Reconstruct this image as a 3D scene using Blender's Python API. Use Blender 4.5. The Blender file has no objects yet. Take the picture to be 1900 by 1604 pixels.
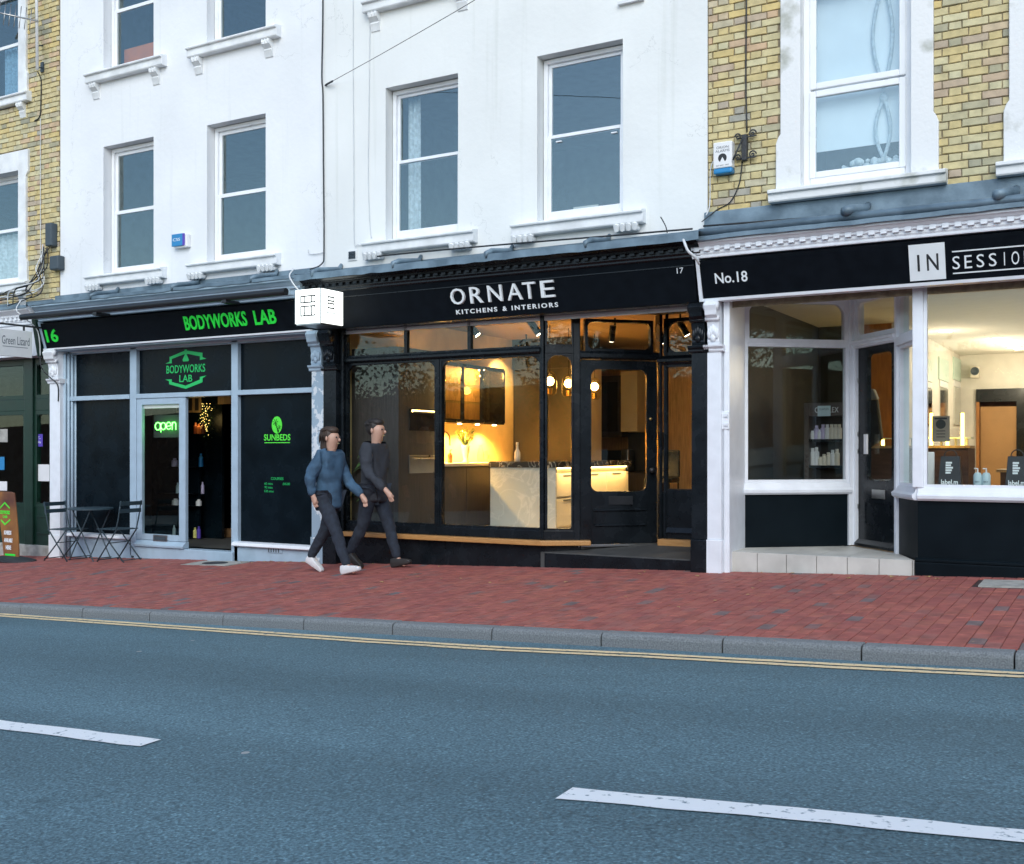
import bpy, bmesh, math, random
from mathutils import Vector, Matrix, Euler
random.seed(7)
R = math.radians
scene = bpy.context.scene
COL = scene.collection

# ------------------------------------------------------------------ camera
# datum: Z = 0 is the photographer's eye level, Y = 0 the terrace wall, X runs along the street
CAM_D, THETA, FPX, CX0, HOR = 10.54, R(30), 2000.0, 950.0, 838.0
cam = bpy.data.cameras.new('camera'); camo = bpy.data.objects.new('camera', cam); COL.objects.link(camo)
camo.location = (0, -CAM_D, 0); camo.rotation_euler = (R(90), 0, THETA)
cam.sensor_width = 36; cam.lens = FPX/1900*36; cam.shift_y = (HOR-802)/1900
cam.clip_end = 2000; cam.clip_start = .05
scene.camera = camo

# ------------------------------------------------------------------ sky, sun, exposure
SUN_EL, SUN_AZ = R(36), R(155)
world = bpy.data.worlds.new('World'); scene.world = world; world.use_nodes = True
wn = world.node_tree; bg = wn.nodes['Background']
sky = wn.nodes.new('ShaderNodeTexSky'); sky.sky_type = 'NISHITA'; sky.sun_disc = False
sky.sun_elevation = SUN_EL; sky.sun_rotation = SUN_AZ; sky.air_density = 1.0; sky.dust_density = 0.8; sky.ozone_density = 1.0
wn.links.new(sky.outputs[0], bg.inputs[0]); bg.inputs[1].default_value = 0.13
sl = bpy.data.lights.new('sun', 'SUN'); sl.energy = 0.82; sl.angle = R(40); sl.color = (.96, 1, .95)
so = bpy.data.objects.new('sun', sl); COL.objects.link(so); so.location = (0, -30, 30)
sd = Vector((math.sin(SUN_AZ)*math.cos(SUN_EL), math.cos(SUN_AZ)*math.cos(SUN_EL), math.sin(SUN_EL)))
so.rotation_euler = (-sd).to_track_quat('-Z', 'Y').to_euler()
scene.view_settings.view_transform = 'Standard'; scene.view_settings.look = 'None'
scene.view_settings.exposure = 0.95; scene.view_settings.gamma = 1.0
scene.render.resolution_x = 1024; scene.render.resolution_y = 864
scene.render.engine = 'CYCLES'
scene.cycles.max_bounces = 8; scene.cycles.transparent_max_bounces = 16
scene.cycles.caustics_reflective = False; scene.cycles.caustics_refractive = False

# ------------------------------------------------------------------ materials
def nm(name):
    m = bpy.data.materials.new(name); m.use_nodes = True
    nt = m.node_tree; return m, nt, nt.nodes['Principled BSDF']
def mat(name, c, rough=.6, var=.12, scale=6, bump=0, bscale=60, metal=0, spec=.5, c2=None, coat=0, detail=6, stretch=None, thr=(.35, .65)):
    """principled surface whose colour wanders between two tones, with a fine relief"""
    m, nt, b = nm(name); L = nt.links.new
    tc = nt.nodes.new('ShaderNodeTexCoord'); mp = nt.nodes.new('ShaderNodeMapping'); L(tc.outputs['Object'], mp.inputs[0])
    if stretch: mp.inputs['Scale'].default_value = stretch
    n = nt.nodes.new('ShaderNodeTexNoise'); n.inputs['Scale'].default_value = scale; n.inputs['Detail'].default_value = detail
    L(mp.outputs[0], n.inputs['Vector'])
    r = nt.nodes.new('ShaderNodeValToRGB'); e = r.color_ramp.elements
    a = c2 if c2 else tuple(x*(1-var) for x in c)
    d = c if c2 else tuple(min(1, x*(1+var*.6)) for x in c)
    e[0].position = thr[0]; e[1].position = thr[1]; e[0].color = (*a, 1); e[1].color = (*d, 1)
    L(n.outputs['Fac'], r.inputs[0]); L(r.outputs[0], b.inputs['Base Color'])
    b.inputs['Roughness'].default_value = rough; b.inputs['Metallic'].default_value = metal
    b.inputs['Specular IOR Level'].default_value = spec; b.inputs['Coat Weight'].default_value = coat
    rr = nt.nodes.new('ShaderNodeMapRange'); rr.inputs['To Min'].default_value = max(.02, rough-.1); rr.inputs['To Max'].default_value = min(1, rough+.12)
    L(n.outputs['Fac'], rr.inputs['Value']); L(rr.outputs[0], b.inputs['Roughness'])
    if bump:
        n2 = nt.nodes.new('ShaderNodeTexNoise'); n2.inputs['Scale'].default_value = bscale; n2.inputs['Detail'].default_value = 5
        L(mp.outputs[0], n2.inputs['Vector'])
        bp = nt.nodes.new('ShaderNodeBump'); bp.inputs['Strength'].default_value = bump; bp.inputs['Distance'].default_value = .01
        L(n2.outputs['Fac'], bp.inputs['Height']); L(bp.outputs[0], b.inputs['Normal'])
    return m
def emit(name, c, s):
    m, nt, b = nm(name); b.inputs['Base Color'].default_value = (*c, 1)
    b.inputs['Emission Color'].default_value = (*c, 1); b.inputs['Emission Strength'].default_value = s
    return m
def pieces(name, cols, rough=.8, island=False, bump=.4, bscale=90, dirt=.25):
    """bricks and pavers: each piece takes one colour of the list at random"""
    m, nt, b = nm(name); L = nt.links.new
    if island:
        g = nt.nodes.new('ShaderNodeNewGeometry'); src = g.outputs['Random Per Island']
    else:
        g = nt.nodes.new('ShaderNodeObjectInfo'); src = g.outputs['Random']
    r = nt.nodes.new('ShaderNodeValToRGB'); cr = r.color_ramp; cr.interpolation = 'LINEAR'
    cr.elements[0].color = (*cols[0][1], 1); cr.elements[0].position = cols[0][0]
    cr.elements[1].color = (*cols[-1][1], 1); cr.elements[1].position = cols[-1][0]
    for p, c in cols[1:-1]:
        e = cr.elements.new(p); e.color = (*c, 1)
    L(src, r.inputs[0])
    tc = nt.nodes.new('ShaderNodeNewGeometry'); n = nt.nodes.new('ShaderNodeTexNoise'); n.inputs['Scale'].default_value = 9; n.inputs['Detail'].default_value = 8
    L(tc.outputs['Position'], n.inputs['Vector'])
    mx = nt.nodes.new('ShaderNodeMix'); mx.data_type = 'RGBA'; mx.blend_type = 'MULTIPLY'; mx.inputs[0].default_value = 1
    rp = nt.nodes.new('ShaderNodeValToRGB'); rp.color_ramp.elements[0].position = .3; rp.color_ramp.elements[1].position = .6
    rp.color_ramp.elements[0].color = (1-dirt, 1-dirt, 1-dirt, 1); L(n.outputs['Fac'], rp.inputs[0])
    L(r.outputs[0], mx.inputs[6]); L(rp.outputs[0], mx.inputs[7]); L(mx.outputs[2], b.inputs['Base Color'])
    b.inputs['Roughness'].default_value = rough
    n2 = nt.nodes.new('ShaderNodeTexNoise'); n2.inputs['Scale'].default_value = bscale; n2.inputs['Detail'].default_value = 4
    L(tc.outputs['Position'], n2.inputs['Vector'])
    bp = nt.nodes.new('ShaderNodeBump'); bp.inputs['Strength'].default_value = bump; bp.inputs['Distance'].default_value = .008
    L(n2.outputs['Fac'], bp.inputs['Height']); L(bp.outputs[0], b.inputs['Normal'])
    return m
def glass(name, tint=(.9, .95, .95), ior=1.55, wav=.0):
    """clear pane: straight-through light plus Fresnel reflection"""
    m = bpy.data.materials.new(name); m.use_nodes = True; nt = m.node_tree; nt.nodes.clear(); L = nt.links.new
    o = nt.nodes.new('ShaderNodeOutputMaterial'); mx = nt.nodes.new('ShaderNodeMixShader')
    t = nt.nodes.new('ShaderNodeBsdfTransparent'); t.inputs[0].default_value = (*tint, 1)
    g = nt.nodes.new('ShaderNodeBsdfGlossy'); g.inputs['Roughness'].default_value = .0; g.inputs['Color'].default_value = (.86, 1, .97, 1)
    # Schlick reflectance, the same from both faces of the pane
    ge = nt.nodes.new('ShaderNodeNewGeometry'); dt = nt.nodes.new('ShaderNodeVectorMath'); dt.operation = 'DOT_PRODUCT'; L(ge.outputs['Incoming'], dt.inputs[0]); L(ge.outputs['Normal'], dt.inputs[1])
    def mth(op, a, b=None):
        n_ = nt.nodes.new('ShaderNodeMath'); n_.operation = op
        for i_, v_ in enumerate((a, b)):
            if v_ is None: continue
            if isinstance(v_, (int, float)): n_.inputs[i_].default_value = v_
            else: L(v_, n_.inputs[i_])
        return n_.outputs[0]
    f0 = ((ior-1)/(ior+1))**2
    fr_ = mth('ADD', mth('MULTIPLY', mth('POWER', mth('SUBTRACT', 1, mth('ABSOLUTE', dt.outputs['Value'])), 5), 1-f0), f0)
    L(fr_, mx.inputs[0]); L(t.outputs[0], mx.inputs[1]); L(g.outputs[0], mx.inputs[2]); L(mx.outputs[0], o.inputs[0])
    if wav:
        n = nt.nodes.new('ShaderNodeTexNoise'); n.inputs['Scale'].default_value = 1.3; tc = nt.nodes.new('ShaderNodeNewGeometry')
        L(tc.outputs['Position'], n.inputs['Vector'])
        b = nt.nodes.new('ShaderNodeBump'); b.inputs['Strength'].default_value = wav; b.inputs['Distance'].default_value = .05
        L(n.outputs['Fac'], b.inputs['Height']); L(b.outputs[0], g.inputs['Normal'])
    return m
def render_wall(name, c):
    """painted render: faint patches, hairline cracks and rain streaks under the sills"""
    m, nt, b = nm(name); L = nt.links.new
    g = nt.nodes.new('ShaderNodeNewGeometry')
    n = nt.nodes.new('ShaderNodeTexNoise'); n.inputs['Scale'].default_value = .9; n.inputs['Detail'].default_value = 8; L(g.outputs['Position'], n.inputs['Vector'])
    r = nt.nodes.new('ShaderNodeValToRGB'); r.color_ramp.elements[0].position = .3; r.color_ramp.elements[1].position = .65
    r.color_ramp.elements[0].color = (*[x*.90 for x in c], 1); r.color_ramp.elements[1].color = (*c, 1); L(n.outputs['Fac'], r.inputs[0])
    mp = nt.nodes.new('ShaderNodeMapping'); mp.inputs['Scale'].default_value = (9, 9, .35); L(g.outputs['Position'], mp.inputs[0])
    s = nt.nodes.new('ShaderNodeTexNoise'); s.inputs['Scale'].default_value = 1; s.inputs['Detail'].default_value = 6; L(mp.outputs[0], s.inputs['Vector'])
    sr = nt.nodes.new('ShaderNodeValToRGB'); sr.color_ramp.elements[0].position = .28; sr.color_ramp.elements[1].position = .42
    sr.color_ramp.elements[0].color = (.92, .925, .91, 1); L(s.outputs['Fac'], sr.inputs[0])
    mx = nt.nodes.new('ShaderNodeMix'); mx.data_type = 'RGBA'; mx.blend_type = 'MULTIPLY'; mx.inputs[0].default_value = 1
    L(r.outputs[0], mx.inputs[6]); L(sr.outputs[0], mx.inputs[7])
    # hairline cracks: thin zero-crossings of a warped noise, only in patches
    k = nt.nodes.new('ShaderNodeTexNoise'); k.inputs['Scale'].default_value = .55; k.inputs['Detail'].default_value = 10; k.inputs['Roughness'].default_value = .62; L(g.outputs['Position'], k.inputs['Vector'])
    d = nt.nodes.new('ShaderNodeMath'); d.operation = 'SUBTRACT'; d.inputs[1].default_value = .5; L(k.outputs['Fac'], d.inputs[0])
    a = nt.nodes.new('ShaderNodeMath'); a.operation = 'ABSOLUTE'; L(d.outputs[0], a.inputs[0])
    lt = nt.nodes.new('ShaderNodeMath'); lt.operation = 'LESS_THAN'; lt.inputs[1].default_value = .0011; L(a.outputs[0], lt.inputs[0])
    pz = nt.nodes.new('ShaderNodeTexNoise'); pz.inputs['Scale'].default_value = .4; L(g.outputs['Position'], pz.inputs['Vector'])
    gt = nt.nodes.new('ShaderNodeMath'); gt.operation = 'GREATER_THAN'; gt.inputs[1].default_value = .52; L(pz.outputs['Fac'], gt.inputs[0])
    mu = nt.nodes.new('ShaderNodeMath'); mu.operation = 'MULTIPLY'; L(lt.outputs[0], mu.inputs[0]); L(gt.outputs[0], mu.inputs[1])
    m3 = nt.nodes.new('ShaderNodeMath'); m3.operation = 'MULTIPLY'; m3.inputs[1].default_value = .4; L(mu.outputs[0], m3.inputs[0])
    mc = nt.nodes.new('ShaderNodeMix'); mc.data_type = 'RGBA'; mc.inputs[7].default_value = (.3, .32, .32, 1)
    L(m3.outputs[0], mc.inputs[0]); L(mx.outputs[2], mc.inputs[6]); L(mc.outputs[2], b.inputs['Base Color'])
    b.inputs['Roughness'].default_value = .75
    n2 = nt.nodes.new('ShaderNodeTexNoise'); n2.inputs['Scale'].default_value = 14; n2.inputs['Detail'].default_value = 8; L(g.outputs['Position'], n2.inputs['Vector'])
    bp = nt.nodes.new('ShaderNodeBump'); bp.inputs['Strength'].default_value = .18; bp.inputs['Distance'].default_value = .02
    L(n2.outputs['Fac'], bp.inputs['Height']); L(bp.outputs[0], b.inputs['Normal'])
    return m
def asphalt_mat():
    m, nt, b = nm('asphalt'); L = nt.links.new
    g = nt.nodes.new('ShaderNodeNewGeometry')
    n = nt.nodes.new('ShaderNodeTexNoise'); n.inputs['Scale'].default_value = 75; n.inputs['Detail'].default_value = 6; L(g.outputs['Position'], n.inputs['Vector'])
    r = nt.nodes.new('ShaderNodeValToRGB'); e = r.color_ramp.elements; e[0].position = .36; e[1].position = .66
    e[0].color = (.056, .102, .122, 1); e[1].color = (.132, .232, .272, 1); L(n.outputs['Fac'], r.inputs[0])
    v = nt.nodes.new('ShaderNodeTexVoronoi'); v.inputs['Scale'].default_value = 110; L(g.outputs['Position'], v.inputs['Vector'])
    vr = nt.nodes.new('ShaderNodeValToRGB'); vr.color_ramp.elements[0].position = .75; vr.color_ramp.elements[1].position = .98
    vr.color_ramp.elements[0].color = (1, 1, 1, 1); vr.color_ramp.elements[1].color = (1.9, 1.9, 1.85, 1); L(v.outputs['Color'], vr.inputs[0])
    w = nt.nodes.new('ShaderNodeTexNoise'); w.inputs['Scale'].default_value = .8; w.inputs['Detail'].default_value = 5
    mp = nt.nodes.new('ShaderNodeMapping'); mp.inputs['Scale'].default_value = (.25, 1.2, 1); L(g.outputs['Position'], mp.inputs[0]); L(mp.outputs[0], w.inputs['Vector'])
    wr = nt.nodes.new('ShaderNodeValToRGB'); wr.color_ramp.elements[0].position = .3; wr.color_ramp.elements[1].position = .7
    wr.color_ramp.elements[0].color = (.8, .8, .8, 1); wr.color_ramp.elements[1].color = (1.15, 1.15, 1.15, 1); L(w.outputs['Fac'], wr.inputs[0])
    m1 = nt.nodes.new('ShaderNodeMix'); m1.data_type = 'RGBA'; m1.blend_type = 'MULTIPLY'; m1.inputs[0].default_value = 1
    m2 = nt.nodes.new('ShaderNodeMix'); m2.data_type = 'RGBA'; m2.blend_type = 'MULTIPLY'; m2.inputs[0].default_value = 1
    # tyre-polished tracks along the lane, hairline cracks, grit gathered by the kerb
    sp = nt.nodes.new('ShaderNodeSeparateXYZ'); L(g.outputs['Position'], sp.inputs[0])
    wy = nt.nodes.new('ShaderNodeMath'); wy.operation = 'MULTIPLY_ADD'; wy.inputs[1].default_value = .5; L(w.outputs['Fac'], wy.inputs[0]); L(sp.outputs['Y'], wy.inputs[2])
    sn = nt.nodes.new('ShaderNodeMath'); sn.operation = 'SINE'; ml = nt.nodes.new('ShaderNodeMath'); ml.operation = 'MULTIPLY'; ml.inputs[1].default_value = 3.9; L(wy.outputs[0], ml.inputs[0]); L(ml.outputs[0], sn.inputs[0])
    tk = nt.nodes.new('ShaderNodeMapRange'); tk.inputs['From Min'].default_value = -1; tk.inputs['To Min'].default_value = .86; tk.inputs['To Max'].default_value = 1.08; L(sn.outputs[0], tk.inputs['Value'])
    vc = nt.nodes.new('ShaderNodeTexVoronoi'); vc.feature = 'DISTANCE_TO_EDGE'; vc.inputs['Scale'].default_value = .42
    nd = nt.nodes.new('ShaderNodeTexNoise'); nd.inputs['Scale'].default_value = 2.2; nd.inputs['Detail'].default_value = 8; L(g.outputs['Position'], nd.inputs['Vector'])
    va = nt.nodes.new('ShaderNodeVectorMath'); va.operation = 'MULTIPLY_ADD'; va.inputs[1].default_value = (.7, .7, .7); L(nd.outputs['Color'], va.inputs[0]); L(g.outputs['Position'], va.inputs[2]); L(va.outputs[0], vc.inputs['Vector'])
    ck = nt.nodes.new('ShaderNodeMapRange'); ck.inputs['From Min'].default_value = 0; ck.inputs['From Max'].default_value = .006; ck.inputs['To Min'].default_value = .84; ck.inputs['To Max'].default_value = 1; L(vc.outputs['Distance'], ck.inputs['Value'])
    kg = nt.nodes.new('ShaderNodeMapRange'); kg.inputs['From Min'].default_value = -4.0; kg.inputs['From Max'].default_value = -3.62; kg.inputs['To Min'].default_value = 1; kg.inputs['To Max'].default_value = 1.35; L(sp.outputs['Y'], kg.inputs['Value'])
    t1 = nt.nodes.new('ShaderNodeMath'); t1.operation = 'MULTIPLY'; L(tk.outputs[0], t1.inputs[0]); L(ck.outputs[0], t1.inputs[1])
    t2 = nt.nodes.new('ShaderNodeMath'); t2.operation = 'MULTIPLY'; L(t1.outputs[0], t2.inputs[0]); L(kg.outputs[0], t2.inputs[1])
    mw = nt.nodes.new('ShaderNodeMix'); mw.data_type = 'RGBA'; mw.blend_type = 'MULTIPLY'; mw.inputs[0].default_value = 1; L(wr.outputs[0], mw.inputs[6]); L(t2.outputs[0], mw.inputs[7])
    L(r.outputs[0], m1.inputs[6]); L(vr.outputs[0], m1.inputs[7]); L(m1.outputs[2], m2.inputs[6]); L(mw.outputs[2], m2.inputs[7])
    # pale chewing-gum spots
    s = nt.nodes.new('ShaderNodeTexVoronoi'); s.inputs['Scale'].default_value = 1.1; L(g.outputs['Position'], s.inputs['Vector'])
    lt = nt.nodes.new('ShaderNodeMath'); lt.operation = 'LESS_THAN'; lt.inputs[1].default_value = .022; L(s.outputs['Distance'], lt.inputs[0])
    m3 = nt.nodes.new('ShaderNodeMix'); m3.data_type = 'RGBA'; m3.inputs[7].default_value = (.36, .36, .35, 1)
    L(lt.outputs[0], m3.inputs[0]); L(m2.outputs[2], m3.inputs[6]); L(m3.outputs[2], b.inputs['Base Color'])
    b.inputs['Roughness'].default_value = .82
    bp = nt.nodes.new('ShaderNodeBump'); bp.inputs['Strength'].default_value = .9; bp.inputs['Distance'].default_value = .012
    L(n.outputs['Fac'], bp.inputs['Height']); L(bp.outputs[0], b.inputs['Normal'])
    return m
def peeling_mat():
    m, nt, b = nm('peeling_grey_paint'); L = nt.links.new
    g = nt.nodes.new('ShaderNodeNewGeometry'); n = nt.nodes.new('ShaderNodeTexNoise'); n.inputs['Scale'].default_value = 5; n.inputs['Detail'].default_value = 9; n.inputs['Roughness'].default_value = .65
    L(g.outputs['Position'], n.inputs['Vector']); r = nt.nodes.new('ShaderNodeValToRGB'); e = r.color_ramp.elements
    e[0].position = .50; e[1].position = .525; e[0].color = (.30, .40, .48, 1); e[1].color = (.66, .70, .72, 1)
    x = e.new(.60); x.color = (.62, .66, .69, 1); y = e.new(.62); y.color = (.33, .42, .5, 1)
    L(n.outputs['Fac'], r.inputs[0]); L(r.outputs[0], b.inputs['Base Color']); b.inputs['Roughness'].default_value = .6
    bp = nt.nodes.new('ShaderNodeBump'); bp.inputs['Strength'].default_value = .5; bp.inputs['Distance'].default_value = .006
    L(r.outputs[0], bp.inputs['Height']); L(bp.outputs[0], b.inputs['Normal']); return m
def marble_mat(name, base, vein, scale=3, lo=.47, hi=.5):
    m, nt, b = nm(name); L = nt.links.new
    g = nt.nodes.new('ShaderNodeNewGeometry'); n = nt.nodes.new('ShaderNodeTexNoise'); n.inputs['Scale'].default_value = scale; n.inputs['Detail'].default_value = 8; n.inputs['Distortion'].default_value = 1.2
    L(g.outputs['Position'], n.inputs['Vector']); r = nt.nodes.new('ShaderNodeValToRGB'); e = r.color_ramp.elements
    e[0].position = lo; e[0].color = (*base, 1); e[1].position = hi; e[1].color = (*vein, 1); z = e.new(hi+.03); z.color = (*base, 1)
    L(n.outputs['Fac'], r.inputs[0]); L(r.outputs[0], b.inputs['Base Color']); b.inputs['Roughness'].default_value = .25; return m

M = dict(
 render16=render_wall('white_render', (.80, .82, .84)), render17=render_wall('ivory_render', (.78, .80, .79)),
 sillw=mat('painted_stone', (.76, .78, .79), .6, .12, 5, .2, 30), upvc=mat('white_upvc', (.82, .84, .86), .3, .03, 4),
 timberw=mat('white_gloss_timber', (.80, .83, .87), .35, .05, 7, .05, 40),
 stained=mat('stained_painted_stone', (.76, .77, .77), .75, 0, 3.2, .4, 25, c2=(.42, .43, .38), thr=(.27, .42)),
 mortar=mat('mortar', (.22, .17, .11), .95, .3, 12, .5, 60), mortar2=mat('pale_mortar', (.30, .25, .17), .95, .3, 12, .5, 60),
 brick=pieces('stock_brick', [(0, (.33, .32, .24)), (.12, (.56, .50, .30)), (.3, (.62, .50, .24)), (.5, (.62, .57, .36)), (.68, (.66, .51, .22)), (.82, (.54, .51, .36)), (.92, (.60, .42, .26)), (1, (.40, .39, .33))], .85),
 brick_i=pieces('stock_brick_far', [(0, (.33, .32, .24)), (.12, (.56, .50, .30)), (.3, (.62, .50, .24)), (.5, (.62, .57, .36)), (.68, (.66, .51, .22)), (.82, (.54, .51, .36)), (.92, (.60, .42, .26)), (1, (.40, .39, .33))], .85, True),
 paver=pieces('red_paver', [(0, (.35, .098, .08)), (.2, (.39, .118, .092)), (.4, (.32, .092, .08)), (.55, (.41, .13, .095)), (.70, (.34, .10, .085)), (.82, (.37, .125, .10)), (.95, (.31, .115, .10)), (.98, (.21, .14, .135)), (1, (.16, .14, .145))], .8, dirt=.35),
 paver_i=pieces('red_paver_far', [(0, (.35, .098, .08)), (.2, (.39, .118, .092)), (.4, (.32, .092, .08)), (.55, (.41, .13, .095)), (.70, (.34, .10, .085)), (.82, (.37, .125, .10)), (.95, (.31, .115, .10)), (.98, (.21, .14, .135)), (1, (.16, .14, .145))], .8, True, dirt=.35),
 joint=mat('sand_joint', (.05, .03, .028), .95, .3, 30, .3), asphalt=asphalt_mat(),
 kerb=mat('granite_kerb', (.24, .255, .26), .85, 0, 95, .5, 90, c2=(.13, .145, .15)),
 concrete=mat('concrete', (.40, .39, .35), .9, .25, 9, .4, 60), iron=mat('cast_iron', (.035, .038, .042), .6, .3, 20, .5, 70),
 yellow_line=mat('yellow_road_paint', (.80, .62, .36), .8, 0, 30, .4, 80, c2=(.20, .22, .20), thr=(.33, .41), detail=12),
 white_line=mat('white_road_paint', (.80, .82, .82), .75, 0, 26, .4, 80, c2=(.22, .28, .31), thr=(.32, .40), detail=12),
 lead=mat('lead_sheet', (.20, .28, .34), .5, 0, 4, .35, 18, metal=.25, c2=(.10, .15, .19)),
 black=mat('black_gloss_paint', (.008, .011, .014), .25, .3, 5, .06, 25, spec=.3), blackmatt=mat('black_board', (.004, .006, .009), .5, .2, 9, .03, 60, spec=.08),
 vinyl=mat('black_vinyl_panel', (.0035, .008, .012), .25, .3, 3, .04, 25, spec=.12), riser18=mat('black_panel', (.004, .008, .011), .42, .2, 3, .03, 50, spec=.1),
 grey=mat('blue_grey_paint', (.36, .47, .56), .45, .1, 6, .12, 40, thr=(.25, .6)), peel=peeling_mat(),
 green=mat('dark_green_paint', (.006, .030, .018), .35, .2, 5, .05, 30), gtext=mat('bright_green_lettering', (.02, .80, .06), .5, .02),
 gbadge=mat('green_vinyl', (.015, .50, .12), .5, .02), lime=mat('lime_vinyl', (.10, .80, .05), .5, .02),
 wtext=mat('white_lettering', (.80, .84, .85), .45, .03), dtext=mat('dark_print', (.02, .022, .025), .6, .02), gtext2=mat('grey_print', (.12, .14, .16), .6, .02),
 oak=mat('oak_sill', (.52, .27, .09), .42, 0, 9, .15, 40, c2=(.42, .20, .06), stretch=(1, 12, 12)),
 pane=glass('window_glass', (.92, .96, .97), 2.05, .04), shop_glass=glass('shop_glass', (.95, .97, .96), 1.42), lampglass=glass('amber_glass', (.97, .88, .68), 1.2),
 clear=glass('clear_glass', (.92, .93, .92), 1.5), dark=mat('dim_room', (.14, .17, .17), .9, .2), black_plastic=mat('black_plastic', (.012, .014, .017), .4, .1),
 greybox=mat('dark_grey_plastic', (.05, .07, .085), .5, .1), cable=mat('black_cable', (.02, .022, .025), .5, .1), cablew=mat('white_cable', (.65, .67, .68), .5, .1),
 curtain=mat('net_curtain', (.62, .66, .68), .9, .25, 20, .3, 60), curtain_b=mat('blue_check_curtain', (.22, .36, .48), .9, .3, 30), blind=mat('white_blind', (.86, .90, .93), .9, .05, 3),
 orange=mat('orange_board', (.60, .17, .04), .7, .1), blue=mat('blue_plastic', (.02, .22, .48), .35, .05), purple=mat('purple_print', (.10, .06, .42), .5, .05),
 cab=mat('dark_oak_cabinet', (.055, .045, .042), .5, .3, 5, .1, 40, stretch=(8, 8, .6)), cab2=mat('charcoal_panel', (.028, .03, .031), .5, .2, 3), cream=mat('cream_lacquer', (.62, .58, .46), .4, .05),
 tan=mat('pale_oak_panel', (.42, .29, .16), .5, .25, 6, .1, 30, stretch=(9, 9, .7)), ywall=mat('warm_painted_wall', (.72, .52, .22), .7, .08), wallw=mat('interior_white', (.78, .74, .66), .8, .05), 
 ceil=mat('interior_ceiling', (.30, .21, .12), .9, .05), ceilw=mat('salon_ceiling', (.80, .76, .68), .9, .03), ptile=mat('floor_tile', (.50, .44, .35), .4, .15, 3), dfloor=mat('dark_mat_floor', (.055, .055, .053), .7, .2),
 cmarble=marble_mat('cream_marble', (.50, .53, .52), (.62, .64, .62), 2.2), bmarble=marble_mat('black_marble', (.025, .028, .03), (.40, .40, .38), 4.5),
 worktop=mat('pale_worktop', (.72, .62, .47), .35, .05), steel=mat('brushed_steel', (.45, .45, .44), .3, .1, metal=1), bronze=mat('bronze_tap', (.20, .12, .07), .3, .1, metal=.8), brass=mat('brass', (.6, .4, .15), .3, .1, metal=1),
 ovenglass=mat('oven_glass', (.03, .026, .024), .08, .1), amber=mat('amber_bottle', (.25, .06, .015), .2, .1), petal=mat('cream_petals', (.72, .68, .22), .7, .2, 30), leaf=mat('leaf_green', (.06, .13, .04), .6, .3, 12),
 pot=mat('grey_planter', (.22, .23, .24), .7, .2), porcelain=mat('white_porcelain', (.78, .74, .68), .3, .03), desk=mat('walnut_desk', (.085, .045, .035), .45, .3, 4, .05, 40, stretch=(1, 1, 7)), warmwood=mat('orange_timber', (.42, .17, .045), .5, .2, 4, stretch=(6, 6, 1)),
 mirror=mat('mirror', (.75, .78, .76), .05, .02, metal=1), aqua=mat('pale_green_glass', (.55, .70, .62), .3, .05), shelf=mat('shelf_unit_brown', (.075, .055, .047), .5, .15), white_pl=mat('white_plastic', (.78, .78, .78), .35, .03), lilac=mat('lilac_plastic', (.55, .48, .68), .4, .03), ivory=mat('ivory_plastic', (.74, .68, .56), .4, .03),
 paper=mat('paper', (.66, .62, .56), .8, .05), card=mat('pale_blue_card', (.52, .66, .70), .7, .05), tile=mat('cream_step_tile', (.56, .55, .50), .45, .14, 4, .05, 50), grout=mat('grout', (.24, .23, .21), .9, .2), navy=mat('dark_jeans', (.022, .030, .045), .9, .3, 25, .3, 200),
 jacket=mat('blue_jacket', (.045, .10, .165), .8, .25, 10, .3, 40), coat=mat('dark_coat', (.03, .035, .045), .85, .25, 10, .3, 40), skin=mat('skin', (.55, .33, .24), .5, .06, 20), hair=mat('brown_hair', (.05, .03, .02), .6, .4, 40, .5, 60, stretch=(1, 1, .2)), hair2=mat('dark_hair', (.02, .016, .014), .6, .4, 40, .5, 60), trainer=mat('white_trainer', (.74, .74, .74), .5, .06, 20), boot=mat('dark_boot', (.03, .028, .027), .5, .1),
 board=mat('amber_print', (.45, .20, .04), .35, 0, 1.6, c2=(.10, .035, .03)), rubber=mat('rubber_base', (.025, .03, .034), .7, .2, 12, .2), furniture=mat('slate_metal', (.030, .055, .070), .5, .15), dry_leaf=mat('dry_leaf', (.50, .33, .14), .8, .3, 30), bark=mat('bark', (.07, .05, .035), .9, .4, 20, .5, 20), foliage=mat('tree_foliage', (.05, .075, .03), .7, .4, 3),
 amberwall=mat('amber_painted_wall', (.46, .25, .10), .7, .1, 2), rope=mat('pale_rope', (.52, .58, .62), .9, .2, 30, .4, 80), grass=mat('verge', (.05, .08, .03), .9, .3, 8), redbrick=mat('far_brick', (.25, .12, .08), .9, .3, 5), stairwood=mat('step_wood', (.36, .20, .09), .6, .2, 8, stretch=(1, 6, 6)),
 glow_sign=emit('lightbox_face', (.94, 1, .95), 1.0), neon=emit('green_neon', (.12, 1, .10), 5), bulb=emit('warm_bulb', (1, .62, .22), 22), led=emit('warm_led', (1, .62, .2), 9), spot=emit('spot_face', (1, .85, .6), 14), spotw=emit('white_spot', (1, .95, .85), 16), tubel=emit('amber_tube', (1, .62, .08), 12), string=emit('string_light', (1, .72, .2), 2.0),
)
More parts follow.
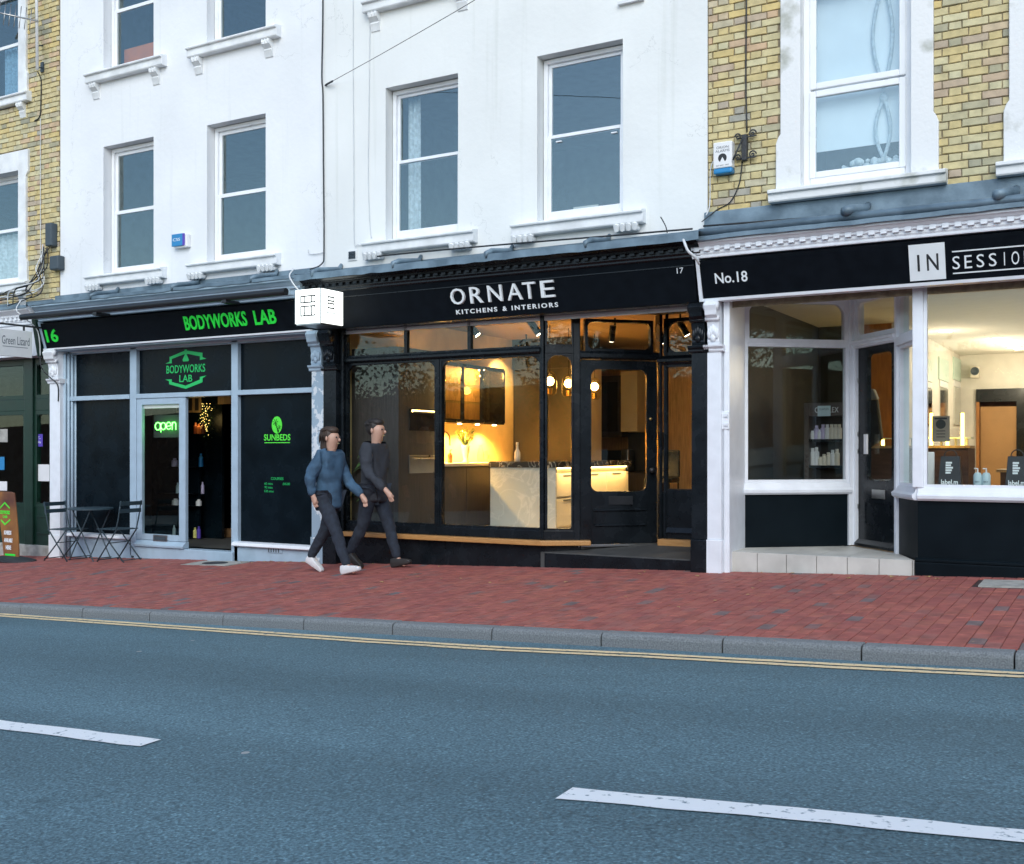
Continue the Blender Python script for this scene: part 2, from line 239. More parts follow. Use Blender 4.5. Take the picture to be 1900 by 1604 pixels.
# ------------------------------------------------------------------ helpers
ORG = {}                                   # world origin of every parent
class Fr:
    """vertical plane of the building: u along it, v into the building, z up; u() and z() read a sight line of the survey"""
    def __init__(s, p0, p1):
        s.o = Vector(p0); d = Vector(p1)-s.o; s.L = d.length; s.d = d.normalized(); s.n = Vector((-s.d.y, s.d.x))
    def __call__(s, u, v, z):
        p = s.o+s.d*u+s.n*v; return (p.x, p.y, z)
    def _hit(s, px, v=0):
        k = (px-CX0)/FPX; r = Vector((-math.sin(THETA)+k*math.cos(THETA), math.cos(THETA)+k*math.sin(THETA)))
        o = s.o+s.n*v-Vector((0, -CAM_D)); den = r.x*(-s.d.y)+s.d.x*r.y
        t = (o.x*(-s.d.y)+s.d.x*o.y)/den; q = r*t-o
        return q.dot(s.d), t
    def u(s, px, v=0): return s._hit(px, v)[0]
    def z(s, px, py, v=0): return -(py-HOR)*s._hit(px, v)[1]/FPX
W = Fr((0, 0), (1, 0))
def WX(px, v=0): return W.u(px, v)
def WZ(px, py, v=0): return W.z(px, py, v)

class MB:
    def __init__(s, f=None): s.v = []; s.f = []; s.x = f
    def add(s, vs, fs):
        n = len(s.v); s.v += [(s.x(*p) if s.x else tuple(p)) for p in vs]; s.f += [tuple(i+n for i in f) for f in fs]; return s
    def box(s, a0, a1, b0, b1, c0, c1):
        return s.add([(a0, b0, c0), (a1, b0, c0), (a1, b1, c0), (a0, b1, c0), (a0, b0, c1), (a1, b0, c1), (a1, b1, c1), (a0, b1, c1)],
                     [(0, 3, 2, 1), (4, 5, 6, 7), (0, 1, 5, 4), (1, 2, 6, 5), (2, 3, 7, 6), (3, 0, 4, 7)])
    def quad(s, a, b, c, d): return s.add([a, b, c, d], [(0, 1, 2, 3)])
    def poly(s, uz, v0, v1):
        """outline in (u, z) with thickness v0..v1"""
        n = len(uz); s.add([(u, v0, z) for u, z in uz]+[(u, v1, z) for u, z in uz], [tuple(range(n)), tuple(range(2*n-1, n-1, -1))]+[(i, n+i, n+(i+1) % n, (i+1) % n) for i in range(n)]); return s
    def prof(s, vz, u0, u1):
        """moulding: section in (v, z) run from u0 to u1"""
        n = len(vz); s.add([(u0, v, z) for v, z in vz]+[(u1, v, z) for v, z in vz], [tuple(range(n)), tuple(range(2*n-1, n-1, -1))]+[(i, n+i, n+(i+1) % n, (i+1) % n) for i in range(n)]); return s
    def flat(s, xy, z0, z1):
        n = len(xy); f0 = z0 if callable(z0) else (lambda x, y: z0); f1 = z1 if callable(z1) else (lambda x, y: z1)
        s.add([(x, y, f0(x, y)) for x, y in xy]+[(x, y, f1(x, y)) for x, y in xy], [tuple(range(n))[::-1], tuple(range(n, 2*n))]+[(i, (i+1) % n, n+(i+1) % n, n+i) for i in range(n)]); return s
    def tube(s, pts, r, n=8, cap=True):
        pts = [Vector(p) for p in pts]; m = len(pts); rs = r if isinstance(r, (list, tuple)) else [r]*m; vs = []
        up = Vector((0, 0, 1))
        for i, p in enumerate(pts):
            t = (pts[min(i+1, m-1)]-pts[max(i-1, 0)])
            t = t.normalized() if t.length > 1e-9 else Vector((0, 0, 1))
            a = t.cross(up)
            if a.length < 1e-3: a = t.cross(Vector((1, 0, 0)))
            a.normalize(); b = t.cross(a).normalized()
            if i and a.dot(pa) < 0: a, b = -a, -b
            pa = a
            vs += [p+(a*math.cos(2*math.pi*k/n)+b*math.sin(2*math.pi*k/n))*rs[i] for k in range(n)]
        fs = [(i*n+k, i*n+(k+1) % n, (i+1)*n+(k+1) % n, (i+1)*n+k) for i in range(m-1) for k in range(n)]
        if cap: fs += [tuple(range(n))[::-1], tuple(range((m-1)*n, m*n))]
        return s.add(vs, fs)
    def lathe(s, c, pr, n=16, ax='z'):
        vs = []
        for r, h in pr:
            for k in range(n):
                a = 2*math.pi*k/n; x, y = r*math.cos(a), r*math.sin(a)
                vs.append({'z': (c[0]+x, c[1]+y, c[2]+h), 'y': (c[0]+x, c[1]+h, c[2]+y), 'x': (c[0]+h, c[1]+x, c[2]+y)}[ax])
        m = len(pr)
        fs = [(i*n+k, i*n+(k+1) % n, (i+1)*n+(k+1) % n, (i+1)*n+k) for i in range(m-1) for k in range(n)]
        fs += [tuple(range(n))[::-1], tuple(range((m-1)*n, m*n))]
        return s.add(vs, fs)
    def ball(s, c, r, n=12):
        rx, ry, rz = r if isinstance(r, (tuple, list)) else (r, r, r); m = n//2
        pr = [(math.sin(math.pi*i/m), -math.cos(math.pi*i/m)) for i in range(m+1)]; pr[0] = (.02, -1); pr[-1] = (.02, 1)
        vs = [(c[0]+q*math.cos(2*math.pi*k/n)*rx, c[1]+q*math.sin(2*math.pi*k/n)*ry, c[2]+h*rz) for q, h in pr for k in range(n)]
        fs = [(i*n+k, i*n+(k+1) % n, (i+1)*n+(k+1) % n, (i+1)*n+k) for i in range(m) for k in range(n)]+[tuple(range(n))[::-1], tuple(range(m*n, (m+1)*n))]
        return s.add(vs, fs)
    def arcfill(s, cu, cz, su, sz, r, v0, v1, n=7):
        """spandrel that rounds the corner (cu, cz) of an opening lying towards (su, sz)"""
        pts = [(cu, cz)]
        for i in range(n+1):
            a = math.pi/2*i/n; pts.append((cu+su*(r-r*math.sin(a)), cz+sz*(r-r*math.cos(a))))
        return s.poly(pts, v0, v1)
    def mesh(s, org=(0, 0, 0), name='m'):
        me = bpy.data.meshes.new(name); o = Vector(org)
        me.from_pydata([tuple(Vector(p)-o) for p in s.v], [], s.f)
        bm = bmesh.new(); bm.from_mesh(me); bmesh.ops.recalc_face_normals(bm, faces=bm.faces); bm.to_mesh(me); bm.free(); return me
    def build(s, name, m, parent=None, smooth=False, bevel=0, label=None, kind=None):
        org = ORG.get(parent.name, Vector()) if parent else Vector()
        if not parent and s.v:
            xs, ys, zs = zip(*s.v); org = Vector(((min(xs)+max(xs))/2, (min(ys)+max(ys))/2, min(zs)))
        me = s.mesh(org, name); me.materials.append(M[m] if isinstance(m, str) else m)
        o = bpy.data.objects.new(name, me); COL.objects.link(o)
        if parent: o.parent = parent
        else: o.location = org
        ORG[o.name] = org
        if smooth:
            for p in me.polygons: p.use_smooth = True
            if smooth == 'auto':
                md = o.modifiers.new('edge', 'EDGE_SPLIT'); md.split_angle = R(35)
        if bevel:
            b = o.modifiers.new('bevel', 'BEVEL'); b.width = bevel; b.segments = 2; b.limit_method = 'ANGLE'; b.angle_limit = R(50)
        if label: o['label'] = label
        if kind: o['kind'] = kind
        return o
def tag(o, label=None, cat=None, group=None, kind=None):
    if label: o['label'] = label
    if cat: o['category'] = cat
    if group: o['group'] = group
    if kind: o['kind'] = kind
    return o
def thing(name, label, cat, loc=(0, 0, 0), group=None):
    o = bpy.data.objects.new(name, None); COL.objects.link(o); o.location = loc; o.empty_display_size = .1
    ORG[o.name] = Vector(loc); return tag(o, label, cat, group)
def copy_tree(o, loc, rz=0, label=None):
    c = o.copy(); COL.objects.link(c); c.location = loc; c.rotation_euler = (0, 0, rz)
    if label: c['label'] = label
    for ch in list(o.children):
        k = ch.copy(); COL.objects.link(k); k.parent = c
        for g in list(ch.children):
            q = g.copy(); COL.objects.link(q); q.parent = k
    return c
def text(s, m, parent, f, u0, u1, z0, z1, v, ext=.004, tilt=None, name='lettering', spacing=1.0, bold=0, label=None):
    """lettering fitted into the box u0..u1, z0..z1 on plane f, v = its face"""
    cu = bpy.data.curves.new('t', 'FONT'); cu.body = s; cu.space_character = spacing; cu.resolution_u = 3; cu.offset = bold
    ob = bpy.data.objects.new('t', cu); COL.objects.link(ob); dg = bpy.context.evaluated_depsgraph_get()
    me = bpy.data.meshes.new_from_object(ob.evaluated_get(dg)); bpy.data.objects.remove(ob); bpy.data.curves.remove(cu)
    xs = [q.co.x for q in me.vertices]; ys = [q.co.y for q in me.vertices]; x0, x1, y0, y1 = min(xs), max(xs), min(ys), max(ys)
    bm = bmesh.new(); bm.from_mesh(me); bpy.data.meshes.remove(me)
    g = bmesh.ops.extrude_face_region(bm, geom=bm.faces[:]); nv = [e for e in g['geom'] if isinstance(e, bmesh.types.BMVert)]
    for q in nv: q.co.z = 1
    bmesh.ops.recalc_face_normals(bm, faces=bm.faces)
    b = MB(f); vs = []
    for q in bm.verts:
        u = u0+(q.co.x-x0)/(x1-x0)*(u1-u0); z = z0+(q.co.y-y0)/(y1-y0)*(z1-z0); vv = v+(tilt(z) if tilt else 0)-q.co.z*ext
        vs.append((u, vv, z))
    bm.verts.index_update(); fs = [tuple(q.index for q in fc.verts) for fc in bm.faces]; bm.free()
    return b.add(vs, fs).build(name, m, parent, label=label)
def lamp(name, kind, loc, e, c, parent=None, size=.1, sizey=None, rot=None, blend=.6, ang=90):
    l = bpy.data.lights.new(name, kind); l.energy = e; l.color = c
    if kind == 'AREA':
        l.size = size
        if sizey: l.shape = 'RECTANGLE'; l.size_y = sizey
    elif kind == 'SPOT': l.spot_size = R(ang); l.spot_blend = blend; l.shadow_soft_size = size
    else: l.shadow_soft_size = size
    o = bpy.data.objects.new(name, l); COL.objects.link(o)
    o.location = Vector(loc)-(ORG.get(parent.name, Vector()) if parent else Vector())
    if rot: o.rotation_euler = rot
    if parent: o.parent = parent
    return o

# ------------------------------------------------------------------ ground
def base_z(x): return -1.09+.034*x
def kerb_z(x): return -1.159+.040*x
def pav_z(x, y):
    t = min(max(-y/3.6, -.3), 1); return (1-t)*base_z(x)+t*kerb_z(x)
ROADC = -6.95
def road_z(x, y):
    k = kerb_z(x)-.095
    return k+.02*(-3.6-y) if y > ROADC else k+.02*(-3.6-ROADC)-.02*(ROADC-y)
def sheet(name, m, xs, ys, zf, kind='structure'):
    vs = [(x, y, zf(x, y)) for y in ys for x in xs]; n = len(xs)
    fs = [(j*n+i, j*n+i+1, (j+1)*n+i+1, (j+1)*n+i) for j in range(len(ys)-1) for i in range(n-1)]
    return MB().add(vs, fs).build(name, m, kind=kind)
rng = lambda a, b, n: [a+(b-a)*i/n for i in range(n+1)]
sheet('ground', 'grass', rng(-600, 600, 24), rng(-600, 600, 24), lambda x, y: -2.6+.04*max(-70, min(70, x)) - (0 if abs(x) < 90 else .3))
sheet('road', 'asphalt', rng(-60, 50, 22), [-10.3, -9, -8, ROADC, -6, -5, -4.2, -3.55], road_z)
pv = sheet('pavement', 'joint', rng(-40, 30, 60), rng(-3.46, 2.5, 12), lambda x, y: pav_z(x, y)-.012)
sheet('far_pavement', 'concrete', rng(-60, 50, 22), [-18, -10.42], lambda x, y: road_z(x, -10.3)+.11)

# kerb: one stone after another, rounded front arris
kerb = thing('kerb', None, None, (-6, -3.6, kerb_z(-6))); kerb['kind'] = 'structure'
KW = Fr((0, -3.6), (1, -3.6))
joints = [KW.u(p) for p in (38, 152, 277, 413, 563, 728, 912, 1115, 1340, 1598, 1882)]
for k in range(9): joints.insert(0, joints[0]-.915)
for k in range(5): joints.append(joints[-1]+.915)
sec = [(0, -.22), (0, -.034), (.006, -.016), (.018, -.004), (.034, 0), (.145, 0), (.145, -.22)]
for a, b in zip(joints[:-1], joints[1:]):
    a += .005; b -= .005; n = len(sec); dz = random.uniform(-.003, .003)
    MB().add([(a, -3.6+v, kerb_z(a)+z+dz) for v, z in sec]+[(b, -3.6+v, kerb_z(b)+z+dz) for v, z in sec],
             [tuple(range(n)), tuple(range(2*n-1, n-1, -1))]+[(i, n+i, n+(i+1) % n, (i+1) % n) for i in range(n)]).build('kerb_stone', 'kerb', kerb, bevel=.004)
MB().flat([(-60, -10.42), (50, -10.42), (50, -10.3), (-60, -10.3)], lambda x, y: road_z(x, -10.3)-.1, lambda x, y: road_z(x, -10.3)+.11).build('far_kerb', 'kerb', kind='structure')

# block paving: 200 x 100 blocks, long side across the footway; a straight joint runs along it
ROWB = -1.33
def in_view(x, y):
    rx = x; ry = y+CAM_D; dep = -rx*math.sin(THETA)+ry*math.cos(THETA); lat = rx*math.cos(THETA)+ry*math.sin(THETA)
    return CX0+FPX*lat/dep
blocks = []
for i in range(-165, 40):
    x = i*.1+.05
    y = -3.448; first = True
    while y < -.05:
        l = (.1 if (i % 2 and first) else .2); first = False
        y1 = y+l
        if y < ROWB < y1 or abs(y1-ROWB) < .04: y1 = ROWB
        if y1 > -.03: y1 = -.02
        if y1-y > .03: blocks.append((x, (y+y1)/2, y1-y))
        y = y1
COVERS = [(-1.15, -.16, -.62, -.20), (-10.75, -9.95, -.55, -.12)]   # x0,x1,y0,y1 of the two cover slabs
def clear(b): return not any(c[0]-.03 < b[0] < c[1]+.03 and c[2]-.06 < b[1] < c[3]+.06 for c in COVERS)
blocks = [b for b in blocks if clear(b)]
vis = [b for b in blocks if -10 < in_view(b[0], b[1]) < 1910 and b[2] > .15]
vis.sort(key=lambda b: b[0]**2+(b[1]+CAM_D)**2); near = set((b[0], b[1]) for b in vis[:300])
def paver_mesh(l, w=.0955, k=0):
    rr = random.Random(k); e = .004; j = lambda: rr.uniform(-.0012, .0012); a, b = w/2, (l-.005)/2
    lo = [(-a, -b, -.03), (a, -b, -.03), (a, b, -.03), (-a, b, -.03)]; mi = [(-a, -b, -.003), (a, -b, -.003), (a, b, -.003), (-a, b, -.003)]
    to = [(-a+e, -b+e, j()), (a-e, -b+e, j()), (a-e, b-e, j()), (-a+e, b-e, j())]
    q = MB().add(lo+mi+to, [(0, 1, 5, 4), (1, 2, 6, 5), (2, 3, 7, 6), (3, 0, 4, 7), (4, 5, 9, 8), (5, 6, 10, 9), (6, 7, 11, 10), (7, 4, 8, 11), (8, 9, 10, 11)])
    return q
PM = []
for k in range(6):
    me = paver_mesh(.2, k=k).mesh(name='paver'); me.materials.append(M['paver']); PM.append(me)
rest = MB(); vp = []; fp = []
for b in blocks:
    z = pav_z(b[0], b[1])+random.uniform(-.0018, .0018); sx = .036; sy = (pav_z(b[0], b[1]+.1)-pav_z(b[0], b[1]-.1))/.2
    if (b[0], b[1]) in near:
        o = bpy.data.objects.new('paver', random.choice(PM)); COL.objects.link(o); o.parent = pv
        o.location = Vector((b[0], b[1], z))-ORG[pv.name]; o.rotation_euler = (math.atan(sy)+random.uniform(-.004, .004), -math.atan(sx)+random.uniform(-.006, .006), random.uniform(-.006, .006)); o.scale = (1, b[2]/.2, 1)
    else:
        q = paver_mesh(b[2], k=random.randrange(99)); n = len(vp)
        vp += [(b[0]+p[0], b[1]+p[1], z+p[2]+p[0]*sx+p[1]*sy) for p in q.v]; fp += [tuple(i+n for i in f) for f in q.f]
me = bpy.data.meshes.new('pavers'); o0 = ORG[pv.name]; me.from_pydata([(a-o0.x, b-o0.y, c-o0.z) for a, b, c in vp], [], fp); me.materials.append(M['paver_i'])
o = bpy.data.objects.new('paver_field', me); COL.objects.link(o); o.parent = pv; o['kind'] = 'stuff'

# painted lines
def stripe(name, pts, w, m, label, off=.005):
    """pts: (x, y of the building-side edge) along the road"""
    fine = []
    for (x0, y0), (x1, y1) in zip(pts[:-1], pts[1:]):
        n = max(1, int(abs(x1-x0)/.12))
        fine += [(x0+(x1-x0)*i/n, y0+(y1-y0)*i/n) for i in range(n)]
    fine.append(pts[-1]); rr = random.Random(len(fine)); J = lambda: rr.uniform(-.006, .006)
    vs = []
    for x, y in fine:
        ya, yb = y+J(), y-w+J(); vs += [(x, ya, road_z(x, ya)+off), (x, yb, road_z(x, yb)+off), ]
    fs = [(2*i, 2*i+2, 2*i+3, 2*i+1) for i in range(len(fine)-1)]
    o = MB().add(vs, fs).build(name, m); return tag(o, label, 'road marking')
def road_hit(px, py):
    k = (px-CX0)/FPX; h = -(py-HOR)/FPX; r = Vector((-math.sin(THETA)+k*math.cos(THETA), math.cos(THETA)+k*math.sin(THETA), h)); lo, hi = .5, 60
    for _ in range(50):
        t = (lo+hi)/2; p = r*t
        if p.z > road_z(p.x, p.y-CAM_D): lo = t
        else: hi = t
    return p.x, p.y-CAM_D
ya = [road_hit(*p) for p in ((0, 1139), (350, 1163), (700, 1187), (950, 1202), (1200, 1213), (1550, 1232), (1900, 1249))]
ext = lambda q: [(q[0][0]-14, q[0][1]-.1)]+q+[(q[-1][0]+6, q[-1][1])]
stripe('yellow_line', ext(ya), .075, 'yellow_line', 'yellow line running along the road, the one of the pair beside the kerb')
stripe('yellow_line', ext([(x, y-.118) for x, y in ya]), .075, 'yellow_line', 'yellow line running along the road, the one of the pair facing the traffic lane')
wl = [road_hit(*p) for p in ((0, 1338), (300, 1374))]
stripe('centre_dash', [(wl[0][0]-2.6, wl[0][1]-.15)]+wl, .13, 'white_line', 'worn white centre line dash ending opposite the green-lettered shop')
wr = [road_hit(*p) for p in ((1062, 1464), (1480, 1502), (1900, 1543))]
stripe('centre_dash', wr+[(wr[-1][0]+1.7, wr[-1][1]+.1)], .135, 'white_line', 'bright white centre line dash opposite the white salon shopfront')

# inspection covers set in the footway
def cover(c, lab, round_):
    t = thing('inspection_cover', lab, 'cover', ((c[0]+c[1])/2, (c[2]+c[3])/2, pav_z(c[0], c[2])))
    MB().flat([(c[0], c[2]), (c[1], c[2]), (c[1]-.0, c[3]), (c[0], c[3])], lambda x, y: pav_z(x, y)-.05, lambda x, y: pav_z(x, y)+.003).build('surround', 'concrete', t)
    mx, my = (c[0]+c[1])/2, (c[2]+c[3])/2; r = .155 if round_ else .13; q = []
    for k in range(28):
        a = 2*math.pi*k/28; q.append((mx+.15+r*1.35*math.cos(a) if round_ else mx+r*1.5*math.cos(a), my+r*math.sin(a)))
    MB().flat(q, lambda x, y: pav_z(x, y)-.02, lambda x, y: pav_z(x, y)+.008).build('iron_lid', 'iron', t, bevel=.003)
cover(COVERS[0], 'round iron lid in a pale concrete slab below the salon window', True)
cover(COVERS[1], 'dark iron lid in a pale concrete slab outside the open doorway', False)
# ------------------------------------------------------------------ upper floors
def wall_holes(b, x0, x1, z0, z1, holes, y0=0, dep=.17):
    """front skin with openings and their reveals"""
    xs = sorted({x0, x1, *[h[0] for h in holes], *[h[1] for h in holes]}); zs = sorted({z0, z1, *[h[2] for h in holes], *[h[3] for h in holes]})
    for i in range(len(xs)-1):
        for j in range(len(zs)-1):
            cx, cz = (xs[i]+xs[i+1])/2, (zs[j]+zs[j+1])/2
            if any(h[0] < cx < h[1] and h[2] < cz < h[3] for h in holes): continue
            b.quad((xs[i], y0, zs[j]), (xs[i+1], y0, zs[j]), (xs[i+1], y0, zs[j+1]), (xs[i], y0, zs[j+1]))
    for a, c, d, e in holes:
        b.quad((a, y0, d), (a, y0, e), (a, y0+dep, e), (a, y0+dep, d)); b.quad((c, y0, d), (c, y0+dep, d), (c, y0+dep, e), (c, y0, e))
        b.quad((a, y0, e), (c, y0, e), (c, y0+dep, e), (a, y0+dep, e)); b.quad((a, y0, d), (a, y0+dep, d), (c, y0+dep, d), (c, y0, d))
    return b
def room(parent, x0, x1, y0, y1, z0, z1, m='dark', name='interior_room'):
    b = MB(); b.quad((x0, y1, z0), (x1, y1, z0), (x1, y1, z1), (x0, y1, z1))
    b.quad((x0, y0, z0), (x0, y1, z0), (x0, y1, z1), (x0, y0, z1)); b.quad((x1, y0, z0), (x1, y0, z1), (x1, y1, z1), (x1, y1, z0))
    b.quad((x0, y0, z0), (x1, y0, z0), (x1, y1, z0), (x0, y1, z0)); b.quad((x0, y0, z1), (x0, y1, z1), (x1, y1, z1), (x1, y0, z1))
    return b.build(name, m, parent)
def sash(parent, x0, x1, z0, z1, y=.13, mid=.5, fr=.05, lower=None, timber=False, horns=False):
    """window: outer box frame > two sashes' rails and panes"""
    b = MB(); d = .07
    b.box(x0, x0+fr, y, y+d, z0, z1); b.box(x1-fr, x1, y, y+d, z0, z1); b.box(x0+fr, x1-fr, y, y+d, z1-fr, z1); b.box(x0+fr, x1-fr, y-.01, y+d, z0, z0+fr*1.1)
    m = 'timberw' if timber else 'upvc'
    w = b.build('window', m, parent, bevel=.004)
    zm = z0+(z1-z0)*mid; s = .038 if timber else .05
    a, c = x0+fr, x1-fr; zb, zt = z0+fr*1.1, z1-fr
    for nme, lo, hi, yy in (('upper_sash', zm-.012, zt, y+.034), ('lower_sash', zb, zm+.03, y+.012)):
        q = MB(); rb = .075 if (nme == 'lower_sash' and timber) else s
        q.box(a, a+s, yy, yy+.03, lo, hi); q.box(c-s, c, yy, yy+.03, lo, hi); q.box(a+s, c-s, yy, yy+.03, hi-s, hi); q.box(a+s, c-s, yy, yy+.03, lo, lo+rb)
        if horns and nme == 'upper_sash':
            for hx in (a+.10, c-.14): q.box(hx, hx+.07, yy-.03, yy, lo-.045, lo-.03)
        q.build(nme, m, w, bevel=.003)
        MB().box(a+s-.004, c-s+.004, yy+.012, yy+.016, lo+rb-.004, hi-s+.004).build('pane', 'pane', w)
    return w
SILL, HEAD, SILL2, HEAD2 = 2.534, 4.40, 5.465, 7.32
def sill(parent, x0, x1, z, m='sillw', corb=True, drop=.165, long=True):
    b = MB(); b.prof([(0, z-.135), (-.09, z-.135), (-.10, z-.12), (-.10, z-.035), (-.13, z-.03), (-.135, z-.012), (-.125, z), (0, z+.03), (.14, z+.035), (.14, z-.135)], x0, x1)
    s = b.build('sill', m, parent, bevel=.004)
    if corb:
        for cx in (x0+.14, x1-.2):
            q = MB()
            if long:
                q.prof([(.0, z-.36), (-.015, z-.35), (-.03, z-.30), (-.045, z-.27), (-.03, z-.245), (-.05, z-.235), (-.085, z-.2), (-.088, z-.16), (-.075, z-.137), (.0, z-.137)], cx-.065, cx+.065)
                for k in range(3): q.tube([(cx-.05+.05*k, -.082, z-.2), (cx-.05+.05*k, -.094, z-.175), (cx-.05+.05*k, -.085, z-.145)], .014, 6)
            else:
                for k in range(4): q.tube([(cx-.105+.07*k, -.02, z-.175), (cx-.105+.07*k, -.085, z-.18), (cx-.105+.07*k, -.095, z-.155), (cx-.105+.07*k, -.06, z-.138)], .034, 8)
            q.build('corbel', m, s, smooth='auto')
    return s
TOP = 8.6
def house(name, label, x0, x1, wallmat, holes, z0=1.45, cat='building'):
    t = thing(name, label, cat, ((x0+x1)/2, 0, base_z((x0+x1)/2)))
    return t
# no. 16 and no. 17: white rendered houses
h16 = [(WX(192), WX(285)), (WX(384), WX(493))]; h17 = [(WX(715.5), WX(850)), (WX(996.7), WX(1155.6))]
XB = WX(600); XC = WX(1313); XA = WX(112); XL = -19.2; XR = 3.2
def white_house(label, x0, x1, bays, m, timber, shade):
    t = thing('terraced_house', label, 'house', ((x0+x1)/2, 3, base_z((x0+x1)/2)))
    holes = [(a, b, SILL, HEAD) for a, b in bays]+[(a, b, SILL2, HEAD2) for a, b in bays]
    w = wall_holes(MB(), x0, x1, 1.45, TOP, holes)
    w.quad((x0, 0, TOP), (x1, 0, TOP), (x1, .35, TOP), (x0, .35, TOP)); w.build('wall', m, t)
    MB().box(x0, x1, .36, 9.9, TOP-.6, TOP-.2).build('roof', 'lead', t)
    MB().box(x0, x1, 9.9, 10.1, base_z(x0)-.3, TOP-.2).build('rear_wall', 'redbrick', t)
    for fl, (z0, z1) in enumerate(((SILL, HEAD), (SILL2, HEAD2))):
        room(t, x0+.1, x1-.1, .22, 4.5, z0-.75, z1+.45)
        for k, (a, b) in enumerate(bays):
            sash(t, a+.012, b-.012, z0+.02, z1-.01, mid=.52 if timber else .49, fr=.05 if timber else .055, timber=timber, horns=timber and k == 1)
            ox = .30
            sill(t, a-ox+.02, b+.27, z0, 'sillw', long=(fl == 1 or False) or not (fl == 0))
    return t
t16 = white_house('white rendered house above the green-lettered shop, plain double-pane windows', XA, XB, h16, 'render16', False, 1)
t17 = white_house('ivory rendered house above the black kitchen shopfront, slim timber sash windows', XB, XC, h17, 'render17', True, 1)
# things behind the panes of no. 16 and 17
def drape(parent, x0, x1, y, z0, z1, m, folds=5, amp=.03, name='curtain'):
    n = folds*6; vs = []; 
    for i in range(n+1):
        u = i/n; x = x0+(x1-x0)*u; yy = y+amp*math.sin(u*folds*2*math.pi)
        vs += [(x, yy, z0), (x+.01*math.sin(i), yy, z1)]
    return MB().add(vs, [(2*i, 2*i+2, 2*i+3, 2*i+1) for i in range(n)]).build(name, m, parent, smooth=True)
c = tag(drape(None, h17[0][0]+.11, h17[0][0]+.30, .32, SILL+.05, HEAD-.05, 'curtain', 3), 'pale patterned curtain hanging inside a sash window of the ivory house', 'curtain')
o = MB().box(h16[0][0]+.08, h16[0][1]-.07, .30, .33, SILL2+.03, SILL2+.42).build('board', 'orange'); tag(o, 'orange board standing inside an upper window of the white house', 'board')
o = MB().box(h17[1][0]+.32, h17[1][0]+.62, .26, .29, SILL+.10, SILL+.20).build('envelope_card', 'paper'); tag(o, 'small pale card propped on the inner sill of the ivory house', 'card')
# vent grille, alarm box, cables on the render
t = thing('air_vent', 'small square grey air vent in the ivory wall above the glowing sign', 'vent', (WX(654), 0, WZ(654, 485)))
vx0, vx1, vz0, vz1 = WX(647), WX(663), WZ(655, 484), WZ(655, 464)
MB().box(vx0, vx1, -.018, .0, vz0, vz1).build('frame', 'sillw', t, bevel=.003)
for k in range(5):
    z = vz0+.02+(vz1-vz0-.04)*k/5; MB().prof([(-.03, z), (-.018, z+.018), (-.018, z)], vx0+.015, vx1-.015).build('louvre', 'greybox', t)
t = thing('alarm_box', 'small blue and white alarm box on the white wall between two windows', 'alarm', (WX(333), 0, WZ(333, 458)))
ax0, ax1, az0, az1 = WX(319, -.08), WX(344, -.08), WZ(332, 457, -.08), WZ(332, 434, -.08)
MB().box(ax0+.03, ax1+.02, -.07, 0, az0-.02, az1-.01).build('back_box', 'white_pl', t, bevel=.012)
MB().box(ax0, ax1-.05, -.09, -.071, az0, az1).build('cover', 'blue', t, bevel=.008)
MB().box(ax1-.05, ax1-.02, -.088, -.071, az0+.004, az1-.004).build('side_stripe', 'purple', t)
text('CSS', 'wtext', t, W, ax0+.03, ax1-.09, az0+.07, az1-.06, -.0905, .002)
def cable(name, pts, r, m, label, cat='cable', n=6, group=None):
    """cable run: smooth curve through the points"""
    P = [Vector(p) for p in pts]; out = []
    for i in range(len(P)-1):
        a, b, c, d = P[max(i-1, 0)], P[i], P[i+1], P[min(i+2, len(P)-1)]
        for k in range(4):
            s = k/4; out.append(.5*((2*b)+(c-a)*s+(2*a-5*b+4*c-d)*s*s+(3*b-a-3*c+d)*s**3))
    out.append(P[-1]); o = MB().tube(out, r, n).build(name, m, smooth=True); return tag(o, label, cat, group)
fp_ = lambda px, py, v=-.02: (WX(px, v), v, WZ(px, py, v))
cable('wall_cable', [fp_(598, -300), fp_(599, 0), fp_(597, 140), fp_(599, 175), fp_(600, 300), fp_(601, 460), fp_(597, 490, -.06), fp_(575, 500, -.2)], .009, 'cable', 'dark cable running down the joint between the two white houses')
cable('wall_cable', [fp_(655, -300), fp_(655, 80), fp_(656, 300), fp_(657, 445), fp_(664, 454), fp_(676, 455)], .005, 'cablew', 'thin pale cable running down to the sill beside the air vent')
cable('wall_cable', [fp_(686, 20), fp_(685, 150), fp_(683, 330), fp_(687, 430), fp_(690, 440)], .005, 'cablew', 'thin pale cable dropping from an upper sill beside the sash window')
cable('wall_cable', [fp_(572, 463), fp_(574, 471), fp_(590, 471), fp_(600, 468)], .005, 'cablew', 'short hooked pale cable on the white wall near the shop cornice')
p0 = Vector(fp_(606, 157)); cable('overhead_wire', [tuple(p0), fp_(700, 105, -.55), fp_(800, 48, -1.1), fp_(885, -2, -1.55), fp_(1010, -80, -2.2)], .0035, 'cable', 'overhead telephone wire slanting up from its hook on the white wall')
o = MB().tube([fp_(604, 159, -.0), fp_(606, 157, -.03), fp_(617, 151, -.08)], .012).build('wire_hook', 'iron'); tag(o, 'dark hook that anchors the overhead wire to the wall', 'hook')
o = MB().box(WX(1149), WX(1196), -.05, -.0, WZ(1149, 12), WZ(1149, 7)).build('ledge_bracket', 'sillw'); tag(o, 'thin white ledge bracket high on the ivory wall', 'bracket')

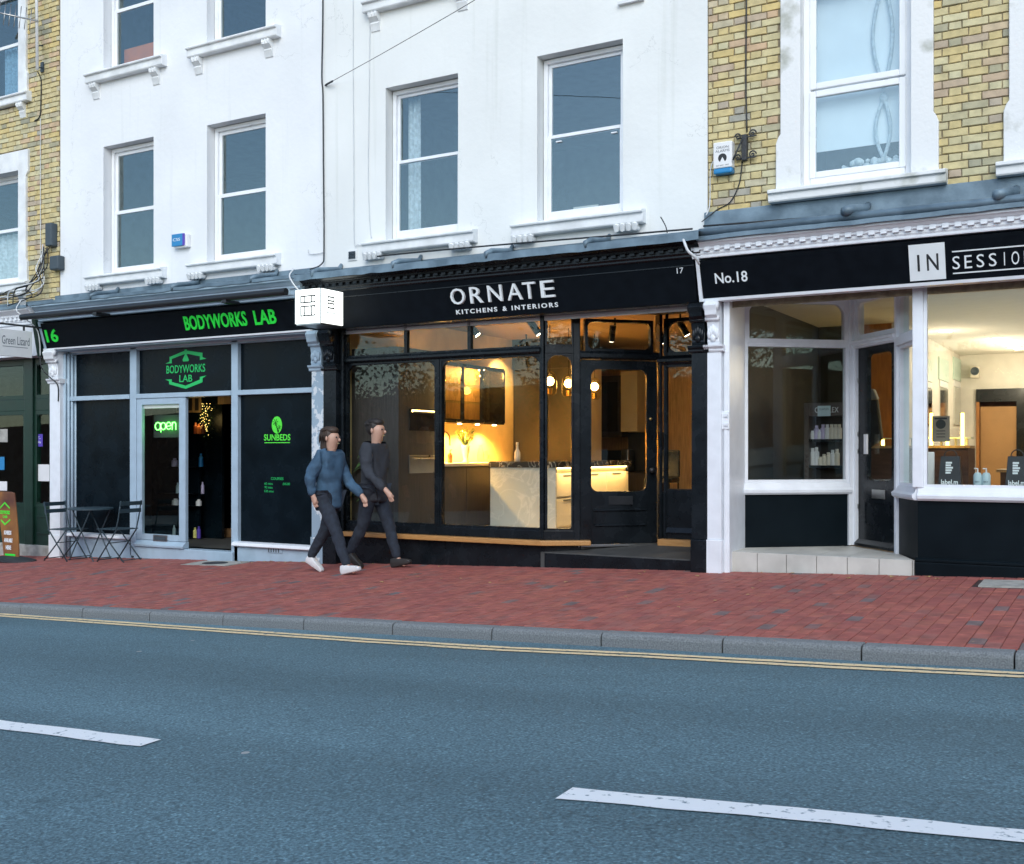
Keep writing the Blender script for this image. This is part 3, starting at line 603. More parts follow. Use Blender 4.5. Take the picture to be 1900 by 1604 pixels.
# ---- brick houses
def brick_mesh(l, k):
    rr = random.Random(k); j = lambda a=.003: rr.uniform(-a, a); h = .066; a, b = l/2, h/2; e = .005
    bk = [(-a, .02, -b), (a, .02, -b), (a, .02, b), (-a, .02, b)]
    md = [(-a+j(), -.0, -b+j()), (a+j(), 0, -b+j()), (a+j(), 0, b+j()), (-a+j(), 0, b+j())]
    fr = [(p[0]-math.copysign(e, p[0]), -.005+j(.002), p[2]-math.copysign(e, p[2])) for p in md]
    return MB().add(bk+md+fr, [(0, 1, 5, 4), (1, 2, 6, 5), (2, 3, 7, 6), (3, 0, 4, 7), (4, 5, 9, 8), (5, 6, 10, 9), (6, 7, 11, 10), (7, 4, 8, 11), (8, 9, 10, 11)])
BMESH = {}
for l in (.215, .1025):
    BMESH[l] = []
    for k in range(6):
        me = brick_mesh(l, k).mesh(name='brick'); me.materials.append(M['brick']); BMESH[l].append(me)
def brickwork(parent, x0, x1, z0, z1, blocked, score, phase=0.0, limit=300):
    """flemish bond; the bricks that show largest are objects, the rest one mesh"""
    rows = int((z1-z0)/.075); L = []
    for r in range(rows):
        z = z0+r*.075+.0375; x = x0-.34+(phase if r % 2 else phase+.16875)
        long = True
        while x < x1:
            l = .215 if long else .1025; long = not long
            a, b = max(x, x0), min(x+l, x1)
            for h in blocked:
                if h[2]-.03 < z < h[3]+.03:
                    if h[0] <= a and b <= h[1]: b = a
                    elif a < h[0] < b: b = h[0]
                    elif a < h[1] < b: a = h[1]
            if b-a > .035: L.append(((a+b)/2, z, b-a, l))
            x += l+.01
    L.sort(key=score); org = ORG[parent.name]; rest = MB()
    for i, (x, z, w, l) in enumerate(L):
        if i < limit:
            o = bpy.data.objects.new('brick', random.choice(BMESH[l])); COL.objects.link(o); o.parent = parent
            o.location = Vector((x, -.004+random.uniform(-.003, .003), z+random.uniform(-.002, .002)))-org; o.scale = (w/l, 1, 1); o.rotation_euler = (0, random.uniform(-.008, .008), 0)
        else:
            q = brick_mesh(l, random.randrange(50)); rest.add([(x+p[0]*w/l, -.004+p[1], z+p[2]) for p in q.v], q.f)
    if rest.v: rest.build('brickwork', 'brick_i', parent, kind='stuff')
def vis_score(b):
    px = W._hit; k = in_view(b[0], 0); d = math.hypot(b[0], CAM_D); py = HOR-FPX*b[1]/(-b[0]*math.sin(THETA)+CAM_D*math.cos(THETA))
    return d+(0 if (-15 < k < 1915 and py > -15) else 100)
# no. 18
t18 = thing('terraced_house', 'yellow stock brick house above the white salon shopfront, window in a white surround', 'house', (-.3, 3, base_z(-.3)))
w0, w1 = WX(1487), WX(1691); s0, s1 = WX(1450), WX(1733); n0 = WX(1873); pitch = n0-s0
SURS = [(s0+k*pitch, s1+k*pitch) for k in (0, 1)]; WINS = [(w0+k*pitch, w1+k*pitch) for k in (0, 1)]
HD18 = 4.62; SL18 = 2.56
holes = [(a-.03, b+.03, SL18-.02, HD18+.03) for a, b in WINS]
wall_holes(MB(), XC, XR, 1.45, TOP, holes, .006, .15).build('wall', 'mortar2', t18)
MB().box(XC, XR, .36, 9.9, TOP-.6, TOP-.2).build('roof', 'lead', t18)
MB().box(XC, XR, 9.9, 10.1, base_z(XC)-.3, TOP-.2).build('rear_wall', 'redbrick', t18)
brickwork(t18, XC+.012, XR-.1, 2.12, TOP-.05, [(a-.0, b+.0, 2.3, HD18+.3) for a, b in SURS], vis_score, .05)
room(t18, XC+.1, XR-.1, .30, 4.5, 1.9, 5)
for (a, b), (c, d) in zip(WINS, SURS):
    ear = .045; zb, zt = SL18, HD18+.3; zs = SL18+.47
    q = MB()
    q.poly([(c-ear, zb), (a, zb), (a, HD18), (c, HD18), (c, zs+.09), (c-ear*.5, zs+.06), (c-ear, zs)], -.045, .14)
    q.poly([(b, zb), (d+ear, zb), (d+ear, zs), (d+ear*.5, zs+.06), (d, zs+.09), (d, HD18), (b, HD18)], -.045, .14)
    q.poly([(c-.05, HD18), (d+.05, HD18), (d+.05, zt), (c-.05, zt)], -.05, .14)
    q.build('surround', 'stained', t18, bevel=.008)
    z = SL18; MB().prof([(.0, z-.12), (-.11, z-.12), (-.12, z-.105), (-.12, z-.04), (-.15, z-.035), (-.15, z-.005), (-.13, z+.004), (.0, z+.03), (.14, z+.035), (.14, z-.12)], c-.10, d+.12).build('sill', 'stained', t18, bevel=.005)
    # frame with a bulky plastic sub-frame and two lights
    y = .085; w = MB(); f = .07
    w.box(a, a+f, y, y+.08, z+.02, HD18); w.box(b-f, b, y, y+.08, z+.02, HD18); w.box(a+f, b-f, y, y+.08, HD18-f, HD18); w.box(a+f, b-f, y-.015, y+.08, z+.02, z+.02+f*1.3)
    w = w.build('window', 'upvc', t18, bevel=.006)
    zm = z+.02+(HD18-z)*.462
    for nme, lo, hi, yy in (('lower_light', z+.02+f*1.3, zm-.01, y-.022), ('upper_light', zm+.01, HD18-f, y-.012)):
        g = .062; q = MB(); A, B = a+f-.01, b-f+.01
        q.box(A, A+g, yy, yy+.05, lo, hi); q.box(B-g, B, yy, yy+.05, lo, hi); q.box(A+g, B-g, yy, yy+.05, hi-g, hi); q.box(A+g, B-g, yy, yy+.05, lo, lo+g); q.build(nme, 'upvc', w, bevel=.008)
        MB().box(A+g-.004, B-g+.004, yy+.02, yy+.024, lo+g-.004, hi-g+.004).build('pane', 'pane', w)
bl = MB().box(w0+.06, w1-.06, .215, .22, SL18+.40, HD18-.03).build('roller_blind', 'blind'); tag(bl, 'pale blue-white blind pulled down behind the window of the yellow brick house', 'blind')
# a rope-like hanging ornament in front of the blind
ox = WX(1640, .19); oz0, oz1 = SL18+.3, 4.45
def loop(x, z0, z1, w):
    n = 16; return [(x-w*math.sin(math.pi*i/n), .185, z1+(z0-z1)*i/n) for i in range(n+1)]
q = MB(); zm_ = WZ(1628, 170, .2)
for za, zb, sc in ((4.50, zm_+.02, .10), (zm_-.08, SL18+.24, .075)):
    q.tube(loop(ox, zb, za, sc), .018, 7); q.tube(loop(ox, zb, za, -sc*.8), .018, 7)
    q.ball((ox, .185, za), (.04, .03, .06), 8)
o = q.build('rope_ornament', 'rope', smooth=True); tag(o, 'grey twisted rope ornament hanging inside the window of the brick house', 'ornament')
q = MB(); rr = random.Random(3)
for k in range(46): q.ball((w0+.62+rr.uniform(-.28, .3), .22+rr.uniform(-.03, .03), SL18+.16+rr.uniform(0, .10)), rr.uniform(.02, .045), 6)
tag(q.build('flower_heap', 'curtain', smooth=True), 'heap of pale dried flowers on the inner sill of the brick house', 'flowers')

# no. 15, at the far end: brick with white window surrounds
t15 = thing('terraced_house', 'yellow brick house beyond the white terrace, over the dark green shop', 'house', (-16.5, 3, base_z(-16.5)))
a15, b15 = WX(38)-1.25, WX(38)
Z1s, Z1h = WZ(30, 527), WZ(37, 318); Z2s, Z2h = WZ(30, 180), WZ(37, 10)+.35
holes15 = [(a15-.03, b15+.03, Z1s-.02, Z1h+.03), (a15-.03, b15+.03, Z2s-.02, Z2h+.03)]
wall_holes(MB(), XL, XA, 1.45, TOP, holes15, .006, .16).build('wall', 'mortar', t15)
MB().box(XL, XA, .36, 9.9, TOP-.6, TOP-.2).build('roof', 'lead', t15)
MB().box(XL, XA, 9.9, 10.1, base_z(XL)-.3, TOP-.2).build('rear_wall', 'redbrick', t15)
sw = WX(52)-b15
sur15 = [(a15-sw, b15+sw, Z1s-.12, Z1h+.33), (a15-sw, b15+sw, Z2s-.1, Z2h+.3)]
brickwork(t15, XL+.1, XA-.012, 2.0, TOP-.05, sur15, vis_score, .11)
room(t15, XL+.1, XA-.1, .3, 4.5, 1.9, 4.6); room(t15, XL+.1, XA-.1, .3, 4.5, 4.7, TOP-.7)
for k, (zs, zh) in enumerate(((Z1s, Z1h), (Z2s, Z2h))):
    q = MB(); 
    q.poly([(b15, zs), (b15+sw+.03, zs), (b15+sw+.03, zs+.3), (b15+sw, zs+.36), (b15+sw, zh-.1), (b15+sw+.05, zh-.04), (b15+sw+.05, zh+.3), (b15, zh+.3)], -.045, .15)
    q.poly([(a15, zs), (a15-sw-.03, zs), (a15-sw-.03, zs+.3), (a15-sw, zs+.36), (a15-sw, zh-.1), (a15-sw-.05, zh-.04), (a15-sw-.05, zh+.3), (a15, zh+.3)], -.045, .15)
    q.poly([(a15, zh), (b15, zh), (b15, zh+.3), (a15, zh+.3)], -.045, .15); q.build('surround', 'sillw', t15, bevel=.006)
    sill(t15, a15-sw-.1, b15+sw+.1, zs, 'sillw')
    w = sash(t15, a15, b15, zs+.03, zh, mid=.5)
    if k == 1:   # top light of the upper window stands open
        q = MB().tube([(b15-.06, .05, zs+(zh-zs)*.98), (a15+.3, -.25, zs+(zh-zs)*.72)], .025, 4); q.build('open_vent', 'upvc', w)
tag(drape(None, b15-.75, b15-.12, .26, Z2s+.08, Z2s+.95, 'curtain_b', 5), 'blue checked curtain in the upper window of the far brick house', 'curtain')
tag(drape(None, a15+.1, b15-.08, .26, Z1s+.08, Z1s+.85, 'curtain', 8), 'pale net curtain across the lower window of the far brick house', 'curtain')

# aerial, mast and cable boxes on no. 15
t = thing('tv_aerial', 'white aerial mast with a spiky aerial bracketed to the far brick wall', 'aerial', fp_(69, 130, -.15))
MB().tube([fp_(66, -260, -.2), fp_(69, 130, -.2)], .022, 8).build('mast', 'white_pl', t, smooth=True)
q = MB(); A = Vector(fp_(72, 40, -.2)); B = Vector(fp_(-30, 18, -.7)); q.tube([A, B], .012)
for k in range(9):
    c = A.lerp(B, .15+k*.095); q.tube([c+Vector((0, .02, .17)), c-Vector((0, .02, .17))], .006, 5)
q.build('boom', 'steel', t, smooth=True)
q = MB()
for yy in (85, 126): MB().tube([fp_(69, yy, -.2), fp_(74, yy, -.08), fp_(80, yy, .0)], .012, 6).build('bracket', 'greybox', t)
MB().box(WX(78), WX(83), -.03, 0, WZ(80, 135), WZ(80, 117)).build('wall_plate', 'greybox', t)
cable('wall_cable', [fp_(70, 134, -.1), fp_(76, 148), fp_(76, 180), fp_(74, 215), fp_(64, 225)], .009, 'cable', 'black aerial cable looping down the far brick wall')
cable('wall_cable', [fp_(75, 220), fp_(75, 350), fp_(75, 480), fp_(72, 525)], .006, 'cablew', 'white cable running straight down the far brick wall')
for (pa, pb, ya_, yb_, lb) in ((85, 97, 415, 458, 'tall dark grey cable closure fixed to the far brick wall'), (93, 110, 476, 502, 'dark square junction box low on the far brick wall')):
    z0, z1 = WZ(pa, yb_, -.1), WZ(pa, ya_, -.1); q = MB().box(WX(pa, -.1), WX(pb, -.1), -.12, 0, z0, z1)
    tag(q.build('cable_box', 'greybox', bevel=.02), lb, 'junction box')
rr = random.Random(11)
for k in range(9):
    xs = [WX(90)+rr.uniform(-.12, .15), WX(88)+rr.uniform(-.1, .12), WX(80)+rr.uniform(-.25, .2), WX(60)+rr.uniform(-.5, .3), WX(30)+rr.uniform(-.6, .3)]
    zz = [WZ(90, 460)+rr.uniform(-.1, .05), WZ(90, 500), WZ(80, 530)+rr.uniform(-.08, .05), WZ(60, 545)+rr.uniform(-.1, .06), WZ(30, 560)+rr.uniform(-.12, .1)]
    cable('loose_cable', [(x, -.03-.05*i-rr.uniform(0, .06), z) for i, (x, z) in enumerate(zip(xs, zz))], .008, 'cable' if k % 3 else 'cablew', 'loose %s cable in the tangle above the dark green shop' % ('black' if k % 3 else 'white'), group='tangled cables above the dark green shop')
# alarm and wrought-iron bracket on no. 18
t = thing('alarm_box', 'tall white alarm box with a blue base on the yellow brick wall', 'alarm', fp_(1342, 323))
x0, x1 = WX(1323, -.1), WX(1358, -.1); z0, z1 = WZ(1340, 322, -.1), WZ(1340, 263, -.1)
zb = z0+.055
MB().box(x0, x1, -.10, 0, zb, z1).build('cover', 'white_pl', t, bevel=.012); MB().box(x0+.002, x1-.002, -.1, 0, z0, zb-.001).build('strobe_base', 'blue', t, bevel=.015)
text('ORION', 'gtext2', t, W, x0+.035, x1-.035, z1-.07, z1-.045, -.1005, .001); text('ALARMS', 'gtext2', t, W, x0+.025, x1-.025, z1-.105, z1-.08, -.1005, .001)
cx, cz = (x0+x1)/2, z1-.165; pts = [(cx+.045*math.cos(a), cz+.045*math.sin(a)) for a in [R(-60+300*i/20-0) for i in range(21)]]
MB().poly([(cx+.045*math.cos(R(-55+290*i/22)), cz+.045*math.sin(R(-55+290*i/22))) for i in range(23)]+[(cx, cz+.012)], -.1015, -.1005).build('emblem', 'dtext', t)
text('020 8301 3407', 'gtext2', t, W, x0+.03, x1-.03, zb+.02, zb+.033, -.1005, .001)
t = thing('sign_bracket', 'black wrought iron bracket with scrolls, on the brick beside the alarm box', 'bracket', fp_(1386, 300))
def scroll(c, r, turns, s=1):
    return [(c[0]+s*r*(1-i/26)*math.cos(i/26*turns*2*math.pi), c[1], c[2]+r*(1-i/26)*math.sin(i/26*turns*2*math.pi)) for i in range(25)]
bx, bz0, bz1 = WX(1385), WZ(1385, 300), WZ(1385, 252)
MB().box(bx-.035, bx+.02, -.06, 0, bz0, bz1).build('plate', 'iron', t, bevel=.008)
q = MB()
for z in (bz0+.02, bz1-.03):
    q.tube([(bx-.09, -.03, z), (bx+.12, -.06, z)], .008, 5)
    q.tube(scroll((bx+.075, -.05, z+.03), .04, 1.6), .008, 5); q.tube(scroll((bx-.07, -.05, z+.015), .035, 1.6, -1), .008, 5)
q.tube([(bx-.02, -.06, bz1-.04), (bx-.1, -.12, bz0)], .009, 5); q.build('scrollwork', 'iron', t, smooth=True)
cable('wall_cable', [fp_(1386, -250), fp_(1385, 0), fp_(1384, 150), fp_(1386, 245)], .008, 'cable', 'black cable dropping down the brick to the iron bracket')
cable('wall_cable', [fp_(1377, 300), fp_(1372, 340), fp_(1355, 375), fp_(1330, 390), fp_(1302, 412, -.1)], .006, 'cable', 'thin black cable trailing from the iron bracket to the lead roof')
cable('wall_cable', [fp_(1323, 300), fp_(1318, 320), fp_(1317, 380), fp_(1310, 400, -.08)], .006, 'cablew', 'thin white cable leaving the back of the white alarm box')
# ------------------------------------------------------------------ shopfronts
def cornice(parent, x0, x1, zb, zt, m, vb=-.30, vt=-.50, dent=True, lead=True):
    """moulded cornice with dentils, lead on its top"""
    h = zt-zb; K = vt-vb
    q = MB().prof([(.0, zb), (vb, zb), (vb+K*.06, zb+.012), (vb+K*.06, zb+.03), (vb+K*.16, zb+.045), (vb+K*.16, zb+h*.46), (vb+K*.40, zb+h*.48), (vb+K*.42, zb+h*.60), (vb+K*.58, zb+h*.66), (vb+K*.75, zb+h*.76), (vb+K*.9, zb+h*.80), (vt, zb+h*.83), (vt, zt), (.0, zt+.06)], x0, x1)
    q = q.build('cornice', m, parent, bevel=.003)
    if dent:
        n = int((x1-x0-.1)/.105); me = None
        for k in range(n):
            x = x0+.06+k*.105
            if me is None:
                me = MB().box(-.027, .027, -.035, .01, 0, h*.24).mesh(name='dentil'); me.materials.append(M[m])
            o = bpy.data.objects.new('dentil', me); COL.objects.link(o); o.parent = q; o.location = Vector((x, vb+K*.14, zb+.052+h*.06))-ORG[q.name]
    return q
def lead_roof(parent, x0, x1, zt, vt, wall_up=.10, rolls=(), front=.05):
    q = MB(); n = 40; rr = random.Random(int(x0*10)); vs = []
    for i in range(n+1):
        x = x0+(x1-x0)*i/n; w = rr.uniform(-.006, .006)
        vs += [(x, vt-.018+w*.5, zt-front+w), (x, vt-.018+w*.6, zt+.022+w), (x, vt+.05, zt+.035+w), (x, -.06, zt+.10+w*.5), (x, -.012, zt+.10+wall_up*.3), (x, -.012, zt+.10+wall_up)]
    fs = [(i*6+k, (i+1)*6+k, (i+1)*6+k+1, i*6+k+1) for i in range(n) for k in range(5)]
    q.add(vs, fs); l = q.build('lead_roof', 'lead', parent, smooth='auto')
    for x in rolls:
        MB().tube([(x, vt-.02, zt-.02), (x, vt-.02, zt+.03), (x+.01, vt+.08, zt+.07), (x+.03, -.06, zt+.13), (x+.03, -.015, zt+.2)], [.012, .03, .034, .034, .02], 8).build('lead_roll', 'lead', l, smooth=True)
    return l
def console(parent, x0, x1, zb, zt, m, v0=-.15, vtop=-.28):
    """scrolled bracket at the head of a pilaster"""
    h = zt-zb; xm = (x0+x1)/2
    q = MB().prof([(.02, zb), (v0-.02, zb), (v0-.03, zb+h*.08), (v0-.02, zb+h*.3), (v0-.045, zb+h*.55), (v0-.11, zb+h*.68), (vtop, zb+h*.78), (vtop-.02, zb+h*.9), (vtop+.01, zt), (.02, zt)], x0+.012, x1-.012)
    q = q.build('console', m, parent, bevel=.006)
    d = MB()
    d.tube([(x0+.0, vtop+.04, zb+h*.88), (x1-.0, vtop+.04, zb+h*.88)], h*.105, 12)
    d.tube([(x0+.002, v0-.05, zb+h*.6), (x1-.002, v0-.05, zb+h*.6)], h*.06, 10)
    for k in range(5):
        a = -1+.5*k; d.ball((xm+a*(x1-x0)*.28, v0-.035, zb+h*(.34-.08*abs(a))), (.02, .018, h*.14), 8)
    d.ball((xm, v0-.035, zb+h*.16), (.035, .016, h*.1), 8); d.build('carving', m, q, smooth=True)
    MB().prof([(.02, zb-.07), (v0-.012, zb-.07), (v0-.02, zb-.055), (v0-.02, zb-.04), (v0-.045, zb-.02), (v0-.05, zb-.0), (.02, zb-.0)], x0-.03, x1+.03).build('capital', m, parent, bevel=.003)
def pilaster(parent, x0, x1, zcap, m, v0=-.15, plinth=.36, vb=.06):
    xb = (x0+x1)/2; g = pav_z(xb, v0)-.03
    q = MB().box(x0, x1, v0, vb, g+plinth, zcap-.07).build('pilaster', m, parent, bevel=.006)
    MB().box(x0-.008, x1+.008, v0-.015, vb, g, g+plinth).build('plinth', m, parent, bevel=.006)
    return q

# ================= no. 16: grey shopfront with black vinyl panels
s16 = thing('shopfront', 'blue-grey shopfront with black vinyl panels and an open doorway', 'shopfront', (-11.3, 0, base_z(-11.3)))
FB, FT = 1.51, 1.87
PV = -.15
pl0, pl1 = WX(92, PV), WX(111, PV); pr0, pr1 = WX(578, PV), WX(600, PV)-.004
for a, b, m in ((pl0, pl1, 'timberw'), (pr0, pr1, 'peel')):
    pilaster(s16, a, b, 1.07, m, PV); console(s16, a, b, 1.07, 1.49, 'grey' if m == 'peel' else 'timberw', PV, -.27)
# reeded jamb beside the far pilaster
for k in range(4):
    MB().tube([(pl1+.012+.022*k, -.07+.045*k, base_z(-13.6)), (pl1+.012+.022*k, -.07+.045*k, 1.44)], .022, 8).build('reed', 'grey', s16, smooth=True)
gy = .10
mu = [WX(140, gy), WX(245, .04), WX(257, .04), WX(433, .04), WX(445, .04), pr0]
GB, TR0, TR1, GT = -1.19, .745, .81, 1.43
MB().box(mu[0]-.06, mu[0], .0, .14, -1.19, 1.5).build('jamb', 'grey', s16, bevel=.004)
for a, b in ((mu[1], mu[2]), (mu[3], mu[4])): MB().box(a, b, -.0, .14, -1.48, 1.5).build('mullion', 'grey', s16, bevel=.004)
MB().box(pr0-.03, pr0, .0, .14, -1.19, 1.5).build('jamb', 'grey', s16, bevel=.004)
for a, b in ((mu[0], mu[1]), (mu[2], mu[3]), (mu[4], pr0-.03)):
    MB().box(a, b, -.015, .13, TR0, TR1).build('transom', 'grey', s16, bevel=.005)
    MB().box(a, b, .01, .13, GT, 1.5).build('head_rail', 'grey', s16, bevel=.004)
    MB().box(a, b, .06, .068, TR1, GT).build('vinyl_panel', 'vinyl', s16)
for a, b in ((mu[0], mu[1]), (mu[4], pr0-.03)):
    MB().box(a, b, .06, .068, GB, TR0).build('vinyl_panel', 'vinyl', s16)
    MB().prof([(.13, GB-.06), (-.05, GB-.06), (-.06, GB-.05), (-.05, GB-.012), (.0, GB), (.13, GB)], a-.06, b+.02).build('window_sill', 'timberw', s16, bevel=.003)
    MB().flat([(a-.06, .0), (b+.02, .0), (b+.02, .12), (a-.06, .12)], lambda x, y: base_z(x)-.05, GB-.06).build('stall_riser', 'grey', s16)
ag = MB(); gx0, gx1 = WX(497), WX(524); ag.box(gx0, gx1, -.012, 0, WZ(510, 1026), WZ(510, 1017)); ag = ag.build('air_brick', 'grey', s16)
for k in range(5): MB().box(gx0+.02+(gx1-gx0-.04)*k/5, gx0+.035+(gx1-gx0-.04)*k/5, -.016, -.013, WZ(510, 1025), WZ(510, 1018)).build('slot', 'greybox', ag)
# door leaf (closed) and the open doorway beside it
d0, d1 = mu[2]+.0, WX(346, .02); ZD0, ZD1 = -1.33, TR0
gl0, gl1, gz0, gz1 = WX(266, .03), WX(335, .03), WZ(300, 992, .03), WZ(300, 751, .03)
q = MB(); y0, y1 = .0, .055
q.box(d0+.01, gl0, y0, y1, ZD0+.09, ZD1); q.box(gl1, d1, y0, y1, ZD0+.09, ZD1); q.box(gl0, gl1, y0, y1, gz1, ZD1); q.box(gl0, gl1, y0, y1, ZD0+.09, gz0)
door16 = q.build('door', 'grey', s16, bevel=.005)
MB().box(gl0-.004, gl1+.004, .024, .03, gz0-.004, gz1+.004).build('pane', 'shop_glass', door16)
MB().prof([(.055, ZD0), (-.06, ZD0), (-.065, ZD0+.03), (0, ZD0+.085), (.055, ZD0+.085)], d0+.01, d1+.01).build('weather_bar', 'grey', door16, bevel=.004)
lx0, lx1 = WX(285), WX(311); lz0, lz1 = WZ(298, 1006), WZ(298, 993)
MB().box(lx0, lx1, -.01, -.001, lz0, lz1).build('letter_plate', 'steel', door16, bevel=.003); MB().box(lx0+.03, lx1-.03, -.014, -.011, lz0+.025, lz1-.025).build('letter_flap', 'greybox', door16)
MB().box(gl0, gl1, .035, .06, gz1-.05, gz1).build('closer', 'white_pl', door16)
MB().flat([(mu[2]-.02, -.03), (mu[3]+.05, -.03), (mu[3]+.05, .3), (mu[2]-.02, .3)], lambda x, y: base_z(x)-.05, -1.335).build('doorstep', 'grey', s16, bevel=.01)
# fascia, cornice, roller
def tilt16(z): return -.22-(z-FB)/(FT-FB)*.11
fx0, fx1 = WX(74, -.3), WX(575, -.25)
cor16 = cornice(s16, pl0-.05, WX(548, -.45), FT+.03, 2.14, 'grey', -.30, -.45, False)
l16 = lead_roof(s16, pl0-.06, WX(548, -.45), 2.14, -.45, .08, (-12.6, -11.0, -9.6), .02)
MB().box(fx0, fx1, -.20, .13, FB-.04, FB-.002).build('soffit', 'grey', s16)
MB().prof([(-.18, FB-.02), (-.245, FB-.02), (-.25, FB), (-.2, FB)], fx0, fx1).build('trim', 'timberw', s16)
sg = thing('fascia_sign', 'black fascia board with bright green BODYWORKS LAB lettering', 'sign', ((fx0+fx1)/2, -.27, FB))
MB().prof([(-.12, FB), (tilt16(FB), FB), (tilt16(FT), FT), (-.12, FT)], fx0+.05, fx1).build('board', 'blackmatt', sg)
MB().prof([(-.1, FB), (tilt16(FB)-.012, FB), (tilt16(FT)-.012, FT+.02), (-.1, FT+.02)], fx0, fx0+.048).build('end_cap', 'grey', sg, bevel=.004)
T16 = lambda z: tilt16(z)
text('BODYWORKS', 'gtext', sg, W, WX(343, -.28), WX(458, -.28), WZ(400, 609, -.28), WZ(400, 583, -.28), 0, .012, T16, bold=.02, name='lettering')
text('LAB', 'gtext', sg, W, WX(472, -.28), WX(512, -.28), WZ(490, 602, -.28), WZ(490, 576, -.28), 0, .012, T16, bold=.02, name='lettering')
text('16', 'gtext', sg, W, WX(85, -.28), WX(107, -.28), WZ(96, 635, -.28), WZ(96, 612, -.28), 0, .012, T16, bold=.02, name='number')
t = thing('awning_roller', 'rolled-up dark awning on brackets above the green lettering', 'awning', (-11.3, -.5, 1.9))
ra, rb = WX(40, -.52), WX(531, -.52); rz = WZ(300, 565, -.52)
rz = (WZ(40, 590, -.52)+WZ(531, 540, -.52))/2
MB().tube([(ra, -.52, rz), (rb, -.52, rz)], .045, 12).build('roller', 'black_plastic', t, smooth='auto')
MB().box(ra+.2, rb, -.475, -.44, rz-.035, rz+.035).build('front_bar', 'grey', t, bevel=.005)
for px in (178, 418):
    x = WX(px, -.52); MB().box(x-.04, x+.04, -.55, -.3, rz-.075, rz-.03).build('bracket', 'black_plastic', t, bevel=.004)
# printed badge, sunbeds panel and price list on the vinyl
VF = .058
bd = thing('window_badge', 'green hexagonal BODYWORKS LAB badge on the black panel over the door', 'sign', (WX(345, VF), VF, WZ(345, 720, VF)))
bu = lambda px: WX(px, VF); bz = lambda py: WZ(345, py, VF)
up = [(306, 672), (316, 671), (316, 662), (345, 652), (374, 659), (374, 668), (384, 667), (371, 672+2), (371, 664), (345, 657), (320, 666), (320, 675)]
def sym(pts): return [(bu(a), bz(b)) for a, b in pts]
MB().poly(sym([(307, 673), (319, 673), (319, 665), (343, 657), (343, 651), (315, 661), (315, 670)]), VF-.003, VF-.001).build('upper_band', 'gbadge', bd)
MB().poly(sym([(383, 668), (371, 670), (371, 663), (347, 657), (347, 651), (376, 657), (376, 665)]), VF-.003, VF-.001).build('upper_band', 'gbadge', bd)
MB().poly(sym([(307, 703), (319, 703), (319, 708), (345, 716), (345, 722), (314, 712), (314, 706)]), VF-.003, VF-.001).build('lower_band', 'gbadge', bd)
MB().poly(sym([(383, 699), (371, 701), (371, 706), (345, 716), (345, 722), (376, 711), (376, 704)]), VF-.003, VF-.001).build('lower_band', 'gbadge', bd)
MB().poly(sym([(343, 649), (347, 649), (347, 659), (351, 668), (350, 671), (340, 671), (339, 668), (343, 659)]), VF-.004, VF-.001).build('flask', 'gbadge', bd)
text('BODYWORKS', 'gbadge', bd, W, bu(309), bu(381), bz(692), bz(677), VF-.001, .002, bold=.012); text('LAB', 'gbadge', bd, W, bu(333), bu(357), bz(709), bz(696), VF-.001, .002, bold=.012)
sb = thing('window_graphic', 'lime SUNBEDS lettering under a palm tree disc on the black panel', 'sign', (WX(515, VF), VF, WZ(515, 822, VF)))
ccx, ccz, cr = WX(514, VF), WZ(514, 789, VF), .112
MB().poly([(ccx+cr*.78*math.cos(2*math.pi*i/28), ccz+cr*math.sin(2*math.pi*i/28)) for i in range(28)], VF-.003, VF-.001).build('disc', 'lime', sb)
q = MB()
for (dx, dz, s) in ((-.025, .035, .042), (.04, -.03, .03)):
    for k in range(7):
        a = 2*math.pi*k/7+.3; q.poly([(ccx+dx, ccz+dz), (ccx+dx+s*math.cos(a-.22), ccz+dz+s*math.sin(a-.22)*.9), (ccx+dx+s*1.15*math.cos(a), ccz+dz+s*1.15*math.sin(a))], VF-.006, VF-.0035)
    q.poly([(ccx+dx, ccz+dz), (ccx+dx+.008, ccz+dz), (ccx+.03, ccz-.098), (ccx+.015, ccz-.1)], VF-.006, VF-.0035)
q.build('palms', 'vinyl', sb)
text('SUNBEDS', 'lime', sb, W, WX(490, VF), WX(539, VF), WZ(514, 818, VF), WZ(514, 806, VF), VF-.001, .002, bold=.02)
MB().box(WX(491, VF), WX(538, VF), VF-.003, VF-.001, WZ(514, 822.5, VF), WZ(514, 821, VF)).build('underline', 'lime', sb)
pr = thing('price_list', 'small green COURSES price list on the black panel', 'sign', (WX(514, VF), VF, WZ(514, 912, VF)))
text('COURSES', 'gbadge', pr, W, WX(503, VF), WX(526, VF), WZ(514, 891, VF), WZ(514, 886, VF), VF-.001, .002)
for k, (s, p) in enumerate((('60 mins', '£45.00'), ('90 mins', None), ('120 mins', None))):
    z0, z1 = WZ(500, 900+7*k, VF), WZ(500, 895.5+7*k, VF)
    text(s, 'gbadge', pr, W, WX(491, VF), WX(506+(k == 2)*2, VF), z0, z1, VF-.001, .002)
    if p: text(p, 'gbadge', pr, W, WX(525, VF), WX(538, VF), z0, z1, VF-.001, .002)
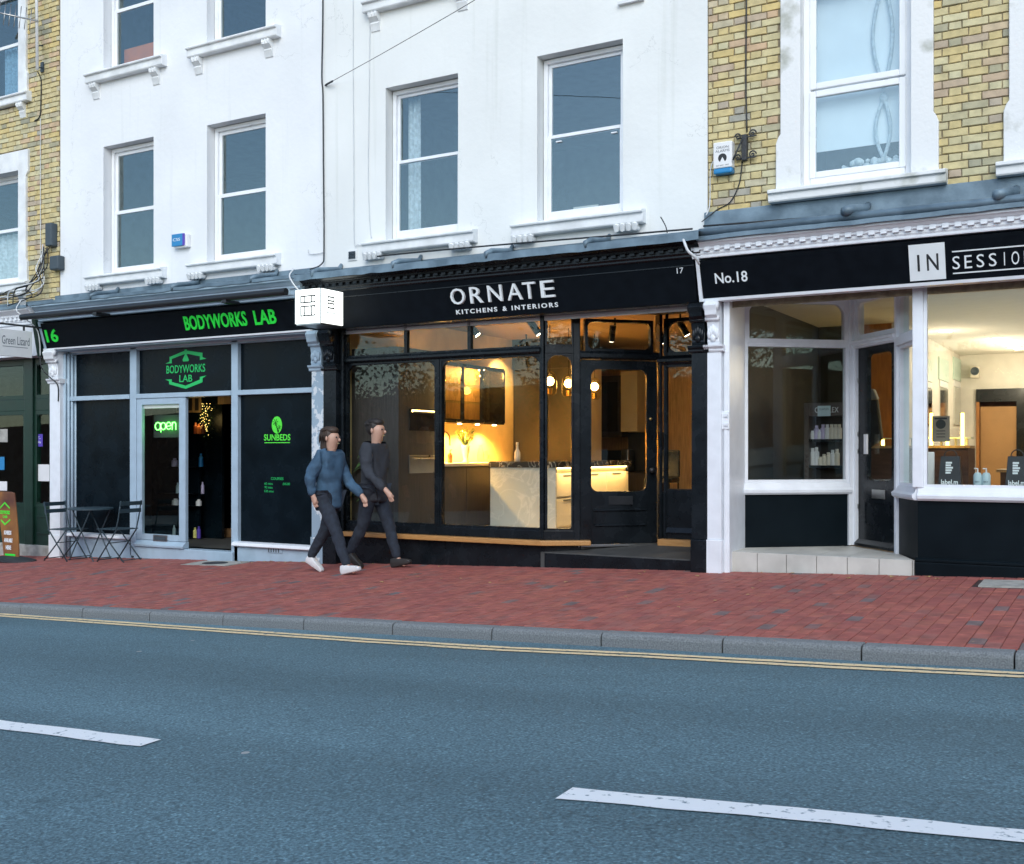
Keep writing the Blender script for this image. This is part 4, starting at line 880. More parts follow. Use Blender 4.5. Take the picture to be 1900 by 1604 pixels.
# neon
ne = thing('neon_sign', 'glowing green neon open sign hanging behind the door glass', 'neon sign', (WX(307, .12), .12, WZ(307, 800, .12)))
nx = lambda px: WX(px, .12); nz = lambda py: WZ(307, py, .12)
def stroke(pts): return [(nx(a), .12, nz(b)) for a, b in pts]
circ = lambda cx, cy, rx, ry, a0=0, a1=360, n=14: [(cx+rx*math.cos(R(a0+(a1-a0)*i/n)), cy+ry*math.sin(R(a0+(a1-a0)*i/n))) for i in range(n+1)]
q = MB()
for st in (circ(293, 791, 5, 7), circ(303, 791, 4.5, 6.5), [(298.5, 785), (298.5, 802)], [(309, 791.5), (317, 790.5)]+circ(313, 790.5, 4.5, 6.5, 0, -320), [(319.5, 798), (319.5, 784)], circ(323, 789, 3.2, 5, 180, 360)+[(326.2, 798)]):
    q.tube(stroke(st), .006, 6)
q.build('tube', 'neon', ne, smooth=True)
lamp('neon_light', 'POINT', (nx(307), .09, nz(791)), 1.3, (.15, 1, .12), ne, .12)
MB().box(nx(282), nx(334), .15, .156, nz(812), nz(770)).build('halo_board', 'cab2', ne)  # added board that catches the neon light as a green halo

# ================= no. 17: black shopfront, splayed entrance
s17 = thing('shopfront', 'black timber shopfront with an oak sill and recessed glazed door', 'shopfront', (-6.2, 0, base_z(-6.2)))
b17l, b17r = WX(600, PV), WX(623, PV); b17x, b17y = WX(1283, PV), WX(1312, PV)-.004
for a, b in ((b17l, b17r), (b17x, b17y)):
    pilaster(s17, a, b, 1.07, 'black', PV); console(s17, a, b, 1.07, 1.49, 'black', PV, -.27)
fy = .0; gl = .06; ZG0, ZG1, ZT0, ZT1, ZU = -.88, 1.08, 1.09, 1.16, 1.47
xl, xm0, xm1, xr = WX(640, fy), WX(807, fy), WX(818, fy), WX(1003, fy)
P0 = (WX(1008, fy), fy); P1 = (-5.36, .20); P2 = (-4.67, .87); P3 = (-3.86, .87)
def glazed(parent, f, u0, u1, z0, z1, m, gm, r=(0, 0, 0, 0), fr=.035, v=0, dep=.07, name='window', bev=.004):
    """framed light with rounded corners r = tl, tr, br, bl"""
    q = MB(f); q.box(u0, u0+fr, v, v+dep, z0, z1); q.box(u1-fr, u1, v, v+dep, z0, z1); q.box(u0+fr, u1-fr, v, v+dep, z1-fr, z1); q.box(u0+fr, u1-fr, v, v+dep, z0, z0+fr)
    a, b, c, d = u0+fr, u1-fr, z0+fr, z1-fr
    for (cu, cz, su, sz, rr) in ((a, d, 1, -1, r[0]), (b, d, -1, -1, r[1]), (b, c, -1, 1, r[2]), (a, c, 1, 1, r[3])):
        if rr: q.arcfill(cu, cz, su, sz, rr, v+.012, v+dep-.012)
    o = q.build(name, m, parent, bevel=bev)
    MB(f).box(a-.004, b+.004, v+dep*.5, v+dep*.5+.006, c-.004, d+.004).build('pane', gm, o); return o
MB().box(b17r, xl, -.06, .10, -1.0, 1.5).build('jamb', 'black', s17, bevel=.006)
MB().box(b17r+.02, b17r+.06, -.085, -.06, -1.0, 1.5).build('jamb_bead', 'black', s17, bevel=.006)
glazed(s17, W, xl, xm0+.02, ZG0, ZT0, 'black', 'shop_glass', (.12, .12, 0, 0), .028, fy)
glazed(s17, W, xm1-.02, xr+.015, ZG0, ZT0, 'black', 'shop_glass', (.12, .12, 0, 0), .028, fy)
MB().box(xm0+.02, xm1-.02, -.012, .08, ZG0, ZT0).build('mullion', 'black', s17, bevel=.006)
MB().prof([(.08, ZT0), (-.03, ZT0), (-.05, ZT0+.02), (-.05, ZT0+.045), (-.03, ZT1), (.08, ZT1)], xl, xr+.01).build('transom', 'black', s17, bevel=.004)
for a, b in ((xl, WX(752)), (WX(752), WX(870)), (WX(870), xr+.015)):
    glazed(s17, W, a, b, ZT1, ZU+.04, 'black', 'shop_glass', (0, 0, 0, 0), .022, fy, .06, 'fanlight')
MB().box(xr+.0, P0[0]+.012, -.02, .085, -.985, 1.5).build('corner_post', 'black', s17, bevel=.008)
MB().box(b17r, xr, -.01, .1, -.985, ZG0).build('bottom_rail', 'black', s17, bevel=.005)
FS = Fr(P0, P1); FD = Fr(P1, P2); FP = Fr(P2, P3)
su0, su1 = FS.u(1012), FS.u(1064)
glazed(s17, FS, 0.02, su1, ZG0, ZT0, 'black', 'shop_glass', (.115, .115, .02, .02), .022, 0, name='side_window')
glazed(s17, FS, 0.02, su1, ZT1+.01, ZU+.04, 'black', 'shop_glass', (0, 0, 0, 0), .022, 0, name='fanlight')
MB(FS).box(0.02, FS.L, -.01, .09, ZT0, ZT1+.01).build('transom', 'black', s17, bevel=.004); MB(FS).box(0.0, FS.L, -.012, .1, -.985, ZG0).build('bottom_rail', 'black', s17, bevel=.004)
MB(FS).box(su1, FS.L+.03, -.02, .12, -1.05, 1.52).build('door_post', 'black', s17, bevel=.008)
# oak sill follows the splay
sillp = [(WX(617, -.12), -.12), (P0[0]+.03, -.12), FS(FS.L+.14, -.11, 0)[:2], FS(FS.L+.14, .02, 0)[:2], (P0[0], .02), (WX(617, -.12), .02)]
MB().flat(sillp, -1.04, -.985).build('oak_sill', 'oak', s17, bevel=.008)
# riser and sloping threshold
rp = [(b17r-.02, .0), (P0[0]-.0, .0), (P0[0]+.0, .12), (b17r-.02, .12)]
MB().flat([(b17r-.02, -.015), (P0[0]+.03, -.015), (P1[0]+.05, P1[1]), (b17r-.02, .12)], lambda x, y: base_z(x)-.08, -1.04).build('stall_riser', 'black', s17, bevel=.004)
zf = lambda x, y: -1.112+min(max(y, 0), .9)*.085
MB().flat([(P0[0]-.02, -.03), (b17x+.03, -.03), (b17x+.05, 1.0), (P1[0], 1.0), (P1[0]-.1, .3)], lambda x, y: base_z(x)-.08, zf).build('threshold', 'dfloor', s17, bevel=.006)
MB().flat([(P0[0]+.035, -.036), (b17x-.005, -.036), (b17x-.005, -.031), (P0[0]+.035, -.031)], lambda x, y: base_z(x)-.08, -1.125).build('step_riser', 'black', s17)
# door
ZDB, ZDT = -1.035, 1.02
q = MB(FD); dg0, dg1, dz0, dz1 = FD.u(1097), FD.u(1200), FD.z(1150, 912), FD.z(1150, 686)
e0, e1 = .03, FD.u(1219)
for a in ((e0, dg0, 0, .045, ZDB, ZDT), (dg1, e1, 0, .045, ZDB, ZDT), (dg0, dg1, 0, .045, dz1, ZDT), (dg0, dg1, 0, .045, ZDB, dz0)): q.box(*a)
for (cu, cz, su_, sz_) in ((dg0, dz1, 1, -1), (dg1, dz1, -1, -1), (dg1, dz0, -1, 1), (dg0, dz0, 1, 1)): q.arcfill(cu, cz, su_, sz_, .085, .004, .04)
door17 = q.build('door', 'black', s17, bevel=.004)
MB(FD).box(dg0-.004, dg1+.004, .02, .026, dz0-.004, dz1+.004).build('pane', 'shop_glass', door17)
a, b, c, d = FD.u(1100), FD.u(1200), FD.z(1150, 977), FD.z(1150, 944)
for bx_ in ((a, b, d-.03, d), (a+.015, b-.015, c, c+.03)): MB(FD).prof([(.0, bx_[2]), (-.022, bx_[2]+.008), (-.022, bx_[3]-.01), (0, bx_[3])], bx_[0], bx_[1]).build('panel_moulding', 'black', door17, bevel=.003)
for uu in (a, b-.02): MB(FD).box(uu, uu+.02, -.016, 0, c+.03, d-.03).build('panel_moulding', 'black', door17, bevel=.003)
MB(FD).box(FD.u(1129), FD.u(1174), -.01, 0, FD.z(1150, 937), FD.z(1150, 921)).build('letter_plate', 'black_plastic', door17, bevel=.003)
kz = FD.z(1207, 873); ku = FD.u(1207)
MB(FD).lathe((ku, -.0, kz), [(.02, 0), (.012, -.012), (.012, -.03), (.03, -.045), (.033, -.06), (.02, -.075), (.004, -.078)], 14, 'y').build('knob', 'black_plastic', door17, smooth=True)
MB(FD).lathe((ku, -.0, FD.z(1207, 778)), [(.018, 0), (.018, -.01), (.012, -.016), (.003, -.017)], 12, 'y').build('lock', 'brass', door17, smooth=True)
glazed(s17, FD, FD.u(1086), FD.u(1212), ZDT+.1, 1.48, 'black', 'shop_glass', (.07, .07, .07, .07), .03, 0, name='fanlight')
MB(FD).prof([(.08, ZDT+.01), (-.02, ZDT+.01), (-.04, ZDT+.03), (-.04, ZDT+.07), (-.02, ZDT+.1), (.08, ZDT+.1)], .02, FD.L).build('transom', 'black', s17, bevel=.004)
MB(FD).box(FD.u(1221), FD.L+.03, -.05, .09, -1.04, 1.55).build('door_post', 'black', s17, bevel=.006)
MB(FD).box(FD.u(1231), FD.u(1236), -.075, -.05, -1.0, 1.55).build('post_bead', 'black', s17, bevel=.006)
MB(FD).box(0, FD.L, -.03, .03, ZDB-.03, ZDB-.002).build('door_sill', 'steel', s17, bevel=.004)
# side panel of the lobby
up0 = FP.u(1245); pz0, pz1 = FP.z(1265, 908), FP.z(1265, 676)
glazed(s17, FP, .06, FP.L, pz0-.03, pz1, 'black', 'shop_glass', (0, 0, 0, 0), .03, 0, name='side_window')
glazed(s17, FP, .06, FP.L, pz1+.10, 1.5, 'black', 'shop_glass', (.12, 0, 0, .12), .04, 0, name='fanlight')
MB(FP).prof([(.08, pz1), (-.02, pz1), (-.03, pz1+.02), (-.05, pz1+.03), (-.05, pz1+.06), (-.03, pz1+.1), (.08, pz1+.1)], 0, FP.L).build('transom', 'black', s17, bevel=.004)
lp = MB(FP).box(.02, FP.L, .0, .08, -.99, pz0-.03).build('lower_panel', 'black', s17, bevel=.004)
MB(FP).prof([(0, FP.z(1265, 989)), (-.03, FP.z(1265, 989)), (0, FP.z(1265, 980))], .1, FP.L).build('panel_moulding', 'black', lp)
MB(FP).prof([(.08, -1.065), (-.11, -1.065), (-.12, -1.055), (-.12, -.985), (.08, -.985)], FP.u(1227), FP.L).build('oak_sill', 'oak', s17, bevel=.008)
MB().box(b17x+.02, b17x+.1, -.1, 1.1, -1.2, 1.6).build('lobby_wall', 'black', s17)
MB().flat([(P0[0]-.05, -.2), (b17x+.1, -.2), (b17x+.1, 1.0), (P2[0], 1.0), (P1[0]-.1, .3)], 1.56, 1.6).build('lobby_ceiling', 'black', s17)
q = MB().lathe((-4.35, .45, 1.50), [(.03, 0), (.035, .02), (.035, .06)], 12); q.build('lobby_spot', 'black_plastic', s17)
# fascia and cornice
F7B, F7T = 1.50, 1.93
def tilt17(z): return -.23-(z-F7B)/(F7T-F7B)*.10
fx0, fx1 = b17l+.02, WX(1290, -.28)
cornice(s17, WX(552, -.5), WX(1290, -.5), F7T, 2.12, 'black', -.34, -.52, True)
lead_roof(s17, WX(548, -.52), WX(1297, -.52), 2.12, -.52, .05, (-8.55, -7.35, -6.1, -4.9), .055)
MB().box(fx0, fx1, -.21, .1, F7B-.004, F7B+.03).build('soffit', 'black', s17)
sg = thing('fascia_sign', 'black fascia board with raised white ORNATE letters', 'sign', ((fx0+fx1)/2, -.28, F7B))
MB().prof([(-.12, F7B), (tilt17(F7B), F7B), (tilt17(F7T), F7T), (-.12, F7T)], fx0, fx1).build('board', 'blackmatt', sg)
MB().box(fx0, fx1, tilt17(1.86)-.006, tilt17(1.86), 1.855, 1.865).build('bead', 'black', sg)
word = 'ORNATE'; cells = [(838, 864), (874, 897), (907, 933), (943, 970), (972, 995), (1005, 1030)]
for ch, (a, b) in zip(word, cells):
    text(ch, 'wtext', sg, W, WX(a, -.29), WX(b, -.29), 1.66, 1.835, -.002, .03, tilt17, name='letter')
zk0, zk1 = 1.555, 1.605
for s, a, b in (('KITCHENS', 845, 921), ('&', 931, 939), ('INTERIORS', 948, 1034)):
    text(s, 'wtext', sg, W, WX(a, -.27), WX(b, -.27), zk0, zk1, -.001, .006, tilt17, spacing=1.35, bold=.02)
text('17', 'wtext', sg, W, WX(1257, -.29), WX(1269, -.29), WZ(1263, 508, -.29), WZ(1263, 498, -.29), -.001, .006, tilt17, name='number')
MB().box(pr1+.008, b17r, -.14, -.05, 1.45, 1.95).build('fascia_end', 'black', s17)
# glowing box sign
lb = thing('lightbox_sign', 'glowing white cube sign with line drawings of kitchen units', 'lightbox sign', (-8.42, -.55, 1.5))
X0, X1, Y0, Y1, B0, B1 = WX(548, -.78), WX(595, -.78), -.78, -.37, 1.505, 1.905
MB().box(X0, X1, Y0, Y1, B0, B1).build('light_face', 'glow_sign', lb, bevel=.006)
MB().box(X0+.01, X1-.01, Y0+.01, Y1-.01, B0-.018, B0-.001).build('base_plate', 'steel', lb)
MB().box((X0+X1)/2-.02, (X0+X1)/2+.02, Y1, -.2, 1.80, 1.84).build('arm', 'black', lb)
for (x, y) in ((X1, Y0), (X0, Y0), (X1, Y1)): MB().box(x-.006, x+.003, y-.003, y+.006, B0, B1).build('edge_trim', 'steel', lb)
def drawing(f, u0, u1, z0, z1, v, seams, part):
    q = MB(f); w = .008
    for z in (z0, z1): q.box(u0-w, u1+w, v-.002, v-.0005, z-w, z+w)
    for u in [u0, u1]+seams: q.box(u-w, u+w, v-.002, v-.0005, z0, z1)
    q.build('line_drawing', 'dtext', part)
FF = Fr((X0, Y0), (X1, Y0)); FR_ = Fr((X1, Y0), (X1, Y1)); w_ = X1-X0
drawing(FF, .22*w_, .78*w_, B0+.245, B0+.32, 0, [.36*w_, .64*w_], lb); drawing(FF, .22*w_, .78*w_, B0+.09, B0+.20, 0, [.36*w_, .64*w_], lb)
MB(FF).box(.36*w_, .64*w_, -.002, -.0005, B0+.118, B0+.125).build('line_drawing', 'dtext', lb); MB(FF).box(.45*w_, .55*w_, -.002, -.0005, B0+.165, B0+.17).build('line_drawing', 'dtext', lb)
drawing(FR_, .13, .24, B0+.27, B0+.315, 0, [], lb); drawing(FR_, .13, .24, B0+.185, B0+.24, 0, [], lb)
text('ORNATE', 'gtext2', lb, FR_, .05, .35, B0+.11, B0+.15, -.0005, .001, bold=.01)
o = MB().box(WX(601, -.2), WX(617, -.2), -.21, -.165, WZ(609, 984, -.2), WZ(609, 962, -.2)).build('socket_box', 'card', bevel=.01); tag(o, 'small pale blue box on the black pilaster at the end of the oak sill', 'box')

# ================= no. 18: white salon front
s18 = thing('shopfront', 'white salon shopfront with black panels and a recessed black door', 'shopfront', (-1.2, 0, base_z(-1.2)))
w18l, w18r = WX(1312, PV), WX(1338, PV)
pilaster(s18, w18l, w18r, 1.07, 'timberw', PV); console(s18, w18l, w18r, 1.07, 1.5, 'timberw', PV, -.27)
pipe = thing('drainpipe', 'white painted drainpipe against the white salon pilaster', 'pipe', (w18r+.035, -.08, base_z(-3.5)))
dx = w18r+.032
MB().tube([(dx, -.085, base_z(dx)-.02), (dx, -.085, .28), (dx, -.085, 1.0)], .030, 10).build('pipe', 'timberw', pipe, smooth='auto')
MB().box(dx-.04, dx+.04, -.12, -.05, .22, .40).build('socket', 'timberw', pipe, bevel=.008)
for z in (.27, .36): MB().box(dx-.01, dx+.03, -.135, -.12, z-.015, z+.015).build('bolt', 'timberw', pipe, bevel=.003)
Q0 = (-3.545, .50); Q1 = (-2.60, 1.29); Q2 = (-2.04, .66); Q3 = (WX(1703, 0), 0.0); Q4 = (XR-.3, 0.0)
FJ = Fr((w18r+.07, -.1), Q0); FW = Fr(Q0, Q1); FDD = Fr(Q1, Q2); FV = Fr(Q2, Q3); FM = Fr(Q3, Q4)
MB(FJ).box(0, FJ.L+.02, .0, .06, base_z(-3.5)-.05, 1.62).build('jamb_panel', 'timberw', s18)
S0, S1 = -.455, -.335
def moulding(f, a, b): MB(f).prof([(.1, S0), (-.03, S0), (-.05, S0+.02), (-.055, S0+.05), (-.03, S0+.07), (-.015, S1), (.1, S1)], a, b).build('window_sill', 'timberw', s18, bevel=.004)
a0, a1 = FW.u(1372), FW.u(1573)
zl0, zl1, zu0, zu1 = S1, FW.z(1470, 640), FW.z(1470, 637), FW.z(1470, 560)
glazed(s18, FW, .0, FW.L-.06, zl0, zl1+.01, 'timberw', 'shop_glass', (0, 0, 0, 0), .035, 0)
glazed(s18, FW, .0, FW.L-.06, zl1+.01, 1.62, 'timberw', 'shop_glass', (.12, .12, 0, 0), .05, 0, name='fanlight')
MB(FW).box(FW.L-.06, FW.L+.02, -.03, .09, -1.0, 1.62).build('post', 'timberw', s18, bevel=.006)
moulding(FW, -.03, FW.L-.04); MB(FW).box(.0, FW.L-.06, .0, .08, -1.02, S0).build('riser_panel', 'riser18', s18, bevel=.003)
MB(FW).box(FW.L-.075, FW.L-.06, -.03, .02, -1.0, S0).build('riser_trim', 'timberw', s18)
# door
ZB, ZT = -1.0, FDD.z(1620, 642)
b0, b1 = .055, FDD.L-.04; q = MB(FDD); h0, h1, hz0, hz1 = FDD.u(1606), FDD.L-.14, FDD.z(1627, 892), FDD.z(1627, 655)
for a in ((b0, h0, .02, .065, ZB, ZT), (h1, b1, .02, .065, ZB, ZT), (h0, h1, .02, .065, hz1, ZT), (h0, h1, .02, .065, ZB, hz0)): q.box(*a)
for (cu, cz, su_, sz_) in ((h0, hz1, 1, -1), (h1, hz1, -1, -1), (h1, hz0, -1, 1), (h0, hz0, 1, 1)): q.arcfill(cu, cz, su_, sz_, .07, .024, .06)
d18 = q.build('door', 'black', s18, bevel=.004)
MB(FDD).box(h0-.004, h1+.004, .04, .046, hz0-.004, hz1+.004).build('pane', 'shop_glass', d18)
MB(FDD).box(FDD.u(1616), FDD.u(1640), .008, .019, FDD.z(1627, 926), FDD.z(1627, 909)).build('letter_plate', 'steel', d18, bevel=.003)
MB(FDD).box(FDD.u(1607), FDD.u(1613), -.03, -.012, FDD.z(1610, 843), FDD.z(1610, 806)).build('pull_handle', 'white_pl', d18, bevel=.004)
pa, pb, pc, pd = FDD.u(1602), FDD.u(1648), FDD.z(1625, 976), FDD.z(1625, 933)
for bx_ in ((pa, pb, pd-.012, pd), (pa, pb, pc, pc+.012)): MB(FDD).box(bx_[0], bx_[1], .012, .019, bx_[2], bx_[3]).build('panel_moulding', 'black', d18)
for uu in (pa, pb-.012): MB(FDD).box(uu, uu+.012, .012, .019, pc+.012, pd-.012).build('panel_moulding', 'black', d18)
MB(FDD).prof([(.02, ZB), (-.03, ZB), (-.03, ZB+.03), (.02, ZB+.075)], b0, b1).build('weather_bar', 'black', d18, bevel=.003)
for yy in (706, 806, 838, 940): MB(FDD).box(b0-.004, b0+.014, .008, .019, FDD.z(1593, yy+4), FDD.z(1593, yy-4)).build('hinge', 'steel', d18)
MB(FDD).box(0, b0, -.02, .09, -1.0, 1.62).build('door_jamb', 'timberw', s18, bevel=.006)
MB(FDD).box(b1, FDD.L+.02, -.0, .09, -1.0, 1.62).build('door_jamb', 'timberw', s18, bevel=.006)
MB(FDD).prof([(.09, ZT), (-.02, ZT), (-.04, ZT+.02), (-.04, ZT+.04), (-.06, ZT+.05), (-.06, ZT+.075), (-.02, ZT+.09), (.09, ZT+.09)], .0, FDD.L).build('transom', 'timberw', s18, bevel=.003)
glazed(s18, FDD, .03, FDD.L, ZT+.09, 1.62, 'timberw', 'shop_glass', (.06, .06, .06, .06), .05, 0, name='fanlight')
# splayed side light
zt0 = FV.z(1680, 640); zt1 = FV.z(1680, 622)
MB(FV).box(-.02, .055, -.03, .1, -1.02, 1.62).build('post', 'timberw', s18, bevel=.006)
glazed(s18, FV, .055, FV.L-.04, S1, zt0+.01, 'timberw', 'shop_glass', (0, 0, 0, 0), .03, 0, name='side_window')
glazed(s18, FV, .055, FV.L-.04, zt1, 1.6, 'timberw', 'shop_glass', (.1, 0, 0, 0), .03, 0, name='fanlight')
MB(FV).box(.055, FV.L-.04, -.035, .09, zt0+.01, zt1).build('transom', 'timberw', s18, bevel=.004)
moulding(FV, -.03, FV.L); moulding(FM, .0, FM.L)
MB().flat([FV(-.0, .0, 0)[:2], FV(FV.L, -.0, 0)[:2], FM(FM.L, -.0, 0)[:2], FM(FM.L, .12, 0)[:2], FM(.1, .12, 0)[:2], FV(0, .1, 0)[:2]], lambda x, y: base_z(x)-.08, S0).build('riser_panel', 'riser18', s18)
pz = -.985
MB(FM).prof([(.02, pz-.3), (-.03, pz-.3), (-.03, pz-.05), (-.022, pz-.04), (-.03, pz-.03), (-.03, pz-.012), (-.015, pz), (.02, pz)], -.02, FM.L).build('skirting', 'riser18', s18, bevel=.003)
MB(FM).box(-.045, .05, -.03, .1, S1, 1.62).build('corner_post', 'timberw', s18, bevel=.008)
glazed(s18, FM, .05, 2.6, S1, 1.56, 'timberw', 'shop_glass', (.13, .13, 0, 0), .03, 0)
glazed(s18, FM, 2.6, FM.L, S1, 1.56, 'timberw', 'shop_glass', (.13, .13, 0, 0), .03, 0)
MB().flat([(w18r+.05, -.2), (XR-.2, -.2), (XR-.2, .12), (Q3[0], .12), (Q2[0], .75), (Q1[0], 1.4), (Q0[0], .62)], 1.62, 1.66).build('soffit', 'timberw', s18)
MB().lathe((WX(1543, .3)-.0, .35, 1.605), [(.065, 0), (.06, -.004), (.045, -.002), (.04, .012)], 18).build('recessed_light', 'greybox', s18)
# tiled step
st = thing('entrance_step', 'cream tiled entrance step in front of the black salon door', 'step', (-2.7, .1, base_z(-2.7)))
SZ = -1.012; ex0, ex1 = WX(1354, 0), WX(1697, 0)
MB().flat([(ex0, .012), (ex1, .012), (Q2[0]+.02, Q2[1]+.05), (Q1[0], Q1[1]), (Q0[0]-.02, Q0[1]), (ex0-.02, .1)], lambda x, y: base_z(x)-.06, SZ-.008).build('bed', 'grout', st)
tj = [ex0]+[WX(p, 0) for p in (1405, 1459, 1515, 1572, 1631)]+[ex1-.02, ex1]
for a, b in zip(tj[:-1], tj[1:]):
    MB().flat([(a+.003, .0), (b-.003, .0), (b-.003, .011), (a+.003, .011)], lambda x, y: base_z(x)-.06, SZ).build('tile', 'tile', st, bevel=.002)
def clip(poly, f):
    out = []
    for i in range(len(poly)):
        p, q = poly[i], poly[(i+1) % len(poly)]; a, b = f(p), f(q)
        if a >= 0: out.append(p)
        if (a >= 0) != (b >= 0): t = a/(a-b); out.append((p[0]+(q[0]-p[0])*t, p[1]+(q[1]-p[1])*t))
    return out
area = [((ex0, .0), (ex1, .0)), ((ex1, 0), Q2), (Q2, Q1), (Q1, Q0), (Q0, (ex0, 0))]
for j in range(4):
    for a, b in zip(tj[:-1], tj[1:]):
        if b-a < .1: continue
        pl = [(a+.003, .012+.335*j+.003), (b-.003, .012+.335*j+.003), (b-.003, .012+.335*(j+1)-.003), (a+.003, .012+.335*(j+1)-.003)]
        for (p, q) in area: 
            pl = clip(pl, lambda r: (q[0]-p[0])*(r[1]-p[1])-(q[1]-p[1])*(r[0]-p[0])) if pl else pl
        if len(pl) >= 3: MB().flat(pl, SZ-.008, SZ).build('tile', 'tile', st)
# fascia and cornice
F8B, F8T = 1.53, 1.895
def tilt18(z): return -.22-(z-F8B)/(F8T-F8B)*.12
fx0 = WX(1298, -.27)
cornice(s18, WX(1279, -.42), XR-.1, F8T+.02, 2.08, 'timberw', -.345, -.43, True)
MB().prof([(-.1, F8B-.03), (-.225, F8B-.03), (-.235, F8B-.002), (-.1, F8B-.002)], fx0-.01, XR-.1).build('trim', 'timberw', s18)
MB().prof([(-.1, F8B-.03), (tilt18(F8B)-.012, F8B-.03), (tilt18(F8T)-.012, F8T+.018), (-.1, F8T+.018)], fx0-.015, fx0+.02).build('fascia_end', 'timberw', s18)
l18 = lead_roof(s18, WX(1283, -.45), XR-.1, 2.09, -.45, .05, (), .02)
MB().box(WX(1306, -.03), XR-.1, -.03, -.006, 2.20, 2.44).build('lead_flashing', 'lead', s18, bevel=.01)
MB().tube([(WX(1306, -.3), -.43, 2.15), (XR-.1, -.43, 2.15)], .042, 8).build('lead_roll', 'lead', s18, smooth=True)
for px in (1570, 1850): MB().tube([(WX(px, -.4), -.5, 2.19), (WX(px, -.4)+.06, -.42, 2.215), (WX(px, -.4)+.12, -.2, 2.26), (WX(px, -.4)+.12, -.04, 2.33)], [.045, .05, .045, .03], 8).build('lead_roll', 'lead', s18, smooth=True)
sg = thing('fascia_sign', 'black fascia board with No.18 and white IN SESSION lettering', 'sign', (-.9, -.28, F8B))
MB().prof([(-.12, F8B), (tilt18(F8B), F8B), (tilt18(F8T), F8T), (-.12, F8T)], fx0+.02, XR-.12).build('board', 'blackmatt', sg)
text('No.18', 'wtext', sg, W, WX(1328, -.26), WX(1388, -.26), WZ(1358, 525, -.26), WZ(1358, 506, -.26), -.001, .004, tilt18, bold=.012, name='number')
ix0, ix1 = WX(1687, -.28), WX(1754, -.28); iz0, iz1 = WZ(1720, 519, -.27), WZ(1720, 454, -.29)
MB().prof([(tilt18(iz0)-.004, iz0), (tilt18(iz1)-.004, iz1), (tilt18(iz1)-.0005, iz1), (tilt18(iz0)-.0005, iz0)], ix0, ix1).build('white_square', 'wtext', sg)
text('I', 'dtext', sg, W, ix0+.07, ix0+.09, iz0+.08, iz1-.09, -.0042, .001, tilt18, bold=.01); text('N', 'dtext', sg, W, ix0+.15, ix0+.25, iz0+.08, iz1-.09, -.0042, .001, tilt18, bold=.01)
sx0 = WX(1767, -.28); cw = WX(1896, -.28)-sx0; cw /= 5.65
zc0, zc1 = WZ(1800, 497, -.28), WZ(1800, 474, -.28)
for i, ch in enumerate('SESSION'):
    a = sx0+i*cw+(cw*.22 if ch == 'I' else 0)-(cw*.18 if i > 4 else 0); text(ch, 'wtext', sg, W, a, a+(cw*.08 if ch == 'I' else cw*.62), zc0, zc1, -.001, .004, tilt18, name='letter')
for zz in (zc1+.035, zc0-.04): MB().prof([(tilt18(zz)-.003, zz), (tilt18(zz+.011)-.003, zz+.011), (tilt18(zz+.011)-.0005, zz+.011), (tilt18(zz)-.0005, zz)], sx0, sx0+6.6*cw).build('rule', 'wtext', sg)

# ================= no. 15: dark green shopfront at the far end
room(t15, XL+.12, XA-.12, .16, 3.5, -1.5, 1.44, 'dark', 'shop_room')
s15 = thing('shopfront', 'dark green shopfront beside the white pilaster, notices in its windows', 'shopfront', (-15.2, 0, base_z(-15.2)))
gx = WX(92, .1)
MB().prof([(.1, 1.42), (-.25, 1.42), (-.33, 1.86), (.1, 1.86)], XL+.1, pl0-.14).build('fascia', 'timberw', s15)
cornice(s15, XL+.1, pl0-.12, 1.88, 2.12, 'timberw', -.30, -.45, True); lead_roof(s15, XL+.1, pl0-.1, 2.12, -.45, .06, (), .02)
MB().prof([(-.1, 1.4), (-.26, 1.4), (-.36, 1.95), (-.1, 1.95)], pl0-.13, pl0-.05).build('fascia_end', 'green', s15)
zt = .79
for (a, b, z0, z1) in ((pl0-.60, gx+.15, -.85, .62), (pl0-.60, gx+.15, .80, 1.38), (pl0-1.9, pl0-.80, -.85, .62), (pl0-1.9, pl0-.80, .80, 1.38)):
    glazed(s15, W, a, b, z0, z1, 'green', 'shop_glass', (.07, .07, .03, .03), .06, .03, name='window')
MB().box(XL+.1, gx+.15, .03, .12, .62, .80).build('transom', 'green', s15, bevel=.006); MB().box(XL+.1, gx+.15, .03, .12, 1.38, 1.45).build('head_rail', 'green', s15)
MB().box(pl0-.80, pl0-.60, -.0, .12, -1.5, 1.45).build('mullion', 'green', s15, bevel=.01); MB().box(XL+.1, pl0-1.9, -.0, .12, -1.5, 1.45).build('side_panel', 'green', s15)
rp_ = MB().box(XL+.1, gx+.15, .04, .12, -1.42, -.85).build('stall_riser', 'green', s15)
for zz in (-1.0, -1.25): MB().box(pl0-.55, gx+.1, .025, .04, zz, zz+.02).build('panel_moulding', 'green', rp_)
MB().flat([(XL+.1, -.02), (gx+.15, -.02), (gx+.15, .2), (XL+.1, .2)], lambda x, y: base_z(x)-.05, -1.42).build('plinth', 'concrete', s15, bevel=.01)
nt = thing('hanging_sign', 'white Green Lizard sign hanging from a black bracket over the green shop', 'sign', (WX(50, -.3), -.3, 1.3))
SX = WX(58, -.47); FG = Fr((SX, -1.28), (SX, -.47)); hz0, hz1 = WZ(58, 665, -.47), WZ(58, 616, -.47)
MB(FG).box(0, FG.L, -.02, .02, hz0, hz1).build('panel', 'white_pl', nt, bevel=.005)
MB(FG).box(-.05, FG.L+.25, -.012, .012, hz1+.06, hz1+.085).build('bracket_bar', 'iron', nt)
for u in (.12, FG.L-.12): MB(FG).box(u-.012, u+.012, -.008, .008, hz1-.08, hz1+.06).build('strap', 'iron', nt)
